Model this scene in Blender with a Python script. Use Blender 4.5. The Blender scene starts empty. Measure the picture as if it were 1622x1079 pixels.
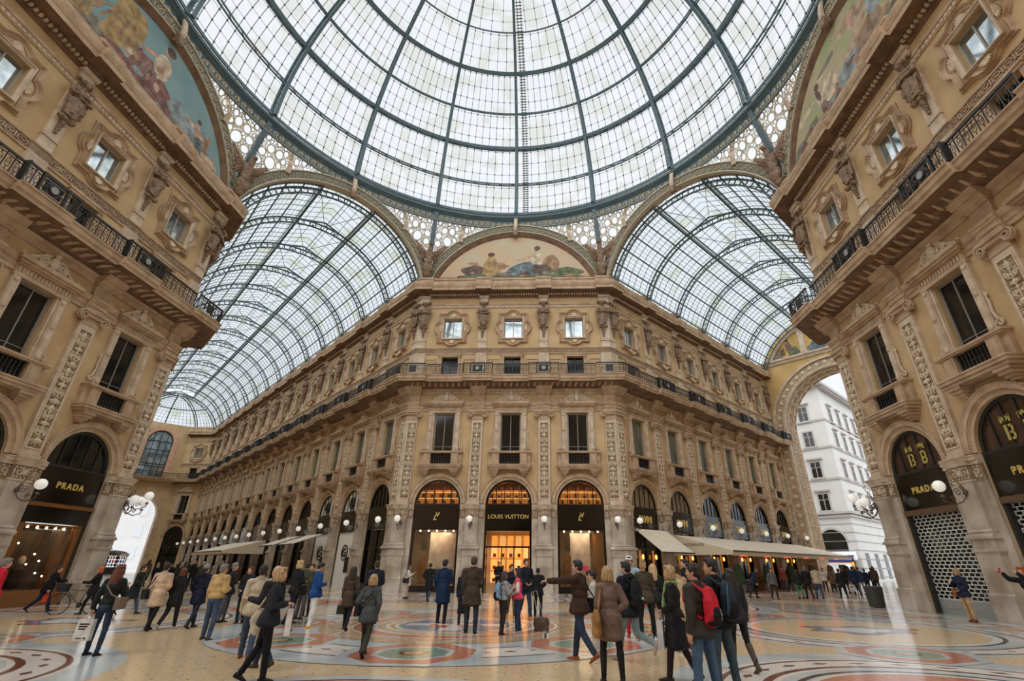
import bpy, math, random
import numpy as np
from mathutils import Vector, Matrix, noise
PI = math.pi
R2 = 2 ** .5
sc = bpy.context.scene
COL = sc.collection
rnd = random.Random(7)
# ---- measured plan of the hall (metres) -------------------------------------------------
S = .9176
A = 19.2195 * S            # distance from the centre to each corner facade
B = 5.1659 * S             # bay width on the corner facades
CB = 5.1044 * S            # bay width in the galleries
HA = 1.5 * B + .3011 * S   # half length of a corner facade
S0 = .32                   # first pilaster of a gallery wall, from the corner
NR, NL = 6, 14
HM = (A - HA) * R2 / 2     # half width of a gallery
CAM = (2.859 * S, -17.2018 * S, 1.56)

class MB:
    """collects polygons and links them as one mesh object"""
    def __init__(s):
        s.v = []; s.f = []; s.m = []; s.k = 0
    def pts(s, P):
        i = len(s.v); s.v.extend([tuple(p) for p in P]); return i
    def face(s, idx, k=None):
        s.f.append(tuple(idx)); s.m.append(s.k if k is None else k)
    def poly(s, P, k=None):
        i = s.pts(P); s.face(range(i, i + len(P)), k)
    def box(s, x0, x1, y0, y1, z0, z1, k=None):
        i = s.pts([(x0,y0,z0),(x1,y0,z0),(x1,y1,z0),(x0,y1,z0),(x0,y0,z1),(x1,y0,z1),(x1,y1,z1),(x0,y1,z1)])
        for q in ((0,1,5,4),(1,2,6,5),(2,3,7,6),(3,0,4,7),(4,5,6,7),(3,2,1,0)):
            s.face([i + j for j in q], k)
    def cbox(s, c, d, k=None, rz=0, tilt=0):
        """box by centre and size, turned about z and tilted about its own x"""
        M = Matrix.Rotation(rz, 3, 'Z') @ Matrix.Rotation(tilt, 3, 'X')
        P = []
        for z in (-1, 1):
            for x, y in ((-1,-1),(1,-1),(1,1),(-1,1)):
                P.append(Vector(c) + M @ Vector((x*d[0]/2, y*d[1]/2, z*d[2]/2)))
        i = s.pts(P)
        for q in ((0,1,5,4),(1,2,6,5),(2,3,7,6),(3,0,4,7),(4,5,6,7),(3,2,1,0)):
            s.face([i + j for j in q], k)
    def grid(s, rows, k=None, cx=False, cy=False):
        """rows of equal length lists of points"""
        n = len(rows[0]); i = s.pts([p for r in rows for p in r]); m = len(rows)
        for a in range(m if cy else m - 1):
            for b in range(n if cx else n - 1):
                a2 = (a + 1) % m; b2 = (b + 1) % n
                s.face((i + a*n + b, i + a*n + b2, i + a2*n + b2, i + a2*n + b), k)
    def prism(s, pts, y0, y1, k=None):
        """outline in (x,z), extruded from y0 (front) to y1"""
        n = len(pts)
        i = s.pts([(x, y0, z) for x, z in pts] + [(x, y1, z) for x, z in pts])
        s.face(range(i, i + n), k); s.face([i + n + j for j in range(n - 1, -1, -1)], k)
        for j in range(n):
            j2 = (j + 1) % n
            s.face((i + j2, i + j, i + n + j, i + n + j2), k)
    def band(s, inner, outer, y0, y1, k=None, closed=False, y0b=None):
        """strip between two outlines in (x,z) with thickness; y0b = depth of the inner edge's front"""
        yb = y0 if y0b is None else y0b
        rows = [[(x, y1, z) for x, z in inner], [(x, yb, z) for x, z in inner],
                [(x, y0, z) for x, z in outer], [(x, y1, z) for x, z in outer]]
        s.grid(rows, k, cx=closed, cy=True)
        if not closed:
            for e in (0, -1): s.poly([r[e] for r in rows], k)
    def arch(s, cx, cz, r0, r1, y0, y1, a0=0, a1=PI, n=24, k=None, y0b=None):
        P = lambda r: [(cx + r*math.cos(a0 + (a1-a0)*i/n), cz + r*math.sin(a0 + (a1-a0)*i/n)) for i in range(n+1)]
        s.band(P(r0), P(r1), y0, y1, k, y0b=y0b)
    def mould(s, x0, x1, prof, k=None):
        """profile of (y,z) run along x; closed on the wall side"""
        s.grid([[(x0, y, z) for y, z in prof], [(x1, y, z) for y, z in prof]], k)
        s.poly([(x0, y, z) for y, z in prof], k); s.poly([(x1, y, z) for y, z in prof][::-1], k)
    def wrap(s, path, d, z0, z1, k=None, dt=None, back=0.0):
        """block following a plan path on the wall plane (outward is the right-hand side... -y), mitred; d depth at z0, dt at z1"""
        dt = d if dt is None else dt
        off = offs(path)
        lo = [(p[0]+o[0]*d, p[1]+o[1]*d, z0) for p, o in zip(path, off)]
        hi = [(p[0]+o[0]*dt, p[1]+o[1]*dt, z1) for p, o in zip(path, off)]
        bl = [(p[0]-o[0]*back, p[1]-o[1]*back, z0) for p, o in zip(path, off)]
        bh = [(p[0]-o[0]*back, p[1]-o[1]*back, z1) for p, o in zip(path, off)]
        s.grid([bl, lo, hi, bh], k, cy=True)
        for e in (0, -1): s.poly([bl[e], lo[e], hi[e], bh[e]], k)
    def lathe(s, prof, c=(0,0,0), n=12, k=None, M=None):
        rows = []
        for r, z in prof:
            rows.append([(c[0]+r*math.cos(2*PI*j/n), c[1]+r*math.sin(2*PI*j/n), c[2]+z) for j in range(n)])
        if M is not None: rows = [[tuple(M @ Vector(p)) for p in r] for r in rows]
        s.grid(rows, k, cx=True)
        s.poly(rows[0][::-1], k); s.poly(rows[-1], k)
    def tube(s, P, r, n=6, k=None, closed=False, flat=1.0):
        P = [Vector(p) for p in P]; m = len(P)
        rows = []; up = None
        for i in range(m):
            a = P[i-1] if (i or closed) else P[0]; b = P[(i+1) % m] if (i < m-1 or closed) else P[-1]
            t = (b - a)
            t = t.normalized() if t.length > 1e-9 else Vector((0,0,1))
            if up is None:
                up = Vector((0,0,1)) if abs(t.z) < .9 else Vector((0,1,0))
            sd = t.cross(up)
            if sd.length < 1e-6: sd = t.orthogonal()
            sd.normalize(); up = sd.cross(t).normalized()
            rr = r[i] if isinstance(r, (list, tuple)) else r
            rows.append([tuple(P[i] + sd*(rr*math.cos(2*PI*j/n)) + up*(rr*flat*math.sin(2*PI*j/n))) for j in range(n)])
        s.grid(rows, k, cx=True, cy=closed)
        if not closed:
            s.poly(rows[0], k); s.poly(rows[-1][::-1], k)
    def bar(s, a, b, w, h, k=None, up=(0,0,1)):
        """rectangular bar between two points"""
        a = Vector(a); b = Vector(b); t = (b-a).normalized(); sd = t.cross(Vector(up))
        if sd.length < 1e-5: sd = t.orthogonal()
        sd.normalize(); u = sd.cross(t)
        c = [(-w/2,-h/2),(w/2,-h/2),(w/2,h/2),(-w/2,h/2)]
        i = s.pts([p + sd*x + u*y for p in (a, b) for x, y in c])
        for q in ((0,1,5,4),(1,2,6,5),(2,3,7,6),(3,0,4,7),(3,2,1,0),(4,5,6,7)):
            s.face([i + j for j in q], k)
    def ball(s, c, r, n=12, m=8, k=None):
        r = (r, r, r) if not isinstance(r, (tuple, list)) else r
        rows = []
        for a in range(1, m):
            t = PI*a/m
            rows.append([(c[0]+r[0]*math.sin(t)*math.cos(2*PI*j/n), c[1]+r[1]*math.sin(t)*math.sin(2*PI*j/n), c[2]+r[2]*math.cos(t)) for j in range(n)])
        i0 = len(s.v); s.grid(rows[::-1], k, cx=True)
        b = s.pts([(c[0],c[1],c[2]-r[2]), (c[0],c[1],c[2]+r[2])])
        L = i0 + (m-2)*n
        for j in range(n):
            s.face((b, i0 + (j+1) % n, i0 + j), k); s.face((b+1, L + j, L + (j+1) % n), k)
    def spiral(s, cx, cz, y, r, turns=1.6, a0=0, sgn=1, w=.012, n=None, k=None, seg=16, shrink=.12, nn=5):
        n = n or int(seg*turns)
        P = []; W = []
        for i in range(n+1):
            t = i/n; a = a0 + sgn*2*PI*turns*t; rr = r*(1-t) + r*shrink*t
            P.append((cx + rr*math.cos(a), y, cz + rr*math.sin(a))); W.append(w*(1-.3*t))
        s.tube(P, W, nn, k)
    def mesh(s, name, mats=(), smooth=False):
        me = bpy.data.meshes.new(name); me.from_pydata(s.v, [], s.f)
        for m in mats: me.materials.append(m)
        if s.f: me.polygons.foreach_set('material_index', s.m)
        if smooth: me.polygons.foreach_set('use_smooth', [True]*len(s.f))
        me.update(); return me
    def build(s, name, mats, parent=None, smooth=False, loc=None, rz=0):
        if not isinstance(mats, (list, tuple)): mats = [mats]
        return link(name, s.mesh(name, mats, smooth), parent, loc, rz)

def offs(path):
    """mitred outward directions (to the -y side when walking +x)"""
    n = []
    for a, b in zip(path, path[1:]):
        dx, dy = b[0]-a[0], b[1]-a[1]; L = math.hypot(dx, dy); n.append((dy/L, -dx/L))
    out = [n[0]]
    for p, q in zip(n, n[1:]):
        d = 1 + p[0]*q[0] + p[1]*q[1]; out.append(((p[0]+q[0])/d, (p[1]+q[1])/d))
    out.append(n[-1]); return out

def link(name, data, parent=None, loc=None, rz=0):
    o = bpy.data.objects.new(name, data); COL.objects.link(o)
    if parent is not None: o.parent = parent
    if loc is not None: o.location = loc
    o.rotation_euler = (0, 0, rz)
    return o
def tag(o, label=None, cat=None, group=None, kind=None):
    if label: o['label'] = label
    if cat: o['category'] = cat
    if group: o['group'] = group
    if kind: o['kind'] = kind
    return o
def thing(name, label, cat, loc=(0,0,0), rz=0, group=None):
    return tag(link(name, None, None, loc, rz), label, cat, group)
def struct(name, mb, mats, loc=None, rz=0, smooth=False, label=None):
    o = mb.build(name, mats, None, smooth, loc, rz); o['kind'] = 'structure'
    if label: o['label'] = label
    return o
def dup(root, loc, rz, label=None, group=None, skip=()):
    r = root.copy(); COL.objects.link(r); r.location = loc; r.rotation_euler = (0, 0, rz)
    if label: r['label'] = label
    if group: r['group'] = group
    for ch in list(root.children):
        if ch.name.split('.')[0] in skip: continue
        c = ch.copy(); COL.objects.link(c); c.parent = r
        for g in ch.children:
            d = g.copy(); COL.objects.link(d); d.parent = c
    return r

# ---- wall runs: local x along the wall, -y towards the viewer -----------------------------
class Run:
    def __init__(s, key, org, rz, desc): s.key = key; s.o = org; s.rz = rz; s.desc = desc
    def w(s, x, y=0, z=0):
        c, n = math.cos(s.rz), math.sin(s.rz)
        return (s.o[0] + x*c - y*n, s.o[1] + x*n + y*c, z)
RF = Run('front', (0, A), 0, 'middle corner facade')
RR = Run('right_gallery', (HA, A), PI/4, 'right gallery wall')
RL = Run('left_gallery', (-HA, A), -PI/4, 'left gallery wall')
RP = Run('right', (A, 0), -PI/2, 'right-hand corner facade')
RQ = Run('left', (-A, 0), PI/2, 'left-hand corner facade')
SKY = 1.0
SUNS = [('fill_sun_overhead', 1.75, 0, 0, 120, (.98,.985,1)), ('fill_sun_south_west', 2.65, 52, -26, 100, (.98,.985,1)), ('fill_sun_east', .3, 25, 50, 100, (.98,.985,1))]  # extra wide suns added beside the sky to brighten walls and floor
EXPO = 0
# ---- materials ----------------------------------------------------------------------------
_M = {}
def lin(c):
    return tuple(((v/255)/12.92 if v/255 <= .04045 else ((v/255+.055)/1.055)**2.4) for v in c)
def mat(name, rgb, rough=.7, metal=0, spec=.5, var=.0, vscale=3, bump=0, bscale=20, emis=None, es=1, var2=None, coat=0, detail=4, stretch=None):
    """rgb 0-255 sRGB; var = lightness variation by noise, var2 = second colour the noise mixes in"""
    if name in _M: return _M[name]
    m = bpy.data.materials.new(name); m.use_nodes = True; nt = m.node_tree; N = nt.nodes; L = nt.links
    b = N['Principled BSDF']; c = lin(rgb)
    b.inputs['Base Color'].default_value = (*c, 1); b.inputs['Roughness'].default_value = rough
    b.inputs['Metallic'].default_value = metal; b.inputs['Specular IOR Level'].default_value = spec
    if coat: b.inputs['Coat Weight'].default_value = coat; b.inputs['Coat Roughness'].default_value = .05
    if var or var2 or bump:
        tc = N.new('ShaderNodeTexCoord'); src = tc.outputs['Object']
        if stretch:
            mp = N.new('ShaderNodeMapping'); mp.inputs['Scale'].default_value = stretch
            L.new(src, mp.inputs['Vector']); src = mp.outputs['Vector']
    if var or var2:
        nz = N.new('ShaderNodeTexNoise'); nz.inputs['Scale'].default_value = vscale; nz.inputs['Detail'].default_value = detail
        L.new(src, nz.inputs['Vector'])
        rp = N.new('ShaderNodeValToRGB'); L.new(nz.outputs['Fac'], rp.inputs['Fac'])
        c2 = lin(var2) if var2 else tuple(v*(1-var) for v in c)
        rp.color_ramp.elements[0].position = .36; rp.color_ramp.elements[1].position = .64
        rp.color_ramp.elements[0].color = (*c2, 1)
        rp.color_ramp.elements[1].color = (*(c if var2 else tuple(min(1, v*(1+var*.5)) for v in c)), 1)
        L.new(rp.outputs['Color'], b.inputs['Base Color'])
    if bump:
        n2 = N.new('ShaderNodeTexNoise'); n2.inputs['Scale'].default_value = bscale; n2.inputs['Detail'].default_value = 3
        L.new(src, n2.inputs['Vector'])
        bp = N.new('ShaderNodeBump'); bp.inputs['Strength'].default_value = bump; bp.inputs['Distance'].default_value = .02
        L.new(n2.outputs['Fac'], bp.inputs['Height']); L.new(bp.outputs['Normal'], b.inputs['Normal'])
    if emis:
        b.inputs['Emission Color'].default_value = (*lin(emis), 1); b.inputs['Emission Strength'].default_value = es
    _M[name] = m; return m
def glass(name, tint=(240,245,248), gloss=.08, rough=.02, dirt=None, dscale=1.5, dpos=(.5,.62)):
    if name in _M: return _M[name]
    m = bpy.data.materials.new(name); m.use_nodes = True; nt = m.node_tree; N = nt.nodes; L = nt.links
    N.remove(N['Principled BSDF']); out = N['Material Output']
    t = N.new('ShaderNodeBsdfTransparent'); t.inputs['Color'].default_value = (*lin(tint), 1)
    g = N.new('ShaderNodeBsdfGlossy'); g.inputs['Roughness'].default_value = rough; g.inputs['Color'].default_value = (.9,.9,.9,1)
    mx = N.new('ShaderNodeMixShader')
    lw = N.new('ShaderNodeLayerWeight'); lw.inputs['Blend'].default_value = gloss*1.5
    mm = N.new('ShaderNodeMath'); mm.operation = 'MULTIPLY_ADD'; L.new(lw.outputs['Fresnel'], mm.inputs[0]); mm.inputs[1].default_value = .8; mm.inputs[2].default_value = gloss
    L.new(mm.outputs[0], mx.inputs[0]); L.new(t.outputs[0], mx.inputs[1]); L.new(g.outputs[0], mx.inputs[2]); L.new(mx.outputs[0], out.inputs['Surface'])
    if dirt:
        tc = N.new('ShaderNodeTexCoord'); nz = N.new('ShaderNodeTexNoise'); nz.inputs['Scale'].default_value = dscale; nz.inputs['Detail'].default_value = 1
        L.new(tc.outputs['Object'], nz.inputs['Vector']); rp = N.new('ShaderNodeValToRGB'); L.new(nz.outputs['Fac'], rp.inputs['Fac'])
        rp.color_ramp.elements[0].position = dpos[0]; rp.color_ramp.elements[1].position = dpos[1]
        rp.color_ramp.elements[0].color = (*lin(tint), 1); rp.color_ramp.elements[1].color = (*lin(dirt), 1)
        L.new(rp.outputs['Color'], t.inputs['Color'])
    _M[name] = m; return m
plaster = mat('ochre_plaster', (208,180,136), .85, var2=(190,160,118), vscale=.9, bump=.15, bscale=9, detail=6)
stone = mat('carved_stone', (202,176,146), .75, var2=(174,146,118), vscale=1.7, bump=.25, bscale=14, detail=7)
stone_l = mat('pale_stone', (218,200,176), .7, var2=(190,168,144), vscale=2.2, bump=.2, bscale=18, detail=7)
pier_stone = mat('pier_marble', (204,192,176), .5, var2=(156,140,122), vscale=1.1, bump=.1, bscale=7, detail=8)
relief_bg = mat('shaded_relief_ground', (158,136,110), .8, var2=(132,108,84), vscale=4, bump=.2, bscale=20)  # crevice shade painted in: ground behind the carving darkened for contrast
relief = mat('relief_stone', (222,204,178), .7, var=.12, vscale=6)
bronze = mat('dark_statue_stone', (150,124,98), .6, var2=(112,88,68), vscale=6, bump=.2, bscale=30)
soffit = mat('brown_cornice', (134,104,80), .8, var2=(108,82,62), vscale=2, bump=.3, bscale=25)  # own brown, darkened further to put shade into the undersides
iron = mat('blue_green_iron', (92,112,118), .5, var=.1, vscale=2)
iron_d = mat('dark_green_iron', (80,96,96), .5, var=.1, vscale=2)
gl_bar = mat('glazing_bar', (84,86,86), .5)
fret = mat('pierced_fretwork', (204,194,170), .6, var=.12, vscale=4)
fret_bg = mat('fretwork_ground', (112,114,100), .7)
rail_m = mat('black_wrought_iron', (38,36,34), .45, var=.2, vscale=8)
dome_glass = glass('dome_glass', (250,251,252), .02, dirt=(238,238,230), dscale=.6)
vault_glass = glass('vault_glass', (240,245,248), .01, dirt=(222,226,208), dscale=.5, dpos=(.54,.72))
pane_m = mat('window_glass', (206,214,216), .05, metal=.85, spec=.8, var2=(150,160,164), vscale=1.3)  # pale tone with darker patches imitates reflections in the colour
pane_dark = mat('dark_window_glass', (34,36,34), .08, metal=.25, spec=.7, var2=(20,22,21), vscale=1.5)
drape = mat('beige_drapes', (150,130,98), .5, spec=.6, var2=(96,82,62), vscale=2.2, stretch=(7,1,.3))
pane_green = mat('green_curtained_glass', (136,146,128), .12, metal=.4, spec=.7, var2=(84,94,84), vscale=1.2, stretch=(6,1,.4))
frame_dk = mat('dark_window_frame', (44,44,40), .5)
frame_gr = mat('grey_metal_frame', (150,148,142), .4, metal=.3)
blackp = mat('black_fascia', (14,13,12), .12, spec=.6)
gold = mat('gold_letters', (226,196,112), .35, metal=.3, emis=(226,190,104), es=.08)
shop_gl = glass('shop_glass', (236,236,230), .05)
# ---- elevations of one bay (heights in metres) ---------------------------------------------
AR, AZ = 1.53, 5.2       # shop arch radius and centre height
def bay_wall(mb, x, hb, k=0, dep=.4):
    def quad(x0, x1, z0, z1): mb.poly([(x+x0,0,z0),(x+x1,0,z0),(x+x1,0,z1),(x+x0,0,z1)], k)
    def hole(w, z0, z1, d=dep, bot=True):
        quad(-hb, -w, z0, z1); quad(w, hb, z0, z1)
        mb.poly([(x-w,0,z0),(x-w,0,z1),(x-w,d,z1),(x-w,d,z0)], k); mb.poly([(x+w,0,z1),(x+w,0,z0),(x+w,d,z0),(x+w,d,z1)], k)
        if bot:
            mb.poly([(x-w,0,z1),(x+w,0,z1),(x+w,d,z1),(x-w,d,z1)], k); mb.poly([(x+w,0,z0),(x-w,0,z0),(x-w,d,z0),(x+w,d,z0)], k)
    hole(AR, 0, AZ, .6, False)
    quad(-hb, -AR, AZ, 6.95); quad(AR, hb, AZ, 6.95)
    n = 20
    for i in range(n):
        p = [(AR*math.cos(PI*j/n), AZ + AR*math.sin(PI*j/n)) for j in (i, i+1)]
        mb.poly([(x+p[0][0],0,p[0][1]),(x+p[0][0],0,6.95),(x+p[1][0],0,6.95),(x+p[1][0],0,p[1][1])], k)
        mb.poly([(x+p[0][0],0,p[0][1]),(x+p[1][0],0,p[1][1]),(x+p[1][0],.6,p[1][1]),(x+p[0][0],.6,p[0][1])], k)
    quad(-hb, hb, 6.95, 8.6); hole(.71, 8.6, 11.35); quad(-hb, hb, 11.35, 14.0)
    hole(.62, 14.0, 15.72); quad(-hb, hb, 15.72, 17.36); hole(.705, 17.36, 19.01); quad(-hb, hb, 19.01, 22.65)
def strip(mb, x0, x1, k=0): mb.poly([(x0,0,0),(x1,0,0),(x1,0,22.65),(x0,0,22.65)], k)
def wall_run(name, run, centres, hb, x0, x1):
    mb = MB()
    for c in centres: bay_wall(mb, c, hb)
    lo, hi = min(centres)-hb, max(centres)+hb
    if lo > x0 + .01: strip(mb, x0, lo)
    if hi < x1 - .01: strip(mb, hi, x1)
    return struct(name, mb, plaster, run.w(0), run.rz)
CR = [S0 + CB*(k+.5) for k in range(NR)]
CL = [-(S0 + CB*(k+.5)) for k in range(NL)]
CF = [-B, 0, B]
SE_R = 28.9; SE_L = S0 + NL*CB; DG = 4.85
wall_run('wall_front', RF, CF, B/2, -HA, HA)
wall_run('wall_gallery_right', RR, CR, CB/2, 0, SE_R)
wall_run('wall_gallery_left', RL, CL, CB/2, -SE_L, 0)
wall_run('wall_right', RP, CF, B/2, -HA, HA)
wall_run('wall_left', RQ, CF, B/2, -HA, HA)
# diagonal bay at the far end of the left gallery
pe = RL.w(-SE_L); RD = Run('diagonal', (pe[0], pe[1]), 0, 'far diagonal bay')
wall_run('wall_far_diagonal', RD, [-DG/2], DG/2, -DG, 0)
# swept mouldings that turn the corners
def jogs(x0, x1, P, hw, dj, flip=False):
    """points (x, extra) along a straight run with forward steps at every x of P"""
    out = [(x0, 0)]
    for p in sorted(P):
        a, b = max(x0, p-hw), min(x1, p+hw)
        if a <= x0 + 1e-6: out[-1] = (x0, dj)
        else: out += [(a, 0), (a, dj)]
        if b >= x1 - 1e-6: out.append((x1, dj)); return out
        out += [(b, dj), (b, 0)]
    out.append((x1, 0)); return out
PILF = [-1.5*B, -.5*B, .5*B, 1.5*B]
PILR = [S0 + CB*k for k in range(0, NR+1)]
PILL = [-(S0 + CB*k) for k in range(0, NL+1)]
T8 = math.tan(PI/8)
def block_path(hw, dj, which):
    pts = []
    if which == 'front':
        segs = [(RD, -DG, 0, [-DG]), (RL, -SE_L, 0, PILL), (RF, -HA, HA, PILF), (RR, 0, SE_R, PILR)]
    elif which == 'right':
        segs = [(RP, -HA, HA, PILF)]
    else:
        segs = [(RQ, -HA, HA, PILF)]
    for si, (r, x0, x1, P) in enumerate(segs):
        J = jogs(x0, x1, P, hw, dj)
        n = (r.w(0, -1)[0]-r.w(0)[0], r.w(0, -1)[1]-r.w(0)[1])
        for j, (x, e) in enumerate(J):
            p = r.w(x); o = n
            if j == 0 and si > 0: continue
            if j == len(J)-1 and si < len(segs)-1:
                r2 = segs[si+1][0]; n2 = (r2.w(0, -1)[0]-r2.w(0)[0], r2.w(0, -1)[1]-r2.w(0)[1])
                d = 1 + n[0]*n2[0] + n[1]*n2[1]; o = ((n[0]+n2[0])/d, (n[1]+n2[1])/d)
            pts.append((p, o, e))
    if which == 'right':   # far corner: return along the hidden gallery side
        d = 1 + .5*R2; n = (-1, 0); n2 = (-1/R2, 1/R2); o = ((n[0]+n2[0])/d, (n[1]+n2[1])/d)
        pts[0] = (pts[0][0], o, dj); c = pts[0][0]
        pts.insert(0, ((c[0]+3/R2, c[1]+3/R2, 0), n2, dj))
    if which == 'left':
        d = 1 + .5*R2; n = (1, 0); n2 = (1/R2, 1/R2); o = ((n[0]+n2[0])/d, (n[1]+n2[1])/d)
        pts[-1] = (pts[-1][0], o, dj); c = pts[-1][0]
        pts.append(((c[0]-3/R2, c[1]+3/R2, 0), n2, dj))
    return pts
def sweep(mb, path, prof, k=None, ks=None):
    rows = [[(p[0]+o[0]*(d+(e if d > .02 else 0)), p[1]+o[1]*(d+(e if d > .02 else 0)), z) for p, o, e in path] for d, z in prof]
    for i in range(len(rows)-1):
        mb.grid([rows[i], rows[i+1]], (ks[i] if ks else k))
TRIM = 0
BLK = ('front', 'left', 'right')
for w in BLK:
    # balcony slab: soffit, lip, top
    mb = MB()
    pb = block_path(1.05, .22, w); pc = block_path(.6, .16, w); p0 = block_path(.5, .1, w)
    sweep(mb, p0, [(0,12.75),(.06,12.75),(.1,12.95),(.2,13.0),(.26,13.12),(0,13.12)], 0)
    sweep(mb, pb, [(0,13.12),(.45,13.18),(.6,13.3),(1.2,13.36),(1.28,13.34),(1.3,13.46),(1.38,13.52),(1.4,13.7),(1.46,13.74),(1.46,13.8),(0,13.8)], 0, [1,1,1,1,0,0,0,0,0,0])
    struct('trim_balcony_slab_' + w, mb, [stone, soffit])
    # string course between the windows, level with the capitals
    mb = MB()
    sweep(mb, p0, [(0,11.5),(.08,11.5),(.08,11.66),(.12,11.68),(.12,11.84),(.2,11.9),(.26,12.06),(.28,12.1),(0,12.14)], 0)
    # impost-height course is part of the piers; frieze under the upper windows and upper dentil band
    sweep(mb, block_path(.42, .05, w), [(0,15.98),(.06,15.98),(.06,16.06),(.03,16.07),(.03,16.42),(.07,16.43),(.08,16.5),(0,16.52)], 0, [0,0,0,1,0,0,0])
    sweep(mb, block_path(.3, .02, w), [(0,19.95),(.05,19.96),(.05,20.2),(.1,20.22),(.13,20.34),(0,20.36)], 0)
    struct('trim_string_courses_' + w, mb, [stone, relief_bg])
    # main cornice
    mb = MB(); pk = block_path(.62, .2, w)
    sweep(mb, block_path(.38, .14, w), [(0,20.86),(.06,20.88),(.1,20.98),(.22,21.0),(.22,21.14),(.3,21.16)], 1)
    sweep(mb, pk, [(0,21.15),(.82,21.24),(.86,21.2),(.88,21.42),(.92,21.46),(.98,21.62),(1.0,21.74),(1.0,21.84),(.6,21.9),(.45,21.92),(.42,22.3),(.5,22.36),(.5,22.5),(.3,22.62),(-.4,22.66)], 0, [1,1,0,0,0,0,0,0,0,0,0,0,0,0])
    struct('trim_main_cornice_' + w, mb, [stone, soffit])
# dentils: one mesh per wall face
def dentils(run, x0, x1, name):
    mb = MB(); n = int((x1-x0)/.2)
    for i in range(n):
        x = x0 + (i+.5)*(x1-x0)/n
        mb.box(x-.055, x+.055, -.34, -.2, 21.0, 21.13)
        mb.box(x-.06, x+.06, -.085, -.04, 20.02, 20.16)
    struct(name, mb, stone_l, run.w(0), run.rz)
dentils(RF, -HA, HA, 'trim_dentils_front'); dentils(RP, -HA, HA, 'trim_dentils_right'); dentils(RQ, -HA, HA, 'trim_dentils_left')
dentils(RR, 0, SE_R, 'trim_dentils_gallery_right'); dentils(RL, -SE_L, 0, 'trim_dentils_gallery_left')
# greek key frieze and soffit coffers of the near side facades and the front
def keyband(run, x0, x1, name, coff=True):
    mb = MB(); st = .46; n = int((x1-x0)/st)
    for i in range(n):
        x = x0 + i*st; z = 16.1; h = .28; t = .035; y0, y1 = -.055, -.02
        for (a, b, c, d) in ((0,.4,0,t),(0,t,0,h),(0,.32,h-t,h),(.32-t,.32,.09,h),(.12,.32,.09,.09+t),(.12,.12+t,.09,.2),(.4-t,.4,0,h)):
            mb.box(x+a, x+b, y0, y1, z+c, z+d)
    if coff:
        n = int((x1-x0)/.42)
        for i in range(n):
            x = x0 + (i+.5)*(x1-x0)/n
            mb.tube([(x, -.5, 13.2), (x, -.75, 13.27), (x+.1, -1.1, 13.33)], [.05,.09,.04], 5)
            mb.spiral(x+.02, 13.26, -.62, .09, 1.2, w=.02, seg=8, nn=4)
    struct(name, mb, stone, run.w(0), run.rz)
keyband(RF, -HA, HA, 'trim_key_frieze_front'); keyband(RP, -HA, HA, 'trim_key_frieze_right'); keyband(RQ, -HA, HA, 'trim_key_frieze_left')
# ---- prototypes (built once, copied to every bay) -------------------------------------------
def scroll_panel(mb, cx, z0, z1, w, y, k=0, seed=1):
    """carved candelabra relief: a stem with paired volutes, leaves, urns and shields"""
    r = random.Random(seed)
    mb.tube([(cx, y, z0), (cx, y, z1)], .03, 5, k)
    z = z0 + .08; i = 0; hw = w/2
    def leaf(x0, z0_, dx, dz, wd): mb.tube([(x0, y, z0_), (x0+dx*.5, y-.035, z0_+dz*.5), (x0+dx, y-.005, z0_+dz)], [wd*.3, wd, wd*.25], 5, k, flat=.6)
    while z < z1 - .26:
        t = i % 5
        if t == 0:      # urn or shield
            mb.lathe([(.03,0),(.1,.03),(.15,.12),(.1,.2),(.06,.23),(.14,.28),(.03,.3)], (cx, y, z), 9, k)
            for s in (-1, 1):
                mb.spiral(cx+s*hw*.62, z+.13, y, hw*.3, 1.3, PI if s > 0 else 0, s, .028, k=k, seg=8)
                leaf(cx+s*hw*.3, z+.02, s*hw*.55, -.05, .035); leaf(cx+s*hw*.35, z+.25, s*hw*.5, .06, .035)
            z += .33
        elif t in (1, 3):
            for s in (-1, 1):
                mb.spiral(cx+s*hw*.5, z+.16, y, hw*.44, 1.5, -PI/2 if t == 1 else PI/2, s if t == 1 else -s, .034, k=k, seg=9)
                mb.ball((cx+s*hw*.5, y, z+.16), (.045,.04,.045), 6, 4, k)
                leaf(cx, z, s*hw*.85, .03, .04); leaf(cx+s*.04, z+.28, s*hw*.7, .05, .035); leaf(cx+s*hw*.8, z+.2, s*hw*.1, .14, .03)
            mb.ball((cx, y, z+.3), (.07,.05,.06), 7, 5, k); z += .34
        elif t == 2:
            for s in (-1, 1):
                for q in range(4): a = .25 + q*.42; leaf(cx, z+.03*q, s*hw*.88*math.sin(a), .24*math.cos(a)+.02, .045)
            mb.ball((cx, y, z+.12), (.07,.055,.11), 8, 6, k); z += .3
        else:
            mb.ball((cx, y, z+.13), (.12,.06,.13), 8, 6, k); mb.ball((cx, y-.03, z+.13), (.06,.05,.07), 6, 4, k)
            for s in (-1, 1):
                leaf(cx+s*.1, z+.02, s*hw*.6, .04, .04); leaf(cx+s*.1, z+.22, s*hw*.6, -.04, .04)
                for q in range(3): mb.ball((cx+s*hw*(.5+.18*q), y, z+.13), (.035,.03,.04), 5, 4, k)
            z += .3
        i += 1
STRAIGHT = lambda hw: [(-hw, 0), (hw, 0)]
def corner_path(h, left=False):
    """plan of a bent pilaster; right-hand corner of a facade unless left"""
    p = [(-h, 0), (0, 0), (h/R2, h/R2)]
    return [(-x, y) for x, y in p][::-1] if left else p
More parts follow.
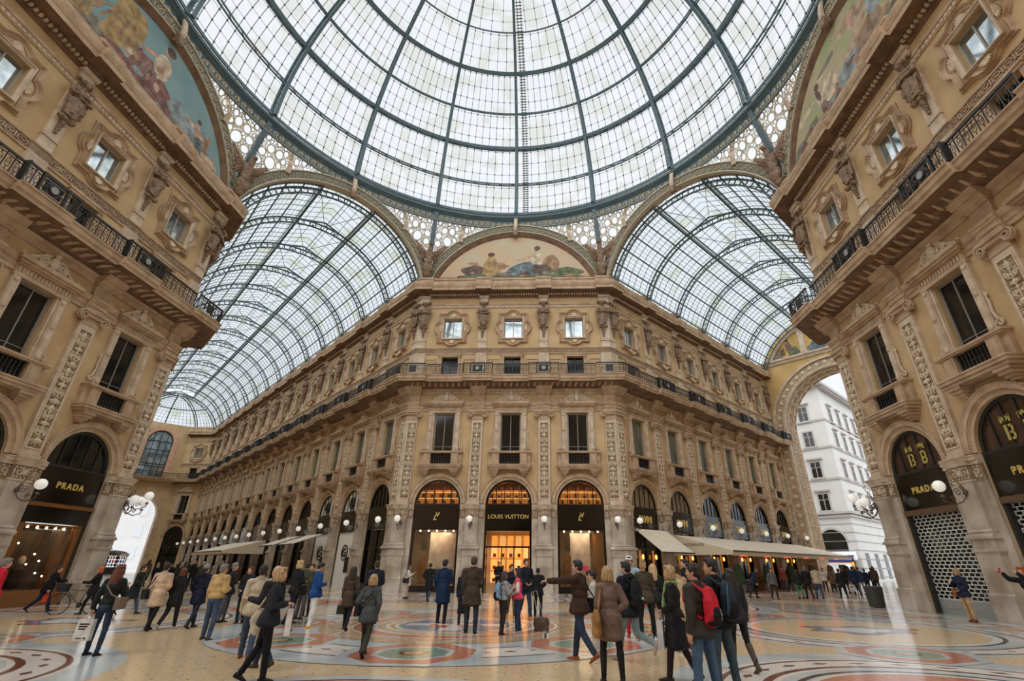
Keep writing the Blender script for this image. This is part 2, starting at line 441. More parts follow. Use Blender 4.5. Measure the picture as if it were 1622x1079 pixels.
def shift(path, e):
    """lengthen both ends"""
    (a, b), (c, d) = path[0], path[1]; L = math.hypot(c-a, d-b); f = (a-(c-a)/L*e, b-(d-b)/L*e)
    (a, b), (c, d) = path[-1], path[-2]; L = math.hypot(c-a, d-b); g = (a-(c-a)/L*e, b-(d-b)/L*e)
    return [f] + path[1:-1] + [g]
def make_pilaster(name, label, base, jamb, faces, caps=(-1, 1)):
    """base: plan path of the pilaster; jamb: longer plan path for the whole pier; faces: (x,y,rz) of every relief panel"""
    t = thing(name, label, 'pilaster')
    # pier below the arcade: side strips, plinth, pedestal, die, impost
    mb = MB(); p = base
    mb.wrap(jamb, .1, 0, 4.29, 0)
    e = shift(p, .1)
    mb.wrap(e, .42, 0, .78, 0); mb.wrap(e, .42, .78, .84, 0, .34); mb.wrap(shift(p,.06), .34, .84, 2.0, 0)
    mb.build('pedestal', [pier_stone], t)
    mb = MB()
    mb.wrap(shift(p,.1), .36, 2.0, 2.07); mb.wrap(shift(p,.14), .4, 2.07, 2.14); mb.wrap(shift(p,.09), .36, 2.14, 2.46); mb.wrap(shift(p,.16), .44, 2.46, 2.54)
    mb.wrap(shift(p,.16), .44, 2.54, 2.62, dt=.36); mb.wrap(shift(p,.06), .34, 2.62, 2.68); mb.wrap(shift(p,.08), .36, 2.68, 2.76, dt=.28)
    for fx, fy, fr in faces:
        c, n = math.cos(fr), math.sin(fr)
        sub = MB()
        for j in range(9): sub.box(-.3+j*.07, -.27+j*.07, -.385, -.34, 2.2, 2.4)
        for j in range(8): sub.box(-.28+j*.07, -.23+j*.07, -.38, -.34, 2.24+.08*(j%2), 2.3+.08*(j%2))
        i = mb.pts([(fx+x*c-y*n, fy+x*n+y*c, z) for x, y, z in sub.v]); [mb.face([i+q for q in f], 0) for f in sub.f]
    mb.build('pedestal_moulding', [pier_stone], t)
    mb = MB(); mb.wrap(p, .28, 2.76, 4.29); mb.build('lower_shaft', [pier_stone], t)
    mb = MB(); mb.wrap(jamb, .12, 4.29, 4.86, 1); mb.wrap(shift(p,.02), .31, 4.29, 4.36); mb.wrap(p, .28, 4.36, 4.84, 1)
    for q, (d1, d2) in enumerate(((.34,.4),(.4,.46))):
        mb.wrap(shift(p,.04+.05*q), d1-.02, 4.84+.13*q, 4.97+.13*q, 0, d2-.02); mb.wrap(shift(jamb,.0), .18+.05*q, 4.84+.13*q, 4.97+.13*q, 0)
    mb.wrap(shift(p,.11), .46, 5.1, 5.14); mb.wrap(jamb, .26, 5.1, 5.14)
    for fx, fy, fr in faces:
        c, n = math.cos(fr), math.sin(fr); sub = MB()
        for s in (-1, 1):
            sub.spiral(s*.2, 4.6, -.3, .15, 1.5, PI/2, s, .034, seg=9); sub.spiral(s*.6, 4.58, -.14, .14, 1.5, -PI/2, -s, .03, seg=9); [sub.ball((s*q, -.3 if q < .42 else -.14, zz), (.045,.035,.04), 5, 4) for q in (.08,.22,.36,.5,.7) for zz in (4.42,4.76)]
            sub.ball((s*.38, -.28, 4.6), (.035,.035,.12), 6, 5)
        sub.ball((0, -.3, 4.6), (.08,.06,.13), 8, 6)
        i = mb.pts([(fx+x*c-y*n, fy+x*n+y*c, z) for x, y, z in sub.v]); [mb.face([i+q for q in f], 0) for f in sub.f]
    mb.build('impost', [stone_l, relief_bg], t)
    mb = MB(); mb.wrap(shift(p,.03), .22, 5.14, 5.3); mb.wrap(p, .16, 5.3, 10.87, 0); mb.build('shaft', [stone_l], t)
    mb = MB()
    for q, (fx, fy, fr) in enumerate(faces):
        c, n = math.cos(fr), math.sin(fr); sub = MB()
        w = .28
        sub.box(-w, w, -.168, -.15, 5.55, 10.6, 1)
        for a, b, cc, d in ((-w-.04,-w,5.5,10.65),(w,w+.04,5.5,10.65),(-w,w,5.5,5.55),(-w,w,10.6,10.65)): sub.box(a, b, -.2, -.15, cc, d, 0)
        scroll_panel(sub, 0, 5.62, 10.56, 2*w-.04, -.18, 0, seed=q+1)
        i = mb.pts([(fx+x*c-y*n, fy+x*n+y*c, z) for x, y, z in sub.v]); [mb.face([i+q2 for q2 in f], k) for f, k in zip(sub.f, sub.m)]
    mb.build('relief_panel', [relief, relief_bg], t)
    # ionic capital
    mb = MB()
    mb.wrap(shift(p,.02), .2, 10.87, 10.95); mb.wrap(p, .18, 10.95, 11.2); mb.wrap(shift(p,.1), .3, 11.2, 11.36); mb.wrap(shift(p,.16), .36, 11.36, 11.5)
    ends = [(base[0], base[1], 1), (base[-1], base[-2], -1)]
    for (q, q2, s) in ends:
        L = math.hypot(q2[0]-q[0], q2[1]-q[1]); ux, uy = (q2[0]-q[0])/L*s, (q2[1]-q[1])/L*s
        nx, ny = uy, -ux
        for dd in (.2, .3):
            c0 = (q[0]-ux*s*.1+nx*dd, q[1]-uy*s*.1+ny*dd)
            P = []
            for i in range(25):
                a = 2*PI*1.7*i/24; rr = .2*(1-i/24)+.03
                P.append((c0[0]+ux*rr*math.sin(a)*-s, c0[1]+uy*rr*math.sin(a)*-s, 11.2+rr*math.cos(a)))
            mb.tube(P, .045, 5)
        M = Matrix.Translation((q[0]-ux*s*.1, q[1]-uy*s*.1, 11.2)) @ Matrix(((ux,-nx,0,0),(uy,-ny,0,0),(0,0,1,0),(0,0,0,1))) @ Matrix.Rotation(PI/2, 4, 'X')
        mb.lathe([(.15,0),(.15,.3)], (0,0,0), 12, M=M)
    for fx, fy, fr in faces:
        for j in range(5):
            x = -.24+.12*j; c, n = math.cos(fr), math.sin(fr); y = -.3
            mb.ball((fx+x*c-y*n, fy+x*n+y*c, 11.24), (.045,.045,.06), 6, 4)
    mb.build('ionic_capital', [stone], t)
    mb = MB()
    mb.wrap(p, .2, 11.5, 11.7); mb.wrap(p, .24, 11.7, 11.9); mb.wrap(shift(p,.06), .3, 11.9, 12.0); mb.wrap(shift(p,.1), .36, 12.0, 12.12)
    mb.wrap(p, .16, 12.12, 12.7); mb.wrap(shift(p,.05), .22, 12.7, 12.78, dt=.3); mb.wrap(shift(p,.12), .34, 12.78, 12.95, dt=.5); mb.wrap(shift(p,.16), .55, 12.95, 13.2, dt=.7)
    mb.build('balcony_corbel', [stone], t)
    # upper storey shaft behind the statue
    mb = MB(); u = shift(p, -.1)
    mb.wrap(p, .16, 13.8, 15.98); mb.wrap(u, .12, 16.5, 20.0); mb.wrap(shift(u,.03), .16, 17.0, 17.06); mb.wrap(u, .16, 20.36, 20.8); mb.wrap(shift(u,.06), .22, 20.3, 20.38); mb.wrap(shift(u,.08), .24, 20.8, 20.95, dt=.34)
    mb.build('upper_shaft', [stone_l], t)
    return t
HWP = .41
pil0 = make_pilaster('pilaster', 'x', STRAIGHT(HWP), STRAIGHT(.82), [(0,0,0)])
pilcR = make_pilaster('corner_pilaster', 'x', corner_path(.72), corner_path(1.12), [(-.4,0,0),(.4/R2,.4/R2,PI/4)])
pilcL = make_pilaster('corner_pilaster', 'x', corner_path(.72, True), corner_path(1.12, True), [(.4,0,0),(-.4/R2,.4/R2,-PI/4)])

# ---- first-floor window with carved jambs, crest, grille and bracketed sill ----------------
def make_aedicule(pm):
    t = thing('carved_window', 'x', 'window')
    mb = MB()
    mb.prism([(-1.25,7.62),(1.25,7.62),(1.36,7.7),(1.36,7.45),(1.2,7.36),(-1.2,7.36),(-1.36,7.45),(-1.36,7.7)], -.3, 0)
    mb.box(-1.48, 1.48, -.62, 0, 7.5, 7.62); mb.box(-1.4, 1.4, -.55, 0, 7.38, 7.5); mb.box(-1.52, 1.52, -.66, 0, 7.62, 7.68)
    mb.build('sill_ledge', [stone], t)
    for s in (-1, 1):
        mb = MB(); x = s*1.0
        for i, (w, d, z0, z1) in enumerate(((.3,.52,7.26,7.38),(.25,.44,7.14,7.26),(.19,.34,7.04,7.14),(.12,.22,6.95,7.04))): mb.box(x-w, x+w, -d, 0, z0, z1)
        mb.build('bracket', [stone], t)
    mb = MB()
    for s in (-1, 1):
        a, b = sorted((s*.71, s*1.2)); mb.box(a, b, -.34, 0, 7.68, 8.46); a, b = sorted((s*1.2, s*1.42)); mb.box(a, b, -.2, 0, 7.68, 8.46)
        a, b = sorted((s*.8, s*1.12)); mb.box(a, b, -.36, 0, 7.78, 8.38)
    mb.box(-1.46, 1.46, -.38, 0, 8.46, 8.52); mb.box(-1.5, 1.5, -.42, 0, 8.52, 8.6)
    mb.build('parapet', [stone], t)
    mb = MB()
    mb.box(-.71, .71, -.12, -.08, 7.7, 8.45, 1)
    for i in range(9):
        x = -.64 + i*.16
        mb.lathe([(.03,0),(.055,.1),(.03,.22),(.02,.36),(.03,.5),(.055,.62),(.03,.74)], (x, -.2, 7.7), 8)
        mb.spiral(x, 8.07, -.2, .06, 1.2, w=.012, seg=8, nn=4)
    mb.build('grille', [rail_m, blackp], t)
    mb = MB()
    for s in (-1, 1):
        a, b = sorted((s*.84, s*1.12)); mb.box(a, b, -.16, 0, 8.6, 11.35); a, b = sorted((s*.88, s*1.08)); mb.box(a, b, -.19, 0, 8.85, 11.1)
        mb.box(min(s*.74, s*.84), max(s*.74, s*.84), -.08, 0, 8.6, 11.4)
        for z in (8.8, 10.1, 11.2):
            mb.lathe([(.1,0),(.1,.05),(.05,.08)], (0,0,0), 10, M=Matrix.Translation((s*.98, -.17, z)) @ Matrix.Rotation(PI/2, 4, 'X'))
        mb.spiral(s*1.26, 8.86, -.08, .14, 1.4, PI if s > 0 else 0, -s, .045, seg=12); mb.tube([(s*1.24, -.08, 9.0), (s*1.16, -.08, 9.3), (s*1.2, -.08, 9.7), (s*1.14, -.08, 10.1)], [.06,.05,.04,.02], 5)
        mb.ball((s*1.2, -.08, 9.95), (.06,.05,.09), 8, 6)
    mb.build('jamb', [stone_l], t)
    mb = MB()
    mb.box(-1.16, 1.16, -.18, 0, 11.35, 11.5); mb.box(-1.14, 1.14, -.14, 0, 11.5, 11.78)
    for i in range(15): x = -1.05+.15*i; mb.box(x-.04, x+.04, -.18, -.12, 11.52, 11.74)
    mb.box(-1.22, 1.22, -.26, 0, 11.78, 11.86); mb.box(-1.3, 1.3, -.36, 0, 11.86, 11.96); mb.box(-1.38, 1.38, -.44, 0, 11.96, 12.1); mb.box(-1.34, 1.34, -.38, 0, 12.1, 12.16)
    mb.build('lintel_cornice', [stone], t)
    mb = MB()
    for s in (-1, 1):
        mb.spiral(s*.38, 12.42, -.14, .22, 1.8, PI/2, -s, .06, seg=14); mb.spiral(s*.8, 12.28, -.12, .12, 1.5, PI/2, -s, .04, seg=12)
        mb.tube([(s*1.28, -.12, 12.18), (s*1.0, -.12, 12.22), (s*.7, -.12, 12.42), (s*.45, -.12, 12.66), (s*.2, -.12, 12.74)], [.03,.05,.06,.05,.04], 6)
        mb.ball((s*1.18, -.14, 12.26), (.08,.06,.1), 8, 6); mb.ball((s*.6, -.12, 12.2), (.08,.05,.05), 8, 6)
    mb.ball((0, -.16, 12.5), (.2,.12,.3), 10, 8); mb.ball((0, -.2, 12.56), (.1,.12,.14), 8, 6); mb.ball((0, -.14, 12.86), (.12,.08,.1), 8, 6)
    mb.prism([(-1.2,12.16),(1.2,12.16),(.9,12.28),(.3,12.7),(-.3,12.7),(-.9,12.28)], -.08, 0)
    mb.build('crest', [relief], t)
    mb = MB(); w = .71
    for a, b, c, d in ((-w,-w+.08,8.6,11.35),(w-.08,w,8.6,11.35),(-w,w,8.6,8.7),(-w,w,11.25,11.35),(-.022,.022,8.7,11.25),(-w,w,8.98,9.01)): mb.box(a, b, .16, .22, c, d)
    mb.build('casement_frame', [frame_gr], t)
    mb = MB(); mb.box(-w, w, .2, .24, 8.6, 11.35); mb.build('pane', [pm], t)
    return t
aed0 = make_aedicule(pane_dark)
# ---- upper window with lobed moulded frame --------------------------------------------------
def quatrefoil(h, q, r, n=12, hc=.72, qc=.84):
    """outline: square of half sizes (h,q) with a half round lobe of radius r in the middle of each side"""
    P = []
    def arc(cx, cz, a0):
        t0 = math.acos(max(-1, min(1, ((h-hc) if a0 in (-PI/2, PI/2) else (q-qc))/r)))
        for i in range(n+1):
            a = a0 + PI/2 - t0 + 2*t0*i/n; P.append((cx + r*math.cos(a), cz + r*math.sin(a)))
    P.append((h, -q)); arc(hc, 0, -PI/2)
    P.append((h, q)); arc(0, qc, 0)
    P.append((-h, q)); arc(-hc, 0, PI/2)
    P.append((-h, -q)); arc(0, -qc, PI)
    return P
def make_lobed():
    t = thing('lobed_window', 'x', 'window')
    cz = 18.18
    o = lambda h, q, r: [(x, z+cz) for x, z in quatrefoil(h, q, r)]
    mb = MB()
    mb.band(o(1.02, 1.16, .6), o(1.1, 1.24, .67), -.2, 0, 0, True, y0b=-.12); mb.band(o(.95, 1.08, .51), o(1.02, 1.16, .6), -.1, 0, 0, True, y0b=-.05)
    mb.band(o(1.1, 1.24, .67), o(1.17, 1.31, .74), -.08, 0, 0, True)
    P = o(1.06, 1.2, .635)
    for a, b in zip(P, P[1:]+P[:1]):
        L = math.hypot(b[0]-a[0], b[1]-a[1]); m = max(1, int(L/.1))
        for j in range(m): mb.ball((a[0]+(b[0]-a[0])*(j+.5)/m, -.17, a[1]+(b[1]-a[1])*(j+.5)/m), .022, 5, 4)
    mb.build('lobed_moulding', [stone], t)
    mb = MB()
    sq = lambda a, b: [(a, cz-b), (a, cz+b), (-a, cz+b), (-a, cz-b)]
    mb.band(sq(.705,.825), sq(.8,.92), -.12, 0, 0, True, y0b=-.06); mb.band(sq(.8,.92), sq(.84,.96), -.16, 0, 0, True)
    mb.build('inner_frame', [stone_l], t)
    mb = MB()
    for a in range(4):
        c = [(.86,0),(0,.98),(-.86,0),(0,-.98)][a]; b0 = [-PI/2,0,PI/2,PI][a]
        for i in range(7):
            an = b0 + PI*.1 + PI*.8*(i+.5)/7
            mb.tube([(c[0], -.05, cz+c[1]), (c[0]+.24*math.cos(an), -.08, cz+c[1]+.32*math.sin(an))], [.02,.05], 5)
    mb.build('shell_ornament', [relief], t)
    mb = MB()
    for a, b, c, d in ((-.705,-.64,17.36,19.01),(.64,.705,17.36,19.01),(-.705,.705,17.36,17.44),(-.705,.705,18.93,19.01),(-.03,.03,17.4,19.0)): mb.box(a, b, .2, .27, c, d)
    mb.build('casement_frame', [mat('pale_window_frame', (176,172,162), .5)], t)
    mb = MB(); mb.box(-.7, .7, .25, .28, 17.36, 19.01); mb.build('pane', [pane_m], t)
    return t
lob0 = make_lobed()
# ---- low balcony door with side panels ------------------------------------------------------
def make_low():
    t = thing('balcony_window', 'x', 'window')
    mb = MB()
    for s in (-1, 1):
        a, b = sorted((s*.62, s*.78)); mb.box(a, b, -.1, 0, 13.8, 15.72)
        a, b = sorted((s*1.02, s*1.92)); bx = [(a,14.0),(a,15.62),(b,15.62),(b,14.0)]; c, d = a+.09, b-.09
        mb.band([(c,14.09),(c,15.53),(d,15.53),(d,14.09)], bx, -.05, 0, 0, True)
    mb.box(-.82, .82, -.14, 0, 15.72, 15.84); mb.box(-.88, .88, -.18, 0, 15.84, 15.9)
    mb.build('surround', [stone], t)
    mb = MB()
    for a, b, c, d in ((-.62,-.56,14,15.72),(.56,.62,14,15.72),(-.62,.62,15.64,15.72),(-.03,.03,14,15.7),(-.62,.62,14,14.1)): mb.box(a, b, .22, .28, c, d)
    mb.build('casement_frame', [frame_dk], t)
    mb = MB(); mb.box(-.6, .6, .26, .3, 14.0, 15.7); mb.build('pane', [pane_dark], t)
    return t
low0 = make_low()
# ---- stone archivolt round a shop arch -------------------------------------------------------
def make_archivolt():
    mb = MB()
    mb.arch(0, AZ, 1.53, 1.64, -.06, .3, n=28); mb.arch(0, AZ, 1.64, 1.72, -.12, 0, n=28, y0b=-.06); mb.arch(0, AZ, 1.72, 1.86, -.16, 0, n=28); mb.arch(0, AZ, 1.86, 1.93, -.24, 0, n=28, y0b=-.16)
    for i in range(46):
        a = PI*(i+.5)/46; mb.ball((1.68*math.cos(a), -.12, AZ+1.68*math.sin(a)), .028, 5, 4)
        mb.ball((1.94*math.cos(a), -.2, AZ+1.94*math.sin(a)), .03, 5, 4)
    t = mb.build('archivolt', [stone]); return tag(t, 'x', 'arch moulding')
arc0 = make_archivolt()
# ---- wrought iron balcony railing (one bay; pedestal panels at the pilasters) -----------------
def rail_piece(mb, x0, x1, y=-1.3, panel=True):
    n = max(2, int((x1-x0)/.27)); 
    mb.box(x0, x1, y-.04, y+.04, 14.58, 14.66); mb.box(x0, x1, y-.03, y+.03, 13.82, 13.88); mb.box(x0, x1, y-.015, y+.015, 14.46, 14.49)
    st = (x1-x0)/n
    for i in range(n+1):
        x = x0 + i*st; mb.box(x-.016, x+.016, y-.016, y+.016, 13.85, 14.6)
    for i in range(n):
        x = x0 + (i+.5)*st
        P = [(x+.075*math.sin(2*PI*j/12), y, 14.2+.17*math.cos(2*PI*j/12)) for j in range(12)]
        mb.tube(P, .014, 4, closed=True)
        mb.spiral(x, 14.2, y, .06, 1.1, w=.012, seg=8, nn=4)
        mb.box(x-.01, x+.01, y-.01, y+.01, 13.87, 14.03); mb.ball((x, y, 14.43), .03, 5, 4)
def make_rail(bay):
    t = thing('balcony_railing', 'x', 'railing')
    mb = MB(); g = bay/2 - 1.05; rail_piece(mb, -g, g, -1.34); mb.build('baluster_section', [rail_m], t)
    return t
def make_ped():
    t = thing('railing_pedestal', 'x', 'railing')
    for s in (-1, 1):
        mb = MB(); rail_piece(mb, min(s*1.05,s*.5), max(s*1.05,s*.5), -1.54); mb.box(s*1.05-.03, s*1.05+.03, -1.58, -1.3, 13.82, 14.7)
        mb.build('baluster_section', [rail_m], t)
    mb = MB(); mb.box(-.34, .34, -1.57, -1.53, 13.98, 14.5); mb.box(-.54, .54, -1.6, -1.5, 14.56, 14.68); mb.box(-.5,.5,-1.57,-1.53,13.86,13.92)
    for s in (-1, 1):
        mb.spiral(s*.34, 14.38, -1.6, .11, 1.5, 0, s, .022, seg=10); mb.spiral(s*.34, 14.08, -1.6, .11, 1.5, 0, -s, .022, seg=10); mb.box(s*.5-.04, s*.5+.04, -1.62, -1.5, 13.84, 14.6)
    mb.build('cast_panel', [rail_m], t)
    mb = MB(); mb.lathe([(.2,0),(.2,.03),(.15,.05)], (0,0,0), 16, 0, Matrix.Translation((0,-1.57,14.22)) @ Matrix.Rotation(PI/2, 4, 'X')); mb.lathe([(.14,.0),(.14,.06)], (0,0,0), 16, 1, Matrix.Translation((0,-1.57,14.22)) @ Matrix.Rotation(PI/2, 4, 'X'))
    mb.build('medallion', [rail_m, mat('medallion_enamel', (150,152,146), .4)], t)
    return t
def make_pedc(left=False):
    t = thing('corner_railing', 'x', 'railing')
    mb = MB(); p = offs(corner_path(1.3, left)); P = corner_path(1.3, left)
    Q = [(a[0]+b[0]*1.54, a[1]+b[1]*1.54) for a, b in zip(P, p)]
    for a, b in zip(Q, Q[1:]):
        L = math.hypot(b[0]-a[0], b[1]-a[1]); an = math.atan2(b[1]-a[1], b[0]-a[0]); sub = MB(); rail_piece(sub, 0, L, 0)
        c, n = math.cos(an), math.sin(an); i = mb.pts([(a[0]+x*c-y*n, a[1]+x*n+y*c, z) for x, y, z in sub.v]); [mb.face([i+q for q in f], 0) for f in sub.f]
    for a, b in zip(Q, Q[1:]):
        m = ((a[0]+b[0])/2, (a[1]+b[1])/2); an = math.atan2(b[1]-a[1], b[0]-a[0]); mb.cbox((m[0], m[1], 14.22), (.5,.03,.5), 0, an)
    mb.build('baluster_section', [rail_m], t)
    return t
railF = make_rail(B); railR = make_rail(CB); ped0 = make_ped(); pedR = make_pedc(); pedL = make_pedc(True)
# ---- organic shapes: capsules merged by voxel remesh -------------------------------------------
def cap(mb, a, b, ra, rb, n=10):
    a = Vector(a); b = Vector(b); d = b - a; L = d.length
    if L < 1e-5: mb.ball(a, ra, n, 6); return
    M = Matrix.Translation(a) @ d.to_track_quat('Z', 'Y').to_matrix().to_4x4()
    prof = []
    for i in range(4): t = PI/2*(1-i/3); prof.append((max(ra*math.cos(t), .0008), -ra*math.sin(t)))
    for i in range(4): t = PI/2*i/3; prof.append((max(rb*math.cos(t), .0008), L + rb*math.sin(t)))
    mb.lathe(prof, (0,0,0), n, M=M)
def ell(mb, c, r, rot=None, n=12, m=8):
    sub = MB(); sub.ball((0,0,0), r, n, m)
    R = rot if rot is not None else Matrix.Identity(3)
    i = mb.pts([tuple(Vector(c) + R @ Vector(p)) for p in sub.v]); [mb.face([i+q for q in f]) for f in sub.f]
_tmp = None
def fuse(mb, vox, smooth=2, wr=0, wscale=8, wstr=(1,1,1), seed=0, name='skin'):
    """closed shapes -> one continuous surface (voxel remesh), relaxed, optional cloth wrinkles"""
    me = mb.mesh('tmp'); ob = bpy.data.objects.new('tmp', me); COL.objects.link(ob)
    r = ob.modifiers.new('r', 'REMESH'); r.mode = 'VOXEL'; r.voxel_size = vox; r.adaptivity = 0
    if smooth:
        s = ob.modifiers.new('s', 'SMOOTH'); s.factor = .5; s.iterations = smooth
    dg = bpy.context.evaluated_depsgraph_get(); dg.update()
    ev = ob.evaluated_get(dg); out = bpy.data.meshes.new_from_object(ev)
    bpy.data.objects.remove(ob); bpy.data.meshes.remove(me)
    out.name = name; out.materials.clear()
    n = len(out.vertices)
    if wr and n:
        co = np.empty(n*3); out.vertices.foreach_get('co', co); no = np.empty(n*3); out.vertices.foreach_get('normal', no)
        co = co.reshape(-1,3); no = no.reshape(-1,3); sd = Vector((seed*7.3, seed*3.1, seed*1.7))
        d = np.array([noise.noise(Vector((c[0]*wstr[0], c[1]*wstr[1], c[2]*wstr[2]))*wscale + sd) for c in co])
        d = 1 - 2*np.abs(d)
        co = co + no*(d*wr)[:,None]; out.vertices.foreach_set('co', co.ravel())
    out.polygons.foreach_set('use_smooth', [True]*len(out.polygons)); out.update()
    return out
def statue_mesh(kind):
    """half-length figure growing out of a tapering foliate bracket; wall at y=0, feet down"""
    mb = MB(); s = -1 if kind == 0 else 1; y = -.3
    for sx in (-1, 1):   # ionic hair and small capital above the head
        ell(mb, (sx*.27, -.14, 20.36), (.12,.14,.11)); ell(mb, (sx*.16, y-.06, 20.22), (.07,.12,.12))
    cap(mb, (-.3,-.1,20.44), (.3,-.1,20.44), .07, .07)
    hy = y-.16; ell(mb, (0, hy, 20.1), (.115,.14,.17)); ell(mb, (0, hy+.04, 20.22), (.15,.15,.1)); cap(mb, (0,hy-.13,20.12), (0,hy-.17,20.06), .022, .03); ell(mb, (0,hy-.1,19.99), (.05,.06,.04))
    for sx in (-1, 1): ell(mb, (sx*.045,hy-.125,20.15), (.03,.02,.015))
    cap(mb, (0,y-.04,19.8), (0,y-.1,20.0), .09, .08)
    ell(mb, (0, y, 19.66), (.38,.19,.16)); ell(mb, (0, y-.03, 19.45), (.3,.2,.22)); ell(mb, (0, y-.02, 19.2), (.24,.18,.2)); ell(mb, (0, y, 18.98), (.31,.22,.22))
    if kind:
        for sx in (-1, 1): ell(mb, (sx*.13, y-.19, 19.56), (.1,.08,.1))
    else:
        for sx in (-1, 1): ell(mb, (sx*.14, y-.15, 19.6), (.15,.07,.09))
        for q in range(3):
            for sx in (-1, 1): ell(mb, (sx*.06, y-.2, 19.4-.1*q), (.055,.04,.045))
    cap(mb, (-.38,y,19.7), (-.46,y-.12,19.38), .105, .085); cap(mb, (-.46,y-.12,19.38), (.12*s,y-.3,19.42+.04*s), .08, .055); ell(mb, (.18*s,y-.3,19.44), (.07,.05,.05))
    cap(mb, (.38,y,19.7), (.47,y-.12,19.36), .105, .085); cap(mb, (.47,y-.12,19.36), (-.12,y-.3,19.28-.06*s), .08, .055); ell(mb, (-.18,y-.3,19.26), (.07,.05,.05))
    for i in range(13):   # hanging drapery folds
        a = -1 + 2*i/12; x0 = a*.33; x1 = a*.25+.05*s
        cap(mb, (x0, y-.17*(1-a*a)-.08, 19.12), (x1, y-.13*(1-a*a)-.05, 18.2+.14*abs(a)), .035, .042, 8)
    for q in range(3): cap(mb, (-.4*s, y-.05, 19.2-.07*q), (.34*s, y-.2, 18.85-.1*q), .035, .04, 8)
    cap(mb, (.42*s, y, 19.3), (.4*s, y-.05, 18.5), .06, .05); cap(mb, (.4*s, y-.05, 18.7), (-.1*s, y-.22, 18.4), .04, .05)
    ell(mb, (0, y+.04, 18.65), (.27,.17,.5)); ell(mb, (0,y+.04,18.15), (.2,.16,.14))
    for sx in (-1, 1): ell(mb, (sx*.25, y-.02, 18.1), (.11,.12,.1)); ell(mb, (sx*.25, y-.14, 18.1), (.05,.05,.05))
    cap(mb, (0,y+.08,18.1), (0,-.15,17.5), .13, .06)
    for i in range(5):
        for sx in (-1, 0, 1): ell(mb, (.075*sx*(1-.12*i), -.26+.02*i, 17.98-i*.14-.05*abs(sx)), (.042,.05,.055), n=8, m=6)
    me = fuse(mb, .017, 0, .006, 16, (1.5,1.5,.6), kind, 'statue'); me.materials.append(bronze); return me
ST = [statue_mesh(0), statue_mesh(1)]
def eagle_mesh():
    """spread eagle standing on a round shield; local origin at the cornice corner, -y outward"""
    mb = MB(); y = -.55
    ell(mb, (0,y,1.0), (.42,.22,.5)); 
    cap(mb, (0,y,1.5), (0,y+.05,2.1), .26, .3); ell(mb, (0,y,2.2), (.36,.3,.55)); cap(mb, (0,y-.1,2.5), (0,y-.3,2.95), .22, .16); ell(mb, (0,y-.38,3.05), (.17,.22,.17)); cap(mb, (0,y-.5,3.05), (0,y-.68,2.95), .07, .03)
    for s in (-1, 1):
        cap(mb, (s*.15,y,1.7), (s*.2,y-.1,1.45), .12, .08)
        for i in range(9):
            t = i/8; bx, bz = s*(.35+.75*t), 2.3+.9*t
            cap(mb, (bx*.9, y+.2, bz), (s*(.5+1.15*t), y+.3, 2.0-.25*(1-t)+1.6*t**1.3), .13, .06)
        for i in range(7):
            t = i/6; cap(mb, (s*(.3+.7*t), y+.1, 2.35+.75*t), (s*(.45+.9*t), y+.16, 2.2+.85*t), .13, .09)
        cap(mb, (s*.3,y+.05,2.4), (s*1.2,y+.2,3.45), .16, .1)
    ell(mb, (0,y+.15,.5), (.3,.2,.3)); cap(mb, (0,y+.25,.5), (0,y+.3,.05), .14, .1)
    me = fuse(mb, .035, 0, .02, 7, seed=3, name='eagle'); me.materials.append(bronze); return me
EAG = eagle_mesh()
# ---- place the prototypes on every bay --------------------------------------------------------
ORD = ['first','second','third','fourth','fifth','sixth','seventh','eighth','ninth','tenth','eleventh','twelfth','thirteenth','fourteenth']
def bayname(key, i):
    if key == 'front': return ['left bay of the middle facade','centre bay of the middle facade','right bay of the middle facade'][i]
    if key == 'right': return ['near','middle','far'][::-1][i]*0 + ['farthest bay of the right-hand facade','middle bay of the right-hand facade','nearest bay of the right-hand facade'][i]
    if key == 'left': return ['nearest bay of the left-hand facade','middle bay of the left-hand facade','farthest bay of the left-hand facade'][i]
    if key == 'right_gallery': return ORD[i] + ' bay of the right gallery counted from the corner'
    if key == 'left_gallery': return ORD[i] + ' bay of the left gallery counted from the corner'
    return 'diagonal bay at the far end of the left gallery'
BAYS = [(RF,'front',i,c) for i,c in enumerate(CF)] + [(RR,'right_gallery',i,c) for i,c in enumerate(CR)] + [(RL,'left_gallery',i,c) for i,c in enumerate(CL)] \
     + [(RP,'right',i,c) for i,c in enumerate(CF)] + [(RQ,'left',i,c) for i,c in enumerate(CF)] + [(RD,'diagonal',0,-DG/2)]
_used = set()
def place(root, run, x, label, group, y=0, z=0, rz=0):
    if root.name in _used:
        o = dup(root, run.w(x, y, z), run.rz + rz, label, group)
    else:
        _used.add(root.name); o = root; o.location = run.w(x, y, z); o.rotation_euler = (0,0,run.rz+rz); o['label'] = label; o['group'] = group
    return o
aedG = None
for run, key, i, c in BAYS:
    bn = bayname(key, i)
    w = place(aed0, run, c, 'tall carved stone window with crest and grille, ' + bn, 'carved first-floor windows')
    if key in ('left_gallery', 'left', 'right_gallery'):
        for ch in w.children:
            if ch.name.startswith('pane'):
                ch.data = ch.data.copy(); ch.data.materials[0] = pane_green if key != 'left' else pane_dark
    place(lob0, run, c, 'small square window in lobed frame, ' + bn, 'lobed top-floor windows')
    place(low0, run, c, 'low window behind the balcony, ' + bn, 'low balcony windows')
    place(arc0, run, c, 'round stone arch moulding, ' + bn, 'arch mouldings of the arcade')
    place(railF if run in (RF,RP,RQ) else railR, run, c, 'black iron railing between pedestals, ' + bn, 'balcony railings')
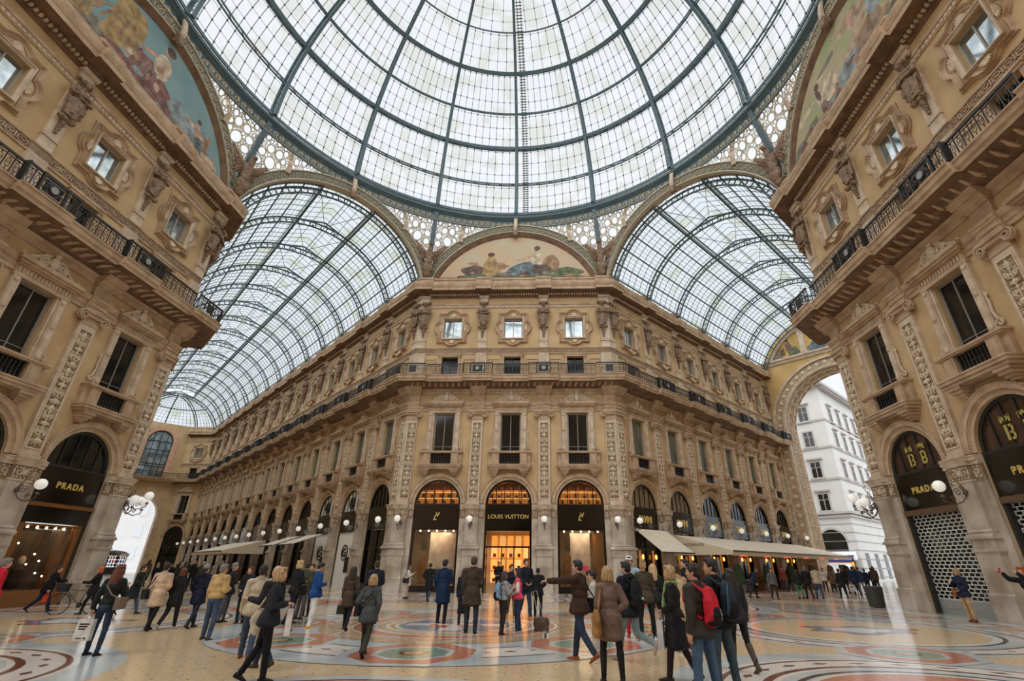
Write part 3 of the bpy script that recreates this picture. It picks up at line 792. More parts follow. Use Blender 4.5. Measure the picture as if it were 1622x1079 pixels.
def between(key, k, n):
    if key == 'front': return ['left','right'][k] + ' of the two flat pilasters on the middle facade'
    if key == 'right': return ['farther','nearer'][k] + ' of the two flat pilasters on the right-hand facade'
    if key == 'left': return ['nearer','farther'][k] + ' of the two flat pilasters on the left-hand facade'
    return ORD[k] + ' pilaster of the ' + key.replace('_',' ') + ' counted from its corner'
si = 0
def statue(run, x, y, rz, label, k):
    o = link('herm_statue', ST[k % 2], None, run.w(x, y), run.rz + rz); tag(o, label, 'statue', 'herm statues under the cornice'); return o
PILS = [(RF,'front',k,x) for k,x in enumerate((-.5*B,.5*B))] + [(RP,'right',k,x) for k,x in enumerate((-.5*B,.5*B))] + [(RQ,'left',k,x) for k,x in enumerate((-.5*B,.5*B))] \
     + [(RR,'right_gallery',k,S0+CB*(k+1)) for k in range(NR)] + [(RL,'left_gallery',k,-(S0+CB*(k+1))) for k in range(NL)]
for run, key, k, x in PILS:
    d = between(key, k, 0)
    place(pil0, run, x, 'relief panelled stone ' + d if key in ('right_gallery','left_gallery') else d, 'flat pilasters')
    place(ped0, run, x, 'railing panel with medallion above the ' + d, 'railing pedestals')
    si += 1; statue(run, x, 0, 0, 'dark herm statue above the ' + d, si)
CN = [(RF, HA, pilcR, pedR, 'right corner of the middle facade'), (RF, -HA, pilcL, pedL, 'left corner of the middle facade'),
      (RP, -HA, pilcL, pedL, 'far corner of the right-hand facade'), (RQ, HA, pilcR, pedR, 'far corner of the left-hand facade'),
      (RP, HA, pilcR, pedR, 'near corner of the right-hand facade'), (RQ, -HA, pilcL, pedL, 'near corner of the left-hand facade')]
for run, x, pc, rc, d in CN[:4]:
    place(pc, run, x, 'bent stone pilaster at the ' + d, 'corner pilasters'); place(rc, run, x, 'railing turning the ' + d, 'corner railings')
    s = 1 if pc is pilcR else -1
    statue(run, x - s*.42, -.02, 0, 'herm statue on the facade side of the ' + d, 0)
    o = statue(run, x + s*.42/R2, .42/R2, s*PI/4, 'herm statue on the gallery side of the ' + d, 1)
    e = link('eagle_sculpture', EAG, None, run.w(x - s*.12, -.3, 22.4), run.rz - s*PI/8); tag(e, 'brown spread eagle on a round shield, ' + d, 'sculpture', 'eagles on the cornice corners')
# ---- glass dome ---------------------------------------------------------------------------------
RD_, ZD = 17.7, 29.1
RINGS = [0, 10.8, 22.2, 32.6, 43.7, 54.1, 62.5, 71]
def dp(az, el, r=RD_):
    e = math.radians(el); return (r*math.cos(e)*math.cos(az), r*math.cos(e)*math.sin(az), ZD + r*math.sin(e))
dome = thing('glass_dome', 'great round dome of white glass on blue-green iron ribs over the crossing', 'dome')
for k in range(16):
    az = 2*PI*k/16; mb = MB(); els = [i*2.8 for i in range(27)]
    sx, sy = -math.sin(az), math.cos(az)
    for q, (r, w) in enumerate(((RD_-.02,.3),(RD_-.55,.26))):
        rows = []
        for e in els:
            c = dp(az, e, r); c2 = dp(az, e, r-.09); ww = w*(1-.4*e/75)
            rows.append([(c[0]+sx*ww/2, c[1]+sy*ww/2, c[2]), (c[0]-sx*ww/2, c[1]-sy*ww/2, c[2]), (c2[0]-sx*ww/2, c2[1]-sy*ww/2, c2[2]), (c2[0]+sx*ww/2, c2[1]+sy*ww/2, c2[2])])
        mb.grid(rows, cx=True)
    for i in range(54):
        e = i*1.4; s = 1 if i % 2 else -1
        mb.bar(dp(az, e, RD_-.08 if s > 0 else RD_-.55), dp(az, e+1.4, RD_-.55 if s > 0 else RD_-.08), .05, .05)
    mb.build('rib', [iron], dome)
for q, el in enumerate(RINGS):
    mb = MB(); n = 96; big = q in (0, 2, 4, 6, 7); w = .3 if big else .16
    for r, ww in ((RD_-.02, w), (RD_-.42, w*.8)) if big else ((RD_-.02, .1), (RD_-.3, .1)):
        rows = []
        for j in range(n):
            az = 2*PI*j/n
            rows.append([dp(az, el+math.degrees(ww/2/RD_), r), dp(az, el-math.degrees(ww/2/RD_), r), dp(az, el-math.degrees(ww/2/RD_), r-.09), dp(az, el+math.degrees(ww/2/RD_), r-.09)])
        mb.grid(rows, cx=True, cy=True)
    if not big or q == 2:
        for j in range(n): mb.bar(dp(2*PI*j/n, el, RD_-.05), dp(2*PI*(j+.5)/n, el, RD_-.3), .04, .04)
    mb.build('ring_beam', [iron], dome)
mb = MB()
for q in range(len(RINGS)-1):
    e0, e1 = RINGS[q], RINGS[q+1]
    for k in range(16):
        nb = 10 if q < 4 else (6 if q < 5 else 4)
        for j in range(1, nb):
            az = 2*PI*(k+j/nb)/16; es = [e0 + (e1-e0)*i/3 for i in range(4)]
            for a, b in zip(es, es[1:]):
                mb.bar(dp(az, a, RD_+.02), dp(az, b, RD_+.02), .032, .04, up=dp(az, a, 1))
            for i in range(1, 4):
                c = dp(az, e0+(e1-e0)*(i/3.2), RD_); mb.box(c[0]-.045, c[0]+.045, c[1]-.045, c[1]+.045, c[2]-.04, c[2]+.04)
    for i in range(1, 4):
        el = e0 + (e1-e0)*(i/3.2)
        for j in range(64): mb.bar(dp(2*PI*j/64, el, RD_+.02), dp(2*PI*(j+1)/64, el, RD_+.02), .016, .02)
tag(mb.build('glazing_bars', [gl_bar], dome), 'thin dark bars holding the dome panes')
mb = MB()
rows = [[dp(2*PI*j/96, el, RD_+.06) for j in range(96)] for el in [i*3.55 for i in range(21)]]
mb.grid(rows, cx=True); mb.build('panes', [dome_glass], dome)
mb = MB()   # lantern drum round the top opening
rr = RD_*math.cos(math.radians(71)); zz = ZD + RD_*math.sin(math.radians(71))
mb.lathe([(rr+.1,0),(rr+.1,1.2),(rr-.05,1.2),(rr-.05,0)], (0,0,zz), 48, 0); mb.build('lantern_drum', [fret], dome)
mb = MB(); mb.lathe([(rr+.2,1.2),(rr*.6,2.2),(.1,2.8)], (0,0,zz), 32); mb.build('lantern_glass', [dome_glass], dome)
mb = MB()   # roof ladder seen through the glass
for az0 in (PI/2 - .045,):
    for s in (-1, 1): 
        P = [dp(az0 + s*.008/max(.3,math.cos(math.radians(e))), e, RD_+.3) for e in range(2, 70, 2)]
        for a, b in zip(P, P[1:]): mb.bar(a, b, .05, .05)
    for i in range(90):
        e = 2+i*.75; d = .016/max(.3,math.cos(math.radians(e))); mb.bar(dp(az0-d, e, RD_+.3), dp(az0+d, e, RD_+.3), .06, .05)
mb.build('ladder', [gl_bar], dome)

# ---- pierced spandrels and ring frieze between the arches and the dome --------------------------
AC, AR1, AR2 = 20.0, 7.25, 8.02        # big arches: centre height, fret ring radii
def arc_h(x, r=AR2): return AC + math.sqrt(max(0, r*r - x*x))
ZT = 28.55
def pend(az, v, back=0):
    """point on the ruled surface between arch crown curve (v=0) and the dome ring (v=1)"""
    k = round((az - PI/2)/(PI/4)); th = az - PI/2 - k*PI/4
    bx = A*math.tan(th); bx = max(-HA, min(HA, bx)); rb = A/math.cos(th) if abs(th) < PI/8 else math.hypot(A, HA)
    zb = arc_h(bx); r = rb + (RD_-.1 - rb)*v
    return ((r-back)*math.cos(az), (r-back)*math.sin(az), zb + (ZT - zb)*v)
for k in range(8):
    ac = PI/8 + k*PI/4 + 0.0
    if abs(((ac - 1.5*PI + PI) % (2*PI)) - PI) < PI/3.5: continue     # behind the camera
    root = thing('pierced_spandrel', 'pierced metal spandrel with star rosettes beside the ' + {0:'right-hand facade lunette',1:'middle lunette, right side',2:'middle lunette, left side',3:'left-hand facade lunette'}.get(k, 'rear arch'), 'spandrel', group='pierced spandrels')
    for half in (-1, 1):
        mb = MB()
        def Q(u, w, b=0):   # u metres along from the corner, w height absolute
            az = ac + half*u/18.2; p0 = pend(az, 0); v = (w - p0[2])/(ZT - .75 - p0[2]) if ZT-.75-p0[2] > .02 else 0
            return pend(az, max(0, min(1, v))*.87, b)
        def inside(u, w, r):
            az = ac + half*u/18.2
            lo = max(pend(ac + half*(u-r)/18.2, 0)[2] if u-r > 0 else 0, pend(az, 0)[2], pend(ac+half*(u+r)/18.2, 0)[2])
            return u - r > .12 and u + r < 6.9 and w - r > lo + .02 and w + r < ZT - .78
        def ring(u, w, r, t):
            n = 14 if r > .25 else 9
            P = [Q(u+r*math.cos(2*PI*i/n), w+r*math.sin(2*PI*i/n), .04) for i in range(n)]; mb.tube(P, t*1.15, 4, closed=True)
        rg = random.Random(11); circ = []
        cu, cw = 1.25, ZT-2.35
        circ.append((cu, cw, .36))
        for i in range(8):
            a = 2*PI*i/8 + .39; c = (cu+.84*math.cos(a), cw+.84*math.sin(a), .27)
            if inside(*c): circ.append(c)
        for i in range(8):
            a = 2*PI*i/8; c = (cu+.58*math.cos(a), cw+.58*math.sin(a)); d = (cu+1.15*math.cos(a), cw+1.15*math.sin(a))
            if inside(d[0], d[1], .05): mb.tube([Q(c[0], c[1], .04), Q(d[0], d[1], .04)], .025, 4)
        for tr, rr_ in ((500,.19),(1400,.12),(2400,.08),(2400,.055)):
            for _ in range(tr):
                u = rg.uniform(.1, 6.2); w = rg.uniform(22.9, ZT-.75)
                if not inside(u, w, rr_): continue
                if all((u-a)**2 + (w-b)**2 > (rr_+r)**2*.97 for a, b, r in circ): circ.append((u, w, rr_))
        for u, w, r in circ: ring(u, w, r, .04 if r > .15 else .028)
        # borders
        us = [i*.35 for i in range(19)]
        mb.tube([Q(u, pend(ac+half*u/18.2, 0)[2]+.03) for u in us], .06, 4)
        mb.tube([Q(u, ZT-.75) for u in us if pend(ac+half*u/18.2,0)[2] < ZT-.8], .09, 4)
        mb.build('pierced_panel', [fret], root)
    # upright rib in the corner
    mb = MB(); P = [pend(ac, v/8, .1) for v in range(9)]
    for a, b in zip(P, P[1:]): mb.bar(a, b, .34, .3, up=(math.cos(ac), math.sin(ac), 0))
    mb.build('corner_rib', [iron], root)
mb = MB()   # wave scroll frieze under the dome ring
n = 192
rows = [[(r*math.cos(2*PI*j/n), r*math.sin(2*PI*j/n), z) for j in range(n)] for r, z in ((RD_-.05,ZT-.78),(RD_-.15,ZT-.78),(RD_-.1,ZT),(RD_-.3,ZT+.1),(RD_-.3,ZT+.45),(RD_+.2,ZT+.5))]
mb.grid(rows, 0, cx=True)
rows = [[(r*math.cos(2*PI*j/n), r*math.sin(2*PI*j/n), z) for j in range(n)] for r, z in ((RD_-.3,ZT+.16),(RD_-.42,ZT+.18),(RD_-.42,ZT+.4),(RD_-.3,ZT+.43))]
mb.grid(rows, 0, cx=True)
for j in range(220):
    az = 2*PI*j/220 ; r = RD_-.16
    if -PI*.9 < math.atan2(math.sin(az), math.cos(az)) < -PI*.1: continue
    P = []
    for i in range(15):
        t = i/14; a = PI/2 + 2*PI*1.35*t; q = .2*(1-.75*t)
        P.append((az + q*math.cos(a)/r, ZT-.4 + q*math.sin(a)))
    mb.tube([(r*math.cos(a), r*math.sin(a), z) for a, z in P], .042, 4, 1)
    mb.tube([(r*math.cos(az-.02), r*math.sin(az-.02), ZT-.7), (r*math.cos(az+.02), r*math.sin(az+.02), ZT-.66)], .03, 4, 1)
o = mb.build('wave_scroll_frieze', [iron, fret]); tag(o, 'dark ring frieze of pale wave scrolls under the dome', 'frieze')
# ---- big ring arches on the eight sides -----------------------------------------------------------
def ring_arch(mb, depth=.25):
    a0 = math.acos(HA/AR2)*1.0; a0 = math.asin((22.9-AC)/AR2)
    mb.arch(0, AC, AR1, AR1+.07, -depth-.06, .35, a0, PI-a0, 40, 0); mb.arch(0, AC, AR2-.07, AR2, -depth-.06, .2, a0, PI-a0, 40, 0)
    mb.arch(0, AC, AR1+.07, AR2-.07, -depth+.04, .1, a0, PI-a0, 40, 1)
    rm = (AR1+AR2)/2; n = 34
    for i in range(n):
        a = a0 + (PI-2*a0)*(i+.5)/n; cx, cz = rm*math.cos(a), AC+rm*math.sin(a); y = -depth
        P = [(cx+.2*math.cos(2*PI*j/10), y, cz+.2*math.sin(2*PI*j/10)) for j in range(10)]; mb.tube(P, .022, 4, 0, True)
        for j in range(6):
            b = 2*PI*j/6; mb.ball((cx+.11*math.cos(b), y, cz+.11*math.sin(b)), (.035,.03,.035), 5, 4, 0)
        mb.ball((cx, y, cz), (.05,.05,.05), 6, 4, 0)
        a2 = a0 + (PI-2*a0)*i/n; ux, uz = math.cos(a2), math.sin(a2)
        for s in (-1, 1):
            c2 = (rm+s*.2)*ux, AC+(rm+s*.2)*uz; mb.spiral(c2[0], c2[1], y, .11, 1.2, a2, s, .02, seg=8, nn=4, k=0)
mb = MB(); ring_arch(mb); RAM = mb.mesh('ring_arch', [fret, fret_bg])
for k, nm in ((2,'middle facade lunette'),(1,'right gallery mouth'),(3,'left gallery mouth'),(0,'right-hand facade lunette'),(4,'left-hand facade lunette')):
    az = k*PI/4; o = link('ring_arch', RAM, None, (A*math.cos(az), A*math.sin(az), 0), az - PI/2)
    tag(o, 'broad fretwork ring arch over the ' + nm, 'arch', 'fretwork ring arches')
    o = thing('arch_bracket', 'pale straps holding the ring arch to the dome, over the ' + nm, 'bracket', (A*math.cos(az), A*math.sin(az), 0), az - PI/2, 'ring arch straps')
    for x in (-4.6, 0, 4.6):
        mb = MB(); z0 = arc_h(x, AR1-.15); z1 = ZT+.3
        P = [(x, -.42, z0), (x, -.5, z0+.4), (x, -.45, (z0+z1)/2), (x*.96, -.2+(RD_*(1-math.cos(x/RD_)))*0 + .0, z1)]
        if abs(x) > 1: P = [(x, -.35, arc_h(x, AR2-.3)), (x, -.5, arc_h(x, AR2)+.3), (x, .35, ZT+.2)]
        for a, b in zip(P, P[1:]): mb.bar(a, b, .3, .12, up=(0,1,0))
        if x == 0: mb.cbox((0,-.45,z0-.1), (.42,.35,.5), 1); mb.ball((0,-.5,z0-.38), (.2,.2,.14), 8, 6, 1)
        mb.build('strap', [stone_l, bronze], o)
# ---- painted lunettes ----------------------------------------------------------------------------------
ML = 6.8
def lunette(run, nm, ground, shapes, desc, sky2):
    r = thing('painted_lunette', desc, 'mural', run.w(0), run.rz)
    a0 = math.asin((22.6-AC)/ML)
    mb = MB(); n = 40
    mb.poly([(ML*math.cos(a0+(PI-2*a0)*i/n), -.1, AC+ML*math.sin(a0+(PI-2*a0)*i/n)) for i in range(n+1)], 0)
    for ang in shapes:
        y = -.1002 - .0002*len(mb.f)
        mb.poly([(x, y, 22.6+z) for x, z in chaikin(ang[1], 1)], ang[0]+1)
    pal = [mat('mural_%s_ground' % nm, ground, .9, var2=sky2, vscale=.45, detail=5)]
    for j, c in enumerate(PAL): pal.append(mat('mural_pigment_%d' % j, c, .9, var=.4, vscale=2.5, detail=6, bump=0))
    mb.build('mural', pal, r)
    mb = MB(); a1 = math.asin((22.55-AC)/7.2)
    mb.arch(0, AC, ML, ML+.22, -.3, .1, a1, PI-a1, 48, y0b=-.12); mb.arch(0, AC, ML+.22, ML+.45, -.2, .2, a1, PI-a1, 48); mb.box(-6.5, 6.5, -.4, .1, 22.4, 22.64)
    mb.build('brown_frame', [soffit], r)
    return r
PAL = [(104,124,134),(166,134,106),(178,150,104),(142,104,98),(208,190,164),(110,122,94),(110,94,82),(194,160,138),(150,160,160),(140,136,120)]
def chaikin(P, n=2):
    for _ in range(n):
        P = [q for a, b in zip(P, P[1:]+P[:1]) for q in ((a[0]*.75+b[0]*.25, a[1]*.75+b[1]*.25), (a[0]*.25+b[0]*.75, a[1]*.25+b[1]*.75))]
    return P
def blobp(cx, cz, rx, rz_, n=12, w=0, seed=0, sc_=1):
    g = random.Random(seed); return [(sc_*(cx + rx*(1+g.uniform(-w,w))*math.cos(2*PI*i/n)), cz + rz_*(1+g.uniform(-w,w))*math.sin(2*PI*i/n)) for i in range(n)]
def daub(n, x0, x1, z0, z1, cols, seed, rx=.5, rz_=.18):
    g = random.Random(seed); out = []
    for _ in range(n):
        out.append((g.choice(cols), blobp(g.uniform(x0, x1), g.uniform(z0, z1), rx*g.uniform(.4,1.2), rz_*g.uniform(.4,1.2), 9, .35, g.randrange(999))))
    return out
def folds(x, z, h, s, k):
    out = []
    for i in range(7):
        a = -.5+.1*i; b = a + .12; out.append((k, [(x+a*h*s, z+.04*h), (x+(a+.05)*h*s, z+.2*h), (x+(a*.5+.02)*h*s, z+(.36+.02*i)*h), (x+(a*.5)*h*s, z+(.35+.02*i)*h), (x+(a+.015)*h*s, z+.2*h)]))
    return out
def figure(x, z, h, s=1, robe=0, top=4, skin=7):
    """a plain seated robed figure as flat patches"""
    F = figure0(x, z, h, s, robe, top, skin); return F[:1] + folds(x, z, h, s, 9 if robe != 9 else 6) + F[1:]
def figure0(x, z, h, s=1, robe=0, top=4, skin=7):
    return [(robe, [(x-.55*h*s,z),(x-.6*h*s,z+.18*h),(x-.3*h*s,z+.42*h),(x+.05*h*s,z+.5*h),(x+.2*h*s,z+.3*h),(x+.15*h*s,z)]),
            (top, [(x-.05*h*s,z+.4*h),(x-.02*h*s,z+.72*h),(x+.12*h*s,z+.8*h),(x+.26*h*s,z+.7*h),(x+.24*h*s,z+.35*h)]),
            (skin, [(x-.02*h*s,z+.68*h),(x-.3*h*s,z+.52*h),(x-.38*h*s,z+.56*h),(x-.28*h*s,z+.47*h),(x,z+.6*h)]),
            (skin, blobp(x+.1*h*s, z+.88*h, .065*h, .085*h)), (6, blobp(x+.13*h*s, z+.92*h, .09*h, .08*h))]
mid = [(5, [(-4.6,0),(-4.4,.5),(-3,.55),(0,.3),(3,.5),(5.2,.4),(6.2,0)]), (3, [(-1.8,.35),(-1.2,.7),(.2,.6),(.6,.3)]),
       (6, blobp(-3.4,.9,1.0,.5,12,.2,1)), (2, [(-2.6,.3),(-2.7,1.2),(-2.3,2.2),(-1.7,2.3),(-1.4,1.4),(-1.1,.5)]), (6, blobp(-2.0,2.45,.3,.22)), (1, blobp(-1.2,1.3,.7,.35,10,.3,2))] \
      + figure(1.4, .3, 3.0, 1.2, 0, 4) + [(1, blobp(3.0,1.5,.75,.85,14,.1,4)), (6, blobp(2.2,.9,.8,.5,12,.2,5)), (5, blobp(4.4,.7,1.2,.4,12,.3,6)), (2, blobp(4.6,.3,.7,.2,8,.3,7))]
mid = daub(9, -4.5, -1, .3, 1.6, [7,1,9,4], 5) + mid + daub(16, -4.8, 5.2, .1, .8, [3,5,6,9,8,1], 8, .4, .14) + daub(6, .2, 1.6, .5, 1.3, [0,8,6], 12, .35, .12)
lunette(RF, 'middle', (206,176,144), mid, 'faded lunette painting of a reclining figure in blue robes, middle facade', (196,186,160))
lf = [(9, [(-6.2,0),(-5.6,.9),(-3.6,1.1),(-2,.7),(0,.9),(3,.6),(6,.2),(6.2,0)])] + figure(-.2, .4, 3.6, 1, 3, 4) + [(2, [(-3.2,.5),(-2.9,1.6),(-3.0,2.8),(-2.5,3.9),(-2.0,3.6),(-1.5,3.8),(-1.1,2.9),(-1.3,2.0),(-.8,1.2)]), (3, [(-.2,.2),(-.3,1.6),(.9,1.8),(2.0,.4)])] \
     + figure(3.6, .3, 1.9, -1, 0, 7) + [(1, [(3.9,1.4),(4.5,2.0),(4.5,1.0),(4.1,.8)]), (8, blobp(2.4,1.0,1.1,.5,12,.3,3)), (4, blobp(4.9,.4,.9,.4,12,.3,8))] + folds(-1.9, .6, 5.2, .9, 1) + figure(-4.0, .4, 2.6, 1, 2, 1)
lf = daub(8, 1, 5.5, .5, 1.6, [8,4,9], 3, .8, .3) + lf + daub(22, -5.6, 5.6, .1, 1.0, [3,2,9,6,8,1], 18, .45, .16) + daub(8, -1.6, .4, .8, 2.4, [3,7,4], 22, .25, .3)
lunette(RQ, 'left', (142,168,166), lf, 'lunette painting with robed figures on a teal sky, left-hand facade', (122,156,160))
rf = [(9, [(-6.2,0),(-5.9,.9),(-5.0,1.3),(-4.4,.8),(-3.8,1.5),(-3,.8),(0,.7),(4,.9),(6.2,0)])] + figure(-2.2, .5, 2.4, -1, 3, 4, 1) + [(4, blobp(-1.6,1.7,.8,.7,14,.25,9)), (8, blobp(.4,1.0,1.5,.6,12,.3,2)), (6, [(-2.6,1.6),(-2.8,2.5),(-2.5,2.6),(-2.3,1.8)]), (3, blobp(-4.4,.6,.7,.5,9,.3,5))] + figure(2, .5, 3, 1, 1, 8)
rf = daub(10, -5, 5, 1, 3.5, [4,7,9], 4, .9, .3) + rf + daub(24, -5.6, 5.6, .1, 1.2, [3,5,9,6,8,1], 28, .45, .18)
lunette(RP, 'right', (190,172,142), rf, 'lunette painting of figures and trees on a pale green sky, right-hand facade', (158,166,122))

# ---- barrel vaults of the two galleries ------------------------------------------------------------------
VC, VR = 19.95, 7.22
def vault(name, label, d, length, apse=False):
    """d = unit plan direction; starts at the mouth plane"""
    root = thing(name, label, 'glass roof')
    o = Vector(((A+HA)/2*(1 if d[0] > 0 else -1), (A+HA)/2, 0)); D = Vector((d[0], d[1], 0)); T = Vector((-d[1], d[0], 0))
    P = lambda s, a, r=VR: tuple(o + D*s + T*(r*math.cos(a)) + Vector((0,0,VC + r*math.sin(a))))
    a0 = math.asin((22.55-VC)/VR); al = math.acos(2.1/VR)       # lantern edges
    spans = [(a0, al), (PI-al, PI-a0)]
    n = int(round((length-S0)/CB)); AN = [a0+(PI-2*a0)*i/30 for i in range(31)]
    for k in range(0, n+1):
        s = S0 + CB*k if k else .45; mb = MB()
        for r, w in ((VR-.03,.13),(VR-.47,.11)):
            rows = [[P(s-w/2,a,r), P(s+w/2,a,r), P(s+w/2,a,r-.09), P(s-w/2,a,r-.09)] for a in AN]; mb.grid(rows, cx=True)
        for i in range(36):
            a = a0+(PI-2*a0)*(i+.5)/36; mb.bar(P(s,a,VR-.1), P(s,a,VR-.47), .07, .07)
        for e in (a0, PI-a0): mb.bar(P(s,e,VR-.3), tuple(Vector(P(s,e,VR-.3))-Vector((0,0,.9))), .3, .34)
        if k and k < n + 1:
            for q in (-1, 1):
                c = P(s, PI/2, VR-.2); t = T*(2.1*q); b = tuple(Vector((c[0],c[1],VC+VR*math.sin(al)-.1)) + t)
                mb.bar(b, tuple(Vector(c)+Vector((0,0,.5))), .1, .1); 
                mb.ball(tuple(Vector(c)+T*q*.9+Vector((0,0,-.25))), .1, 6, 4)
        mb.build('truss', [iron_d], root)
    mb = MB()
    for a in [a0+.02, a0+(al-a0)*.2, a0+(al-a0)*.4, a0+(al-a0)*.6, a0+(al-a0)*.8, al, PI-al, PI-(a0+(al-a0)*.8), PI-(a0+(al-a0)*.6), PI-(a0+(al-a0)*.4), PI-(a0+(al-a0)*.2), PI-a0-.02]:
        big = a in (al, PI-al); mb.bar(P(0,a,VR-.05), P(length,a,VR-.05), .16 if big else .08, .3 if big else .1)
    for k in range(n):     # crossed ties below the ridge
        s = S0 + CB*k; s2 = s + CB
        for q in (-1, 1):
            mb.bar(P(s, al if q > 0 else PI-al, VR-.1), P(s2, PI/2, VR-.1), .035, .035)
        mb.bar(P(s, PI/2, VR-.25), P(s2, PI/2, VR-.25), .05, .05)
    mb.build('purlins', [iron_d], root)
    mb = MB(); ng = int(length/.78)
    for i in range(ng):
        s = length*i/ng
        for (b0, b1) in spans:
            for j in range(6): mb.bar(P(s, b0+(b1-b0)*j/6, VR+.02), P(s, b0+(b1-b0)*(j+1)/6, VR+.02), .03, .04)
    for (b0, b1) in spans:
        for j in range(1, 20): mb.bar(P(0, b0+(b1-b0)*j/20, VR+.02), P(length, b0+(b1-b0)*j/20, VR+.02), .02, .02)
    zl = VC + VR*math.sin(al)
    H = lambda s, t, z: tuple(o + D*s + T*t + Vector((0,0,z)))
    for i in range(ng):
        s = length*i/ng
        for q in (-1, 1): mb.bar(H(s,q*2.1,zl+.5), H(s,0,zl+1.5), .025, .03)
    for q in (-1, 1):
        for t in (.7, 1.4): mb.bar(H(0,q*t,zl+1.5-t/2.1), H(length,q*t,zl+1.5-t/2.1), .03, .04)
        mb.bar(H(0,q*2.1,zl+.5), H(length,q*2.1,zl+.5), .1, .12)
    mb.build('glazing_bars', [gl_bar], root)
    mb = MB()
    for (b0, b1) in spans: mb.grid([[P(length*i/ng, b0+(b1-b0)*j/10, VR+.05) for i in range(ng+1)] for j in range(11)])
    for q in (-1, 1):
        mb.poly([H(0,q*2.1,zl+.55), H(length,q*2.1,zl+.55), H(length,0,zl+1.55), H(0,0,zl+1.55)])
        mb.poly([H(0,q*2.12,zl), H(length,q*2.12,zl), H(length,q*2.12,zl+.55), H(0,q*2.12,zl+.55)])
    mb.build('panes', [vault_glass], root)
    if apse:
        mb = MB(); g = MB(); ps = MB()
        def Ap(b, e, r=VR):   # b bearing -90..90, e elevation
            return tuple(o + D*(length + r*math.cos(e)*math.cos(b)) + T*(r*math.cos(e)*math.sin(b)) + Vector((0,0,VC + r*math.sin(e))))
        for kk in range(5):
            b = -PI/2 + PI*kk/4
            for r in (VR-.03, VR-.5):
                for i in range(12): mb.bar(Ap(b, a0+(1.5-a0)*i/12, r), Ap(b, a0+(1.5-a0)*(i+1)/12, r), .15, .09)
        for i in range(24):
            e = a0+(1.5-a0)*.45; mb.bar(Ap(-PI/2+PI*i/24, e), Ap(-PI/2+PI*(i+1)/24, e), .12, .12)
        for i in range(1, 32):
            b = -PI/2 + PI*i/32
            for j in range(8): g.bar(Ap(b, a0+(1.4-a0)*j/8, VR+.02), Ap(b, a0+(1.4-a0)*(j+1)/8, VR+.02), .035, .05)
        for j in range(1, 14):
            e = a0+(1.5-a0)*j/14
            for i in range(24): g.bar(Ap(-PI/2+PI*i/24, e, VR+.02), Ap(-PI/2+PI*(i+1)/24, e, VR+.02), .03, .03)
        ps.grid([[Ap(-PI/2+PI*i/24, a0+(1.57-a0)*j/10, VR+.05) for i in range(25)] for j in range(11)])
        mb.build('apse_ribs', [iron_d], root); g.build('apse_glazing_bars', [gl_bar], root); ps.build('apse_panes', [vault_glass], root)
    return root
vault('glass_vault', 'iron and glass barrel vault over the left gallery', (-1/R2, 1/R2), SE_L, True)
vault('glass_vault', 'iron and glass barrel vault over the right gallery', (1/R2, 1/R2), SE_R)
# sill wall between cornice and vault
for run, x0, x1, nm in ((RR, 0, SE_R, 'right'), (RL, -SE_L, 0, 'left')):
    mb = MB(); mb.box(x0+(.2 if nm == 'right' else 0), x1-(.2 if nm == 'left' else 0), .25, .6, 22.55, 22.9); struct('trim_vault_sill_' + nm, mb, [stone_l], run.w(0), run.rz)
# ---- far ends of the galleries, rear of the hall, ground, street ------------------------------------------
mR = ((A+HA)/2, (A+HA)/2)
class Loc:   # frame at a gallery axis: x across (left to right as seen looking out), y outward along the gallery
    def __init__(s, sgn): s.o = (sgn*mR[0], mR[1]); s.rz = -PI/4 if sgn > 0 else PI/4
    def w(s, x, y=0, z=0):
        c, n = math.cos(s.rz), math.sin(s.rz); return (s.o[0]+x*c-y*n, s.o[1]+x*n+y*c, z)
GR, GL = Loc(1), Loc(-1)
def arch_wall(mb, half, ztop, r, zc, y0, th, k=0, kj=1, n=32, lun=None, z0=0, sill=0):
    """wall with one arched opening; top edge follows the vault circle when lun"""
    T = [(r*math.cos(PI*i/n), zc+r*math.sin(PI*i/n)) for i in range(n+1)]
    for y, f in ((y0, 1), (y0+th, -1)):
        P = [(x, y, z) for x, z in T]
        for i in range(n): mb.poly([P[i], (T[i][0], y, ztop), (T[i+1][0], y, ztop), P[i+1]], k)
        for s in (-1, 1): mb.poly([(s*r, y, z0), (s*half, y, z0), (s*half, y, ztop), (s*r, y, ztop)], k)
        if sill > z0: mb.poly([(-r, y, z0), (r, y, z0), (r, y, sill), (-r, y, sill)], k)
    b = max(z0, sill)
    mb.grid([[(r, y0, b)] + [(x, y0, z) for x, z in T] + [(-r, y0, b)], [(r, y0+th, b)] + [(x, y0+th, z) for x, z in T] + [(-r, y0+th, b)]], kj)
    if lun:
        a0 = math.asin((ztop-lun[0])/lun[1])
        mb.poly([(lun[1]*math.cos(a0+(PI-2*a0)*i/n), y0, lun[0]+lun[1]*math.sin(a0+(PI-2*a0)*i/n)) for i in range(n+1)], k)
mb = MB(); arch_wall(mb, HM, 22.9, 5.75, 15.2, SE_R, 3.0, 0, 1, 32, (VC, VR+.1)); struct('wall_gallery_right_end', mb, [mat('yellow_plaster', (216,182,122), .85, var2=(204,168,108), vscale=.7), stone], GR.w(0), GR.rz)
t = thing('entrance_arch', 'tall carved stone entrance arch closing the right gallery', 'arch', GR.w(0), GR.rz)
mb = MB(); y = SE_R
mb.arch(0, 15.2, 5.75, 6.0, y-.2, y, n=40); mb.arch(0, 15.2, 6.0, 6.75, y-.12, y, n=40, k=1); mb.arch(0, 15.2, 6.75, 7.0, y-.3, y, n=40)
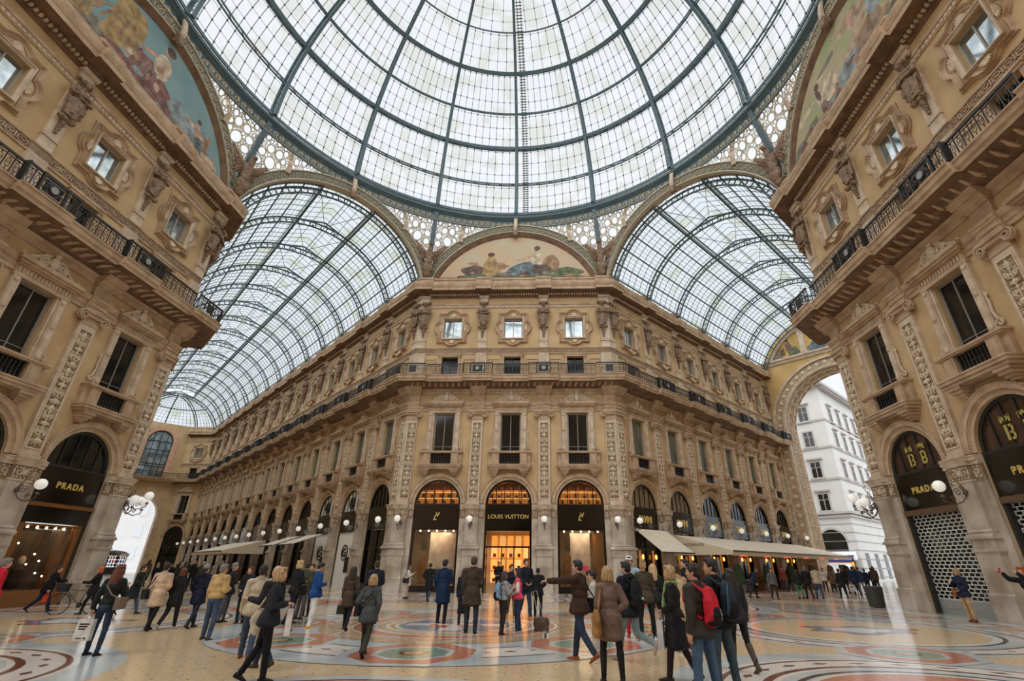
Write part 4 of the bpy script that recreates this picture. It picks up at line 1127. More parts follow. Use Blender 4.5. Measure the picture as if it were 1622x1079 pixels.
for s in (-1, 1):
    for a, b, d, k in ((5.75,6.0,.2,0),(6.0,6.75,.12,1),(6.75,7.0,.3,0)):
        p, q = sorted((s*a, s*b)); mb.box(p, q, y-d, y, 0, 15.2, k)
mb.build('archivolt', [stone_l, stone], t)
ROS = MB(); ROS.lathe([(.21,0),(.21,.05),(.1,.08)], (0,0,0), 10, 0, Matrix.Rotation(PI/2, 4, 'X')); ROS = ROS.mesh('rosette', [relief])
for i in range(24):
    a = PI*(i+.5)/24; link('rosette', ROS, t, (6.37*math.cos(a), y-.12, 15.2+6.37*math.sin(a)))
for s in (-1, 1):
    for j in range(16): link('rosette', ROS, t, (s*6.37, y-.12, .8+j*.92))
mb = MB()     # coffers on the reveal
for s in (-1, 1):
    for j in range(12):
        z = .6+j*1.25
        for yy in (.45, 1.65):
            x = s*5.75; a, b = sorted((x, x-s*.06))
            for (p, q, z0, z1) in ((yy, yy+.95, z, z+.1),(yy, yy+.95, z+.95, z+1.05),(yy, yy+.1, z, z+1.05),(yy+.85, yy+.95, z, z+1.05),(yy+.42,yy+.52,z,z+1.05)): mb.box(a, b, y+p, y+q, z0, z1)
for i in range(18):
    a = PI*(i+.5)/18
    for yy in (.4, 1.7):
        for da in (-.07, .07):
            c = (5.7*math.cos(a+da), 15.2+5.7*math.sin(a+da)); mb.cbox((c[0], y+yy+.5, c[1]), (.1, .9, .1))
        for dy in (0, .9): mb.bar((5.7*math.cos(a-.07), y+yy+dy+.05, 15.2+5.7*math.sin(a-.07)), (5.7*math.cos(a+.07), y+yy+dy+.05, 15.2+5.7*math.sin(a+.07)), .1, .1)
mb.build('coffer_mouldings', [stone_l], t)
mb = MB(); mb.mould(-HM, HM, [(y, 22.5),(y-.15,22.55),(y-.2,22.8),(y-.35,22.9),(y-.35,23.1),(y,23.15)]); 
for x in (-2.1, 2.1): mb.box(x-.32, x+.32, y-.14, y, 23.1, VC+math.sqrt(VR**2-x*x)-.2)
mb.arch(0, VC, VR-.75, VR-.4, y-.16, y, .43, PI-.43, 40)
mb.build('lunette_frame', [stone_l], t)
r = thing('mosaic_lunette', 'gold mosaic lunette with seated figures above the right entrance arch', 'mural', GR.w(0), GR.rz)
gold_m = mat('mosaic_gold', (206,168,84), .5, var=.25, vscale=5)
def mosx(x0, x1, fig, ground):
    mb = MB(); P = [(x0, 23.2)]; P.append((x1, 23.2)); 
    N_ = 12
    for i in range(N_+1):
        x = x1 + (x0-x1)*i/N_; P.append((x, VC+math.sqrt((VR-.8)**2-x*x)))
    mb.poly([(x, y-.04, z) for x, z in P], 0)
    for q, (k, g) in enumerate(fig): mb.poly([(x, y-.05-.004*q, 23.2+z) for x, z in g], k+1)
    mb.build('mosaic_panel', [ground] + [mat('mural_pigment_%d' % j, c, .9) for j, c in enumerate(PAL)], r)
def fit(F, x0, x1): return [(k, [(min(x1, max(x0, x)), z) for x, z in g]) for k, g in F]
mosx(-5.8, -2.45, fit(figure(-3.4, 0, 2.1, -1, 5, 3) + [(9, blobp(-5.0,.35,.7,.35,10,.3,3)), (6, [(-4.6,.3),(-4.6,1.0),(-4.1,1.1),(-4.1,.3)])], -5.7, -2.5), gold_m)
mosx(-1.75, 1.75, fit(figure(-.2, 0, 2.6, 1, 0, 3), -1.7, 1.7), gold_m)
mosx(2.45, 5.8, fit(figure(3.4, 0, 2.1, 1, 5, 3), 2.5, 5.7), gold_m)
# left gallery: end walls beyond the diagonal bay
ye = SE_L + DG/R2; he = HM - DG/R2
mb = MB()
arch_wall(mb, he, 13.2, 2.75, 8.3, ye, 2.2, 0, 1)
arch_wall(mb, he, 22.65, 1.75, 19.6, ye, .5, 0, 1, z0=13.2, sill=14.0)
struct('wall_gallery_left_end', mb, [plaster, stone], GL.w(0), GL.rz)
mb = MB(); mb.poly([(-HM,SE_L,0),(-he,ye,0),(-he,ye,22.65),(-HM,SE_L,22.65)]); struct('wall_far_diagonal_left', mb, plaster, GL.w(0), GL.rz)
t = thing('end_window', 'tall round-headed window with pink surround at the far end of the left gallery', 'window', GL.w(0), GL.rz)
mb = MB(); mb.arch(0, 19.6, 1.8, 2.5, ye-.12, ye, n=24)
for s in (-1, 1): a, b = sorted((s*1.8, s*2.5)); mb.box(a, b, ye-.12, ye, 14, 19.6)
mb.build('surround', [mat('pink_stone', (206,160,134), .8, var=.15, vscale=3)], t)
mb = MB()
for x in (-1.7,-.9,0,.9,1.66): mb.box(x-.05, x+.05, ye+.2, ye+.3, 14, 19.6+math.sqrt(max(0,1.75**2-x*x))-.02)
for z in (14.05,15.6,16.0,18.2,19.6): mb.box(-1.75, 1.75, ye+.19, ye+.31, z-.07, z+.07)
mb.arch(0, 19.6, 1.62, 1.75, ye+.19, ye+.31, n=24); mb.build('window_frame', [frame_dk], t)
mb = MB(); mb.poly([(-1.75,ye+.28,14),(1.75,ye+.28,14)] + [(1.75*math.cos(PI*i/20), ye+.28, 19.6+1.75*math.sin(PI*i/20)) for i in range(21)]); mb.build('pane', [pane_m], t)
mb = MB(); mb.mould(-he, he, [(ye,13.1),(ye-.5,13.2),(ye-1.1,13.35),(ye-1.2,13.5),(ye-1.4,13.7),(ye-1.4,13.8),(ye,13.8)]); mb.arch(0, 8.3, 2.75, 3.25, ye-.12, ye, n=28)
for s in (-1, 1): a, b = sorted((s*2.75, s*3.25)); mb.box(a, b, ye-.12, ye, 0, 8.3)
struct('trim_left_end', mb, stone, GL.w(0), GL.rz)
mb = MB(); rail_piece(mb, -he, he, ye-1.3); o = mb.build('end_railing', [rail_m], None, False, GL.w(0), GL.rz); tag(o, 'black railing below the tall end window of the left gallery', 'railing')
# gallery walls that face away from the camera, and the rear of the hall (plain arcaded walls)
def plain_wall(name, fr, x, y0, y1):
    mb = MB(); mb.poly([(x,y0,0),(x,y1,0),(x,y1,22.9),(x,y0,22.9)]); struct(name, mb, [plaster], fr.w(0), fr.rz)
plain_wall('wall_gallery_right_far', GR, HM, 0, SE_R); plain_wall('wall_gallery_left_far', GL, -HM, 0, SE_L)
mb = MB(); arch_wall(mb, HA, 22.9, 2.2, 5.2, 0, .5, 0, 0, 20, (AC, 7.3)); struct('wall_rear', mb, [plaster], (0,-A,0), PI)
mb = MB(); mb.box(-HA, HA, .5, .6, 0, 8); struct('wall_rear_inner', mb, [mat('dim_interior', (60,50,42), .8)], (0,-A,0), PI)
for sgn, nm in ((1,'rear_right'), (-1,'rear_left')):
    mb = MB(); d = Vector((sgn/R2, -1/R2, 0))
    for p in ((sgn*A, -HA), (sgn*HA, -A)):
        q = (p[0]+d.x*22, p[1]+d.y*22); mb.poly([(p[0],p[1],0),(q[0],q[1],0),(q[0],q[1],22.9),(p[0],p[1],22.9)])
    struct('wall_' + nm, mb, [plaster])
# ---- street beyond the right entrance -------------------------------------------------------------------------
white = mat('white_render', (204,203,201), .85, var=.05, vscale=.5)
t = thing('white_building', 'white five-storey corner building across the street beyond the right arch', 'building', GR.w(-6.5, 46), GR.rz)
mb = MB(); mb.box(-22, 0, 0, 30, 0, 25.2); mb.build('wall', [white], t)
mb = MB()
for z, d in ((7.3,.25),(7.7,.4),(11.9,.15),(16.0,.15),(19.7,.12)): mb.box(-22, d, -d, 30, z, z+.28)
mb.build('string_course', [mat('pale_band', (176,172,168), .8)], t)
mb = MB(); mb.box(-22.4, .9, -.9, 30.4, 24.6, 24.9); mb.box(-22.2, .6, -.6, 30.2, 24.9, 25.4)
for i in range(40): mb.box(.0, .75, .2+i*.75, .5+i*.75, 24.25, 24.6); mb.box(-.5-i*.55, -.25-i*.55, -.75, 0, 24.25, 24.6)
mb.build('roof_cornice', [mat('pale_band', (176,172,168), .8)], t)
def bwin(face, u, z, w=1.15, h=2.0, hood=True):
    f, g = MB(), MB()
    def bx(m, a, b, c, d, e, ff):
        if face == 0: m.box(u+a, u+b, c, d, e, ff)
        else: m.box(-d, -c, u+a, u+b, e, ff)
    bx(g, -w/2, w/2, -.04, .02, z-h/2, z+h/2)
    for a, b in ((-w/2-.16,-w/2),(w/2,w/2+.16)): bx(f, a, b, -.1, .02, z-h/2, z+h/2)
    bx(f, -w/2-.16, w/2+.16, -.1, .02, z+h/2, z+h/2+.18); bx(f, -w/2-.3, w/2+.3, -.25, .02, z-h/2-.2, z-h/2)
    if hood: bx(f, -w/2-.4, w/2+.4, -.35, .02, z+h/2+.35, z+h/2+.55)
    bx(f, -.04, .04, -.08, .02, z-h/2, z+h/2); bx(f, -w/2, w/2, -.08, .02, z+.3*h/2-.03, z+.3*h/2+.03)
    o = f.build('window', [mat('pale_band', (176,172,168), .8)], t); g.build('pane', [pane_dark], o)
for z in (20.9,17.4,13.3,9.2):
    for u in (-2.5,-6.3,-10,-13.8): bwin(0, u, z, hood=(z != 17.4))
    for u in (3,6.6,10.2,13.8,17.4,21): bwin(1, u, z, 1.0)
for u in (-2.6,-8,-13): mb = MB(); mb.arch(u, 4.4, 1.5, 1.75, -.1, .02, n=16); mb.poly([(u-1.5,-.03,3.4),(u+1.5,-.03,3.4)]+[(u+1.5*math.cos(PI*i/14),-.03,4.4+1.5*math.sin(PI*i/14)) for i in range(15)], 1); mb.build('ground_arch', [mat('pale_band', (176,172,168), .8), pane_dark], t)
mb = MB()
for i in range(7):
    mb.box(-22, .06, -.06, 0, .5+i*1.0, .56+i*1.0); mb.box(0, .06, 0, 30, .5+i*1.0, .56+i*1.0)
    mb.box(.02, .05, 2+i*4, 3.4+i*4, .3, 3.2, 1)
mb.build('rusticated_base', [mat('grey_joint', (160,156,150), .9), pane_dark], t)
mb = MB(); mb.box(-3.8, -.4, -.5, -.1, 2.4, 3.3); mb.build('shop_sign', [mat('lit_sign', (226,226,230), .5, emis=(226,226,230), es=.5)], t)
t = thing('corner_cafe', 'small shop with blue and red awning and warm lights in the white building', 'shop', GR.w(-10.2, 45.2), GR.rz)
mb = MB(); mb.box(-3, 3, 0, .6, 0, 2.6, 0); mb.box(-3, 3, -.05, 0, 1.4, 2.2, 1)
mb.build('counter_front', [mat('dim_interior', (60,50,42), .8), mat('warm_lit_panel', (240,170,90), .6, emis=(250,160,70), es=1.2)], t)
mb = MB(); mb.poly([(-3.2,-1.2,2.35),(3.2,-1.2,2.35),(3.2,.2,2.95),(-3.2,.2,2.95)]); mb.box(-3.2,3.2,-1.22,-1.2,2.1,2.36); mb.build('awning', [mat('navy_awning', (52,60,110), .8)], t)
t = thing('delivery_van', 'white van parked in the street beyond the right arch', 'van', GR.w(-8.2, 42, 0), GR.rz)
mb = MB(); mb.prism([(-2.3,.35),(2.3,.35),(2.35,1.0),(1.75,1.15),(1.2,1.95),(.9,2.05),(-2.2,2.05),(-2.3,1.9)], -.95, .95); mb.build('body', [mat('white_paint', (232,232,234), .3, coat=.5)], t)
mb = MB(); mb.prism([(1.68,1.18),(1.16,1.85),(.5,1.85),(.5,1.15)], -.97, .97); mb.build('side_window', [pane_dark], t)
for x in (-1.45,1.45):
    for yy in (-.9,.9):
        mb = MB(); mb.lathe([(.34,-.11),(.34,.11)], (0,0,0), 16, M=Matrix.Translation((x,yy,.34)) @ Matrix.Rotation(PI/2, 4, 'X')); mb.build('wheel', [mat('tyre', (28,28,28), .8)], t)
# pale building and sky beyond the left arch
t = thing('distant_palace', 'pale hazy palace front seen through the far left entrance arch', 'building', GL.w(0, ye+45), GL.rz)
mb = MB(); mb.box(-30, 30, 0, 10, 0, 15); mb.build('wall', [white], t)
for i in range(9):
    for j in range(3):
        mb = MB(); mb.box(-22+i*5.4, -20.6+i*5.4, -.1, 0, 2.2+j*4.4, 4.6+j*4.4); mb.build('window', [mat('hazy_window', (200,202,205), .6)], t)  # panes paled so their colour imitates distance haze
t = thing('news_kiosk', 'dark news kiosk with scalloped awning under the far left arch', 'kiosk', GL.w(-1.2, ye-3.5), GL.rz)
mb = MB(); mb.box(-1.6, 1.6, -1, 1, 0, .9); 
for x in (-1.6,-.6,.5,1.5): mb.box(x, x+.1, -1, -.9, .9, 2.5)
mb.box(-1.7,1.7,-1.1,1.1,2.5,2.62); mb.lathe([(1.9,2.6),(1.2,2.95),(.1,3.1)], (0,0,0), 4); mb.build('body', [frame_dk], t)
mb = MB(); g = random.Random(5)
for i in range(10):
    for j in range(3): mb.box(-1.5+i*.3, -1.28+i*.3, -.95, -.9, 1.0+j*.45, 1.36+j*.45, g.randrange(4))
mb.build('magazine_rack', [mat('mag_%d' % i, c, .5) for i, c in enumerate([(220,220,225),(60,90,140),(230,170,60),(200,60,60)])], t)
mb = MB()
for i in range(17): mb.poly([(-1.7+i*.2,-1.3,2.5),(-1.5+i*.2,-1.3,2.5),(-1.53+i*.2,-1.3,2.3),(-1.6+i*.2,-1.3,2.25),(-1.67+i*.2,-1.3,2.3)])
mb.poly([(-1.7,-1.3,2.5),(1.7,-1.3,2.5),(1.7,-.9,2.7),(-1.7,-.9,2.7)]); mb.build('awning', [mat('beige_awning', (190,170,140), .8)], t)
# ---- inlaid marble floor: one mesh, every colour of marble a material slot -----------------------------------
def marble(name, c, c2, sc_=.6):
    return mat(name, c, .14, spec=.42, var2=c2, vscale=sc_, detail=8, stretch=(1,1,1))
def tess(name, c, c2, speck=None, sx=1.0):
    """small mosaic tiles"""
    if name in _M: return _M[name]
    m = mat(name, c, .15, spec=.42); nt = m.node_tree; N = nt.nodes; L = nt.links; b = N['Principled BSDF']
    tc = N.new('ShaderNodeTexCoord'); v = N.new('ShaderNodeTexVoronoi'); v.inputs['Scale'].default_value = 26*sx
    L.new(tc.outputs['Object'], v.inputs['Vector']); rp = N.new('ShaderNodeValToRGB'); sp = N.new('ShaderNodeSeparateColor'); L.new(v.outputs['Color'], sp.inputs[0]); L.new(sp.outputs[0], rp.inputs['Fac'])
    rp.color_ramp.elements[0].color = (*lin(c), 1); rp.color_ramp.elements[1].color = (*lin(c2), 1)
    col = rp.outputs['Color']
    if speck:
        # dark star specks on a regular lattice
        mp = N.new('ShaderNodeMapping'); mp.inputs['Scale'].default_value = (2.6,2.6,1); mp.inputs['Rotation'].default_value = (0,0,PI/4); L.new(tc.outputs['Object'], mp.inputs['Vector'])
        fr = N.new('ShaderNodeVectorMath'); fr.operation = 'FRACTION'; L.new(mp.outputs[0], fr.inputs[0])
        sb = N.new('ShaderNodeVectorMath'); sb.operation = 'DISTANCE'; sb.inputs[1].default_value = (.5,.5,0)
        s2 = N.new('ShaderNodeVectorMath'); s2.operation = 'MULTIPLY'; s2.inputs[1].default_value = (1,1,0); L.new(fr.outputs[0], s2.inputs[0]); L.new(s2.outputs[0], sb.inputs[0])
        lt = N.new('ShaderNodeMath'); lt.operation = 'LESS_THAN'; lt.inputs[1].default_value = .05; L.new(sb.outputs['Value'], lt.inputs[0])
        mx = N.new('ShaderNodeMix'); mx.data_type = 'RGBA'; L.new(lt.outputs[0], mx.inputs[0]); L.new(col, mx.inputs[6]); mx.inputs[7].default_value = (*lin(speck), 1); col = mx.outputs[2]
    L.new(col, b.inputs['Base Color']); return m
FM = [tess('beige_mosaic', (222,198,162), (204,176,136), (104,92,84)), marble('pale_blue_marble', (202,206,204), (176,186,188)), marble('white_marble', (234,228,216), (214,206,196)),
      tess('orange_mosaic', (200,134,108), (182,112,88)), marble('brown_marble', (112,66,56), (88,50,44), 2), tess('green_marble', (114,142,122), (138,160,140)), marble('red_marble', (168,104,84), (148,84,68), 2),
      tess('tan_mosaic', (206,174,134), (164,132,100)), marble('black_marble', (44,42,44), (30,30,32)), tess('blue_mosaic', (96,120,158), (124,146,178)), tess('red_mosaic', (172,84,72), (188,104,86)), marble('grey_marble', (186,182,172), (158,156,150), .9)]
BE, PB, WH, OR_, BR, GN, RD2, TN, BK, BL, RE, GY = range(12)
fl = MB(); _lev = [0]; _top = []
def settle(): _lev[0] = max(_top + [_lev[0]]) + .0004; _top.clear()

def lay(dz=.0004): _lev[0] += dz; return _lev[0]
def fpoly(P, k): z = lay(); fl.poly([(x, y, z) for x, y in P], k)
def fdisc(cx, cy, r, k, n=56): fpoly([(cx+r*math.cos(2*PI*i/n), cy+r*math.sin(2*PI*i/n)) for i in range(n)], k)
def fann(cx, cy, r0, r1, k, n=56, a0=0, a1=2*PI):
    z = lay(); P = [[(cx+r*math.cos(a0+(a1-a0)*i/n), cy+r*math.sin(a0+(a1-a0)*i/n), z) for i in range(n+1)] for r in (r0, r1)]
    fl.grid([P[0], P[1]], k)
def oct_(cx, cy, rx, ry, an, k, cut=.42):
    P = [(rx,-ry*cut),(rx,ry*cut),(rx*cut,ry),(-rx*cut,ry),(-rx,ry*cut),(-rx,-ry*cut),(-rx*cut,-ry),(rx*cut,-ry)]
    c, s = math.cos(an), math.sin(an); fpoly([(cx+x*c-y*s, cy+x*s+y*c) for x, y in P], k)
def octagon(cx, cy, an, r=1.15):
    b0 = _lev[0]
    for q, k in ((1.3,PB),(1.1,OR_),(.72,PB),(.62,GN)): oct_(cx, cy, r*q, r*q, an, k)
    fdisc(cx, cy, r*.28, BR, 20); fdisc(cx, cy, r*.2, TN, 12); _top.append(_lev[0]); _lev[0] = b0
def diamonds(cx, cy, r, k, n, a0, a1, s=.13):
    z = lay()
    for i in range(n):
        a = a0+(a1-a0)*(i+.5)/n; x, y = cx+r*math.cos(a), cy+r*math.sin(a); u = (math.cos(a), math.sin(a)); v = (-u[1], u[0])
        for t in (1, -1):
            fl.poly([(x+v[0]*s*t*1.3, y+v[1]*s*t*1.3, z), (x+u[0]*s*.6, y+u[1]*s*.6, z), (x, y, z), (x-u[0]*s*.6*0, y-u[1]*s*.6*0, z), (x-u[0]*s*.6, y-u[1]*s*.6, z)], k)
fl.poly([(-75,-40,0),(75,-40,0),(75,95,0),(-75,95,0)], GY)
# bands crossing the galleries
for sg in (1, -1):
    fr = GR if sg > 0 else GL; L_ = SE_R if sg > 0 else ye
    for i in range(int(L_/CB)+1):
        _lev[0] = .0004
        y = -1+i*CB
        for (x0, x1, y0, y1, k) in ((-HM+.9,HM-.9,y+.3,y+CB-.5,BE if i%2 else TN),(-HM+1.6,HM-1.6,y+.9,y+CB-1.1,RD2 if i%2 else PB),(-HM+2.1,HM-2.1,y+1.2,y+CB-1.4,WH if i%2 else BE)):
            z = lay(); fl.poly([(*fr.w(*p)[:2], z) for p in ((x0,y0),(x1,y0),(x1,y1),(x0,y1))], k)
        c = fr.w(0, y+CB/2-.1); 
        if i % 2 == 0: octagon(c[0], c[1], PI/4, .8)
        else: oct_(c[0], c[1], 1.6, .7, fr.rz, OR_); oct_(c[0], c[1], 1.1, .45, fr.rz, GN)
        _top.append(_lev[0])
# facade aprons
settle()
b1 = _lev[0]
for an in (0, PI/2, -PI/2, PI):
    _lev[0] = b1; c, s = math.cos(an), math.sin(an); W = lambda x, y: (x*c-y*s, x*s+y*c)
    for (x0, x1, y0, y1, k) in ((-HA-.3,HA+.3,A-3.6,A-.5,PB),(-HA,HA,A-3.3,A-.9,WH),(-HA,HA,A-3.2,A-3.0,BR)): fpoly([W(x0,y0),W(x1,y0),W(x1,y1),W(x0,y1)], k)
    for i in range(12):
        x = -HA+.3+i*1.22; _lev[0] = b1 + .002; fpoly([W(x,A-2.8),W(x+1.05,A-2.8),W(x+1.05,A-1.1),W(x,A-1.1)], (RD2, BE, PB, TN)[i % 4]); fpoly([W(x+.2,A-2.5),W(x+.85,A-2.5),W(x+.85,A-1.4),W(x+.2,A-1.4)], (WH, OR_, RD2, PB)[i % 4])
_lev[0] += .003; fdisc(0, 0, 14.0, PB, 96); fann(0, 0, 13.3, 13.6, BR, 96); fdisc(0, 0, 13.1, BE, 96)
# four outer roundels and four corner roundels
def roundel(cx, cy, R, an, emblem):
    for r, k in ((R+.75,PB),(R+.1,WH),(R,BR),(R-.1,WH)): fdisc(cx, cy, r, k)
    fann(cx, cy, R-.62, R-.1, WH)
    fann(cx, cy, R-.75, R-.62, BR); diamonds(cx, cy, R-.36, BR, 26, 0, 2*PI); fdisc(cx, cy, R-.85, PB); fann(cx, cy, R-1.15, R-1.05, BK); fdisc(cx, cy, R-1.2, WH); fdisc(cx, cy, R-1.3, emblem)
b2 = _lev[0]
for q in range(4):
    _lev[0] = b2; an = PI/4 + q*PI/2; roundel(11.5*math.cos(an), 11.5*math.sin(an), 3.25, an, OR_)
    fann(11.5*math.cos(an), 11.5*math.sin(an), .9, 1.3, BR); 
_top.append(_lev[0])
for q in range(4):
    _lev[0] = b2; an = q*PI/2; cx, cy = 11.2*math.cos(an), 11.2*math.sin(an)
    fdisc(cx, cy, 4.3, PB); fann(cx, cy, 3.95, 4.05, BR); fann(cx, cy, 3.5, 3.95, WH); diamonds(cx, cy, 3.72, BR, 22, 0, 2*PI, .11); fann(cx, cy, 3.4, 3.5, BR); fdisc(cx, cy, 3.3, PB); fann(cx, cy, 2.95, 3.05, BK); fann(cx, cy, 2.75, 2.95, WH); fdisc(cx, cy, 2.75, BE)
    # plain scroll-edged emblem
    z = lay(); P = []
    for i in range(40):
        a = 2*PI*i/40; r = 1.25+.22*math.sin(6*a)+.12*math.sin(3*a+1); P.append((cx+1.25*r*math.cos(a)*.9, cy+.75*r*math.sin(a), z))
    fl.poly(P, RD2); z = lay(); fl.poly([(cx+(p[0]-cx)*.86, cy+(p[1]-cy)*.86, z) for p in P], BL); z = lay(); fl.poly([(cx+(p[0]-cx)*.6, cy+(p[1]-cy)*.6, z) for p in P], WH)
_top.append(_lev[0]); settle()
for q in range(8):
    an = PI/8 + q*PI/4; octagon(10.6*math.cos(an), 10.6*math.sin(an), an, .95)
settle()
# white dashed ring with eight octagons round the centre
fdisc(0, 0, 6.15, PB, 96); fann(0, 0, 4.35, 5.35, WH, 96); fann(0, 0, 5.35, 5.42, BR, 96); fann(0, 0, 4.28, 4.35, BR, 96); diamonds(0, 0, 4.85, BR, 56, 0, 2*PI, .12)
fdisc(0, 0, 4.2, PB, 72)
for q in range(8):
    an = -PI/2 + q*PI/4; octagon(4.8*math.cos(an), 4.8*math.sin(an), an, 1.05)
settle()
fdisc(0, 0, 3.65, TN, 72)
P = []
for i in range(32):
    a = 2*PI*i/32 ; r = 3.6 if i % 4 == 0 else (3.05 if i % 2 else 2.95); P.append((r*math.cos(a), r*math.sin(a)))
fpoly([(p[0]*1.03, p[1]*1.03) for p in P], WH); fpoly([(p[0]*1.005, p[1]*1.005) for p in P], BK); fpoly([(p[0]*.985, p[1]*.985) for p in P], WH); fpoly([(p[0]*.97, p[1]*.97) for p in P], TN)
for r, k in ((2.85,WH),(2.78,OR_),(2.35,WH),(2.28,PB),(2.15,TN),(1.95,WH),(1.85,TN),(1.7,WH),(1.6,GN),(1.5,BL)): fdisc(0, 0, r, k, 64)
for an in (0, PI/2):
    c, s = math.cos(an), math.sin(an); fpoly([(x*c-y*s, x*s+y*c) for x, y in ((-1.4,-.28),(1.4,-.28),(1.4,.28),(-1.4,.28))], WH)
fpoly([(-.6,-.75),(.6,-.75),(.75,0),(0,.85),(-.75,0)], RE); fpoly([(-.16,-.7),(.16,-.7),(.16,.6),(-.16,.6)], WH); fpoly([(-.55,-.12),(.55,-.12),(.55,.18),(-.55,.18)], WH)
o = fl.build('floor', FM); o['kind'] = 'structure'
# ---- shop fronts in the arches ---------------------------------------------------------------------------------
warm = mat('warm_shelf_glow', (255,190,110), .5, emis=(255,190,110), es=.9)
warm2 = mat('warm_wood', (150,96,52), .5, var=.3, vscale=3)
cream = mat('cream_display_wall', (226,208,186), .7, var2=(196,172,152), vscale=1.2)
dimint = mat('dim_interior', (60,50,42), .8)
curtain = mat('brown_curtain', (104,84,72), .8, var=.4, vscale=9, stretch=(6,1,.2))
whitepan = mat('white_hoarding', (238,236,230), .6)
wood_fr = mat('brown_metal_frame', (112,88,66), .4, metal=.3)
def text(s, size, loc, parent, m, name='lettering', depth=.02, run_rx=PI/2, spacing=1.0, bold=0.0, sx=1.0, shear=0):
    c = bpy.data.curves.new(name, 'FONT'); c.body = s; c.size = size; c.align_x = 'CENTER'; c.align_y = 'CENTER'; c.extrude = depth; c.offset = bold; c.space_character = spacing
    c.shear = shear; o = bpy.data.objects.new(name, c); COL.objects.link(o); dg = bpy.context.evaluated_depsgraph_get(); dg.update()
    me = bpy.data.meshes.new_from_object(o.evaluated_get(dg)); bpy.data.objects.remove(o); bpy.data.curves.remove(c); me.materials.clear(); me.materials.append(m); me.name = name
    o = bpy.data.objects.new(name, me); COL.objects.link(o); o.parent = parent; o.location = loc; o.rotation_euler = (run_rx, 0, 0); o.scale = (sx, 1, 1); return o
def half_disc(r, cz, n=20): return [(r*math.cos(PI*i/n), cz+r*math.sin(PI*i/n)) for i in range(n+1)]
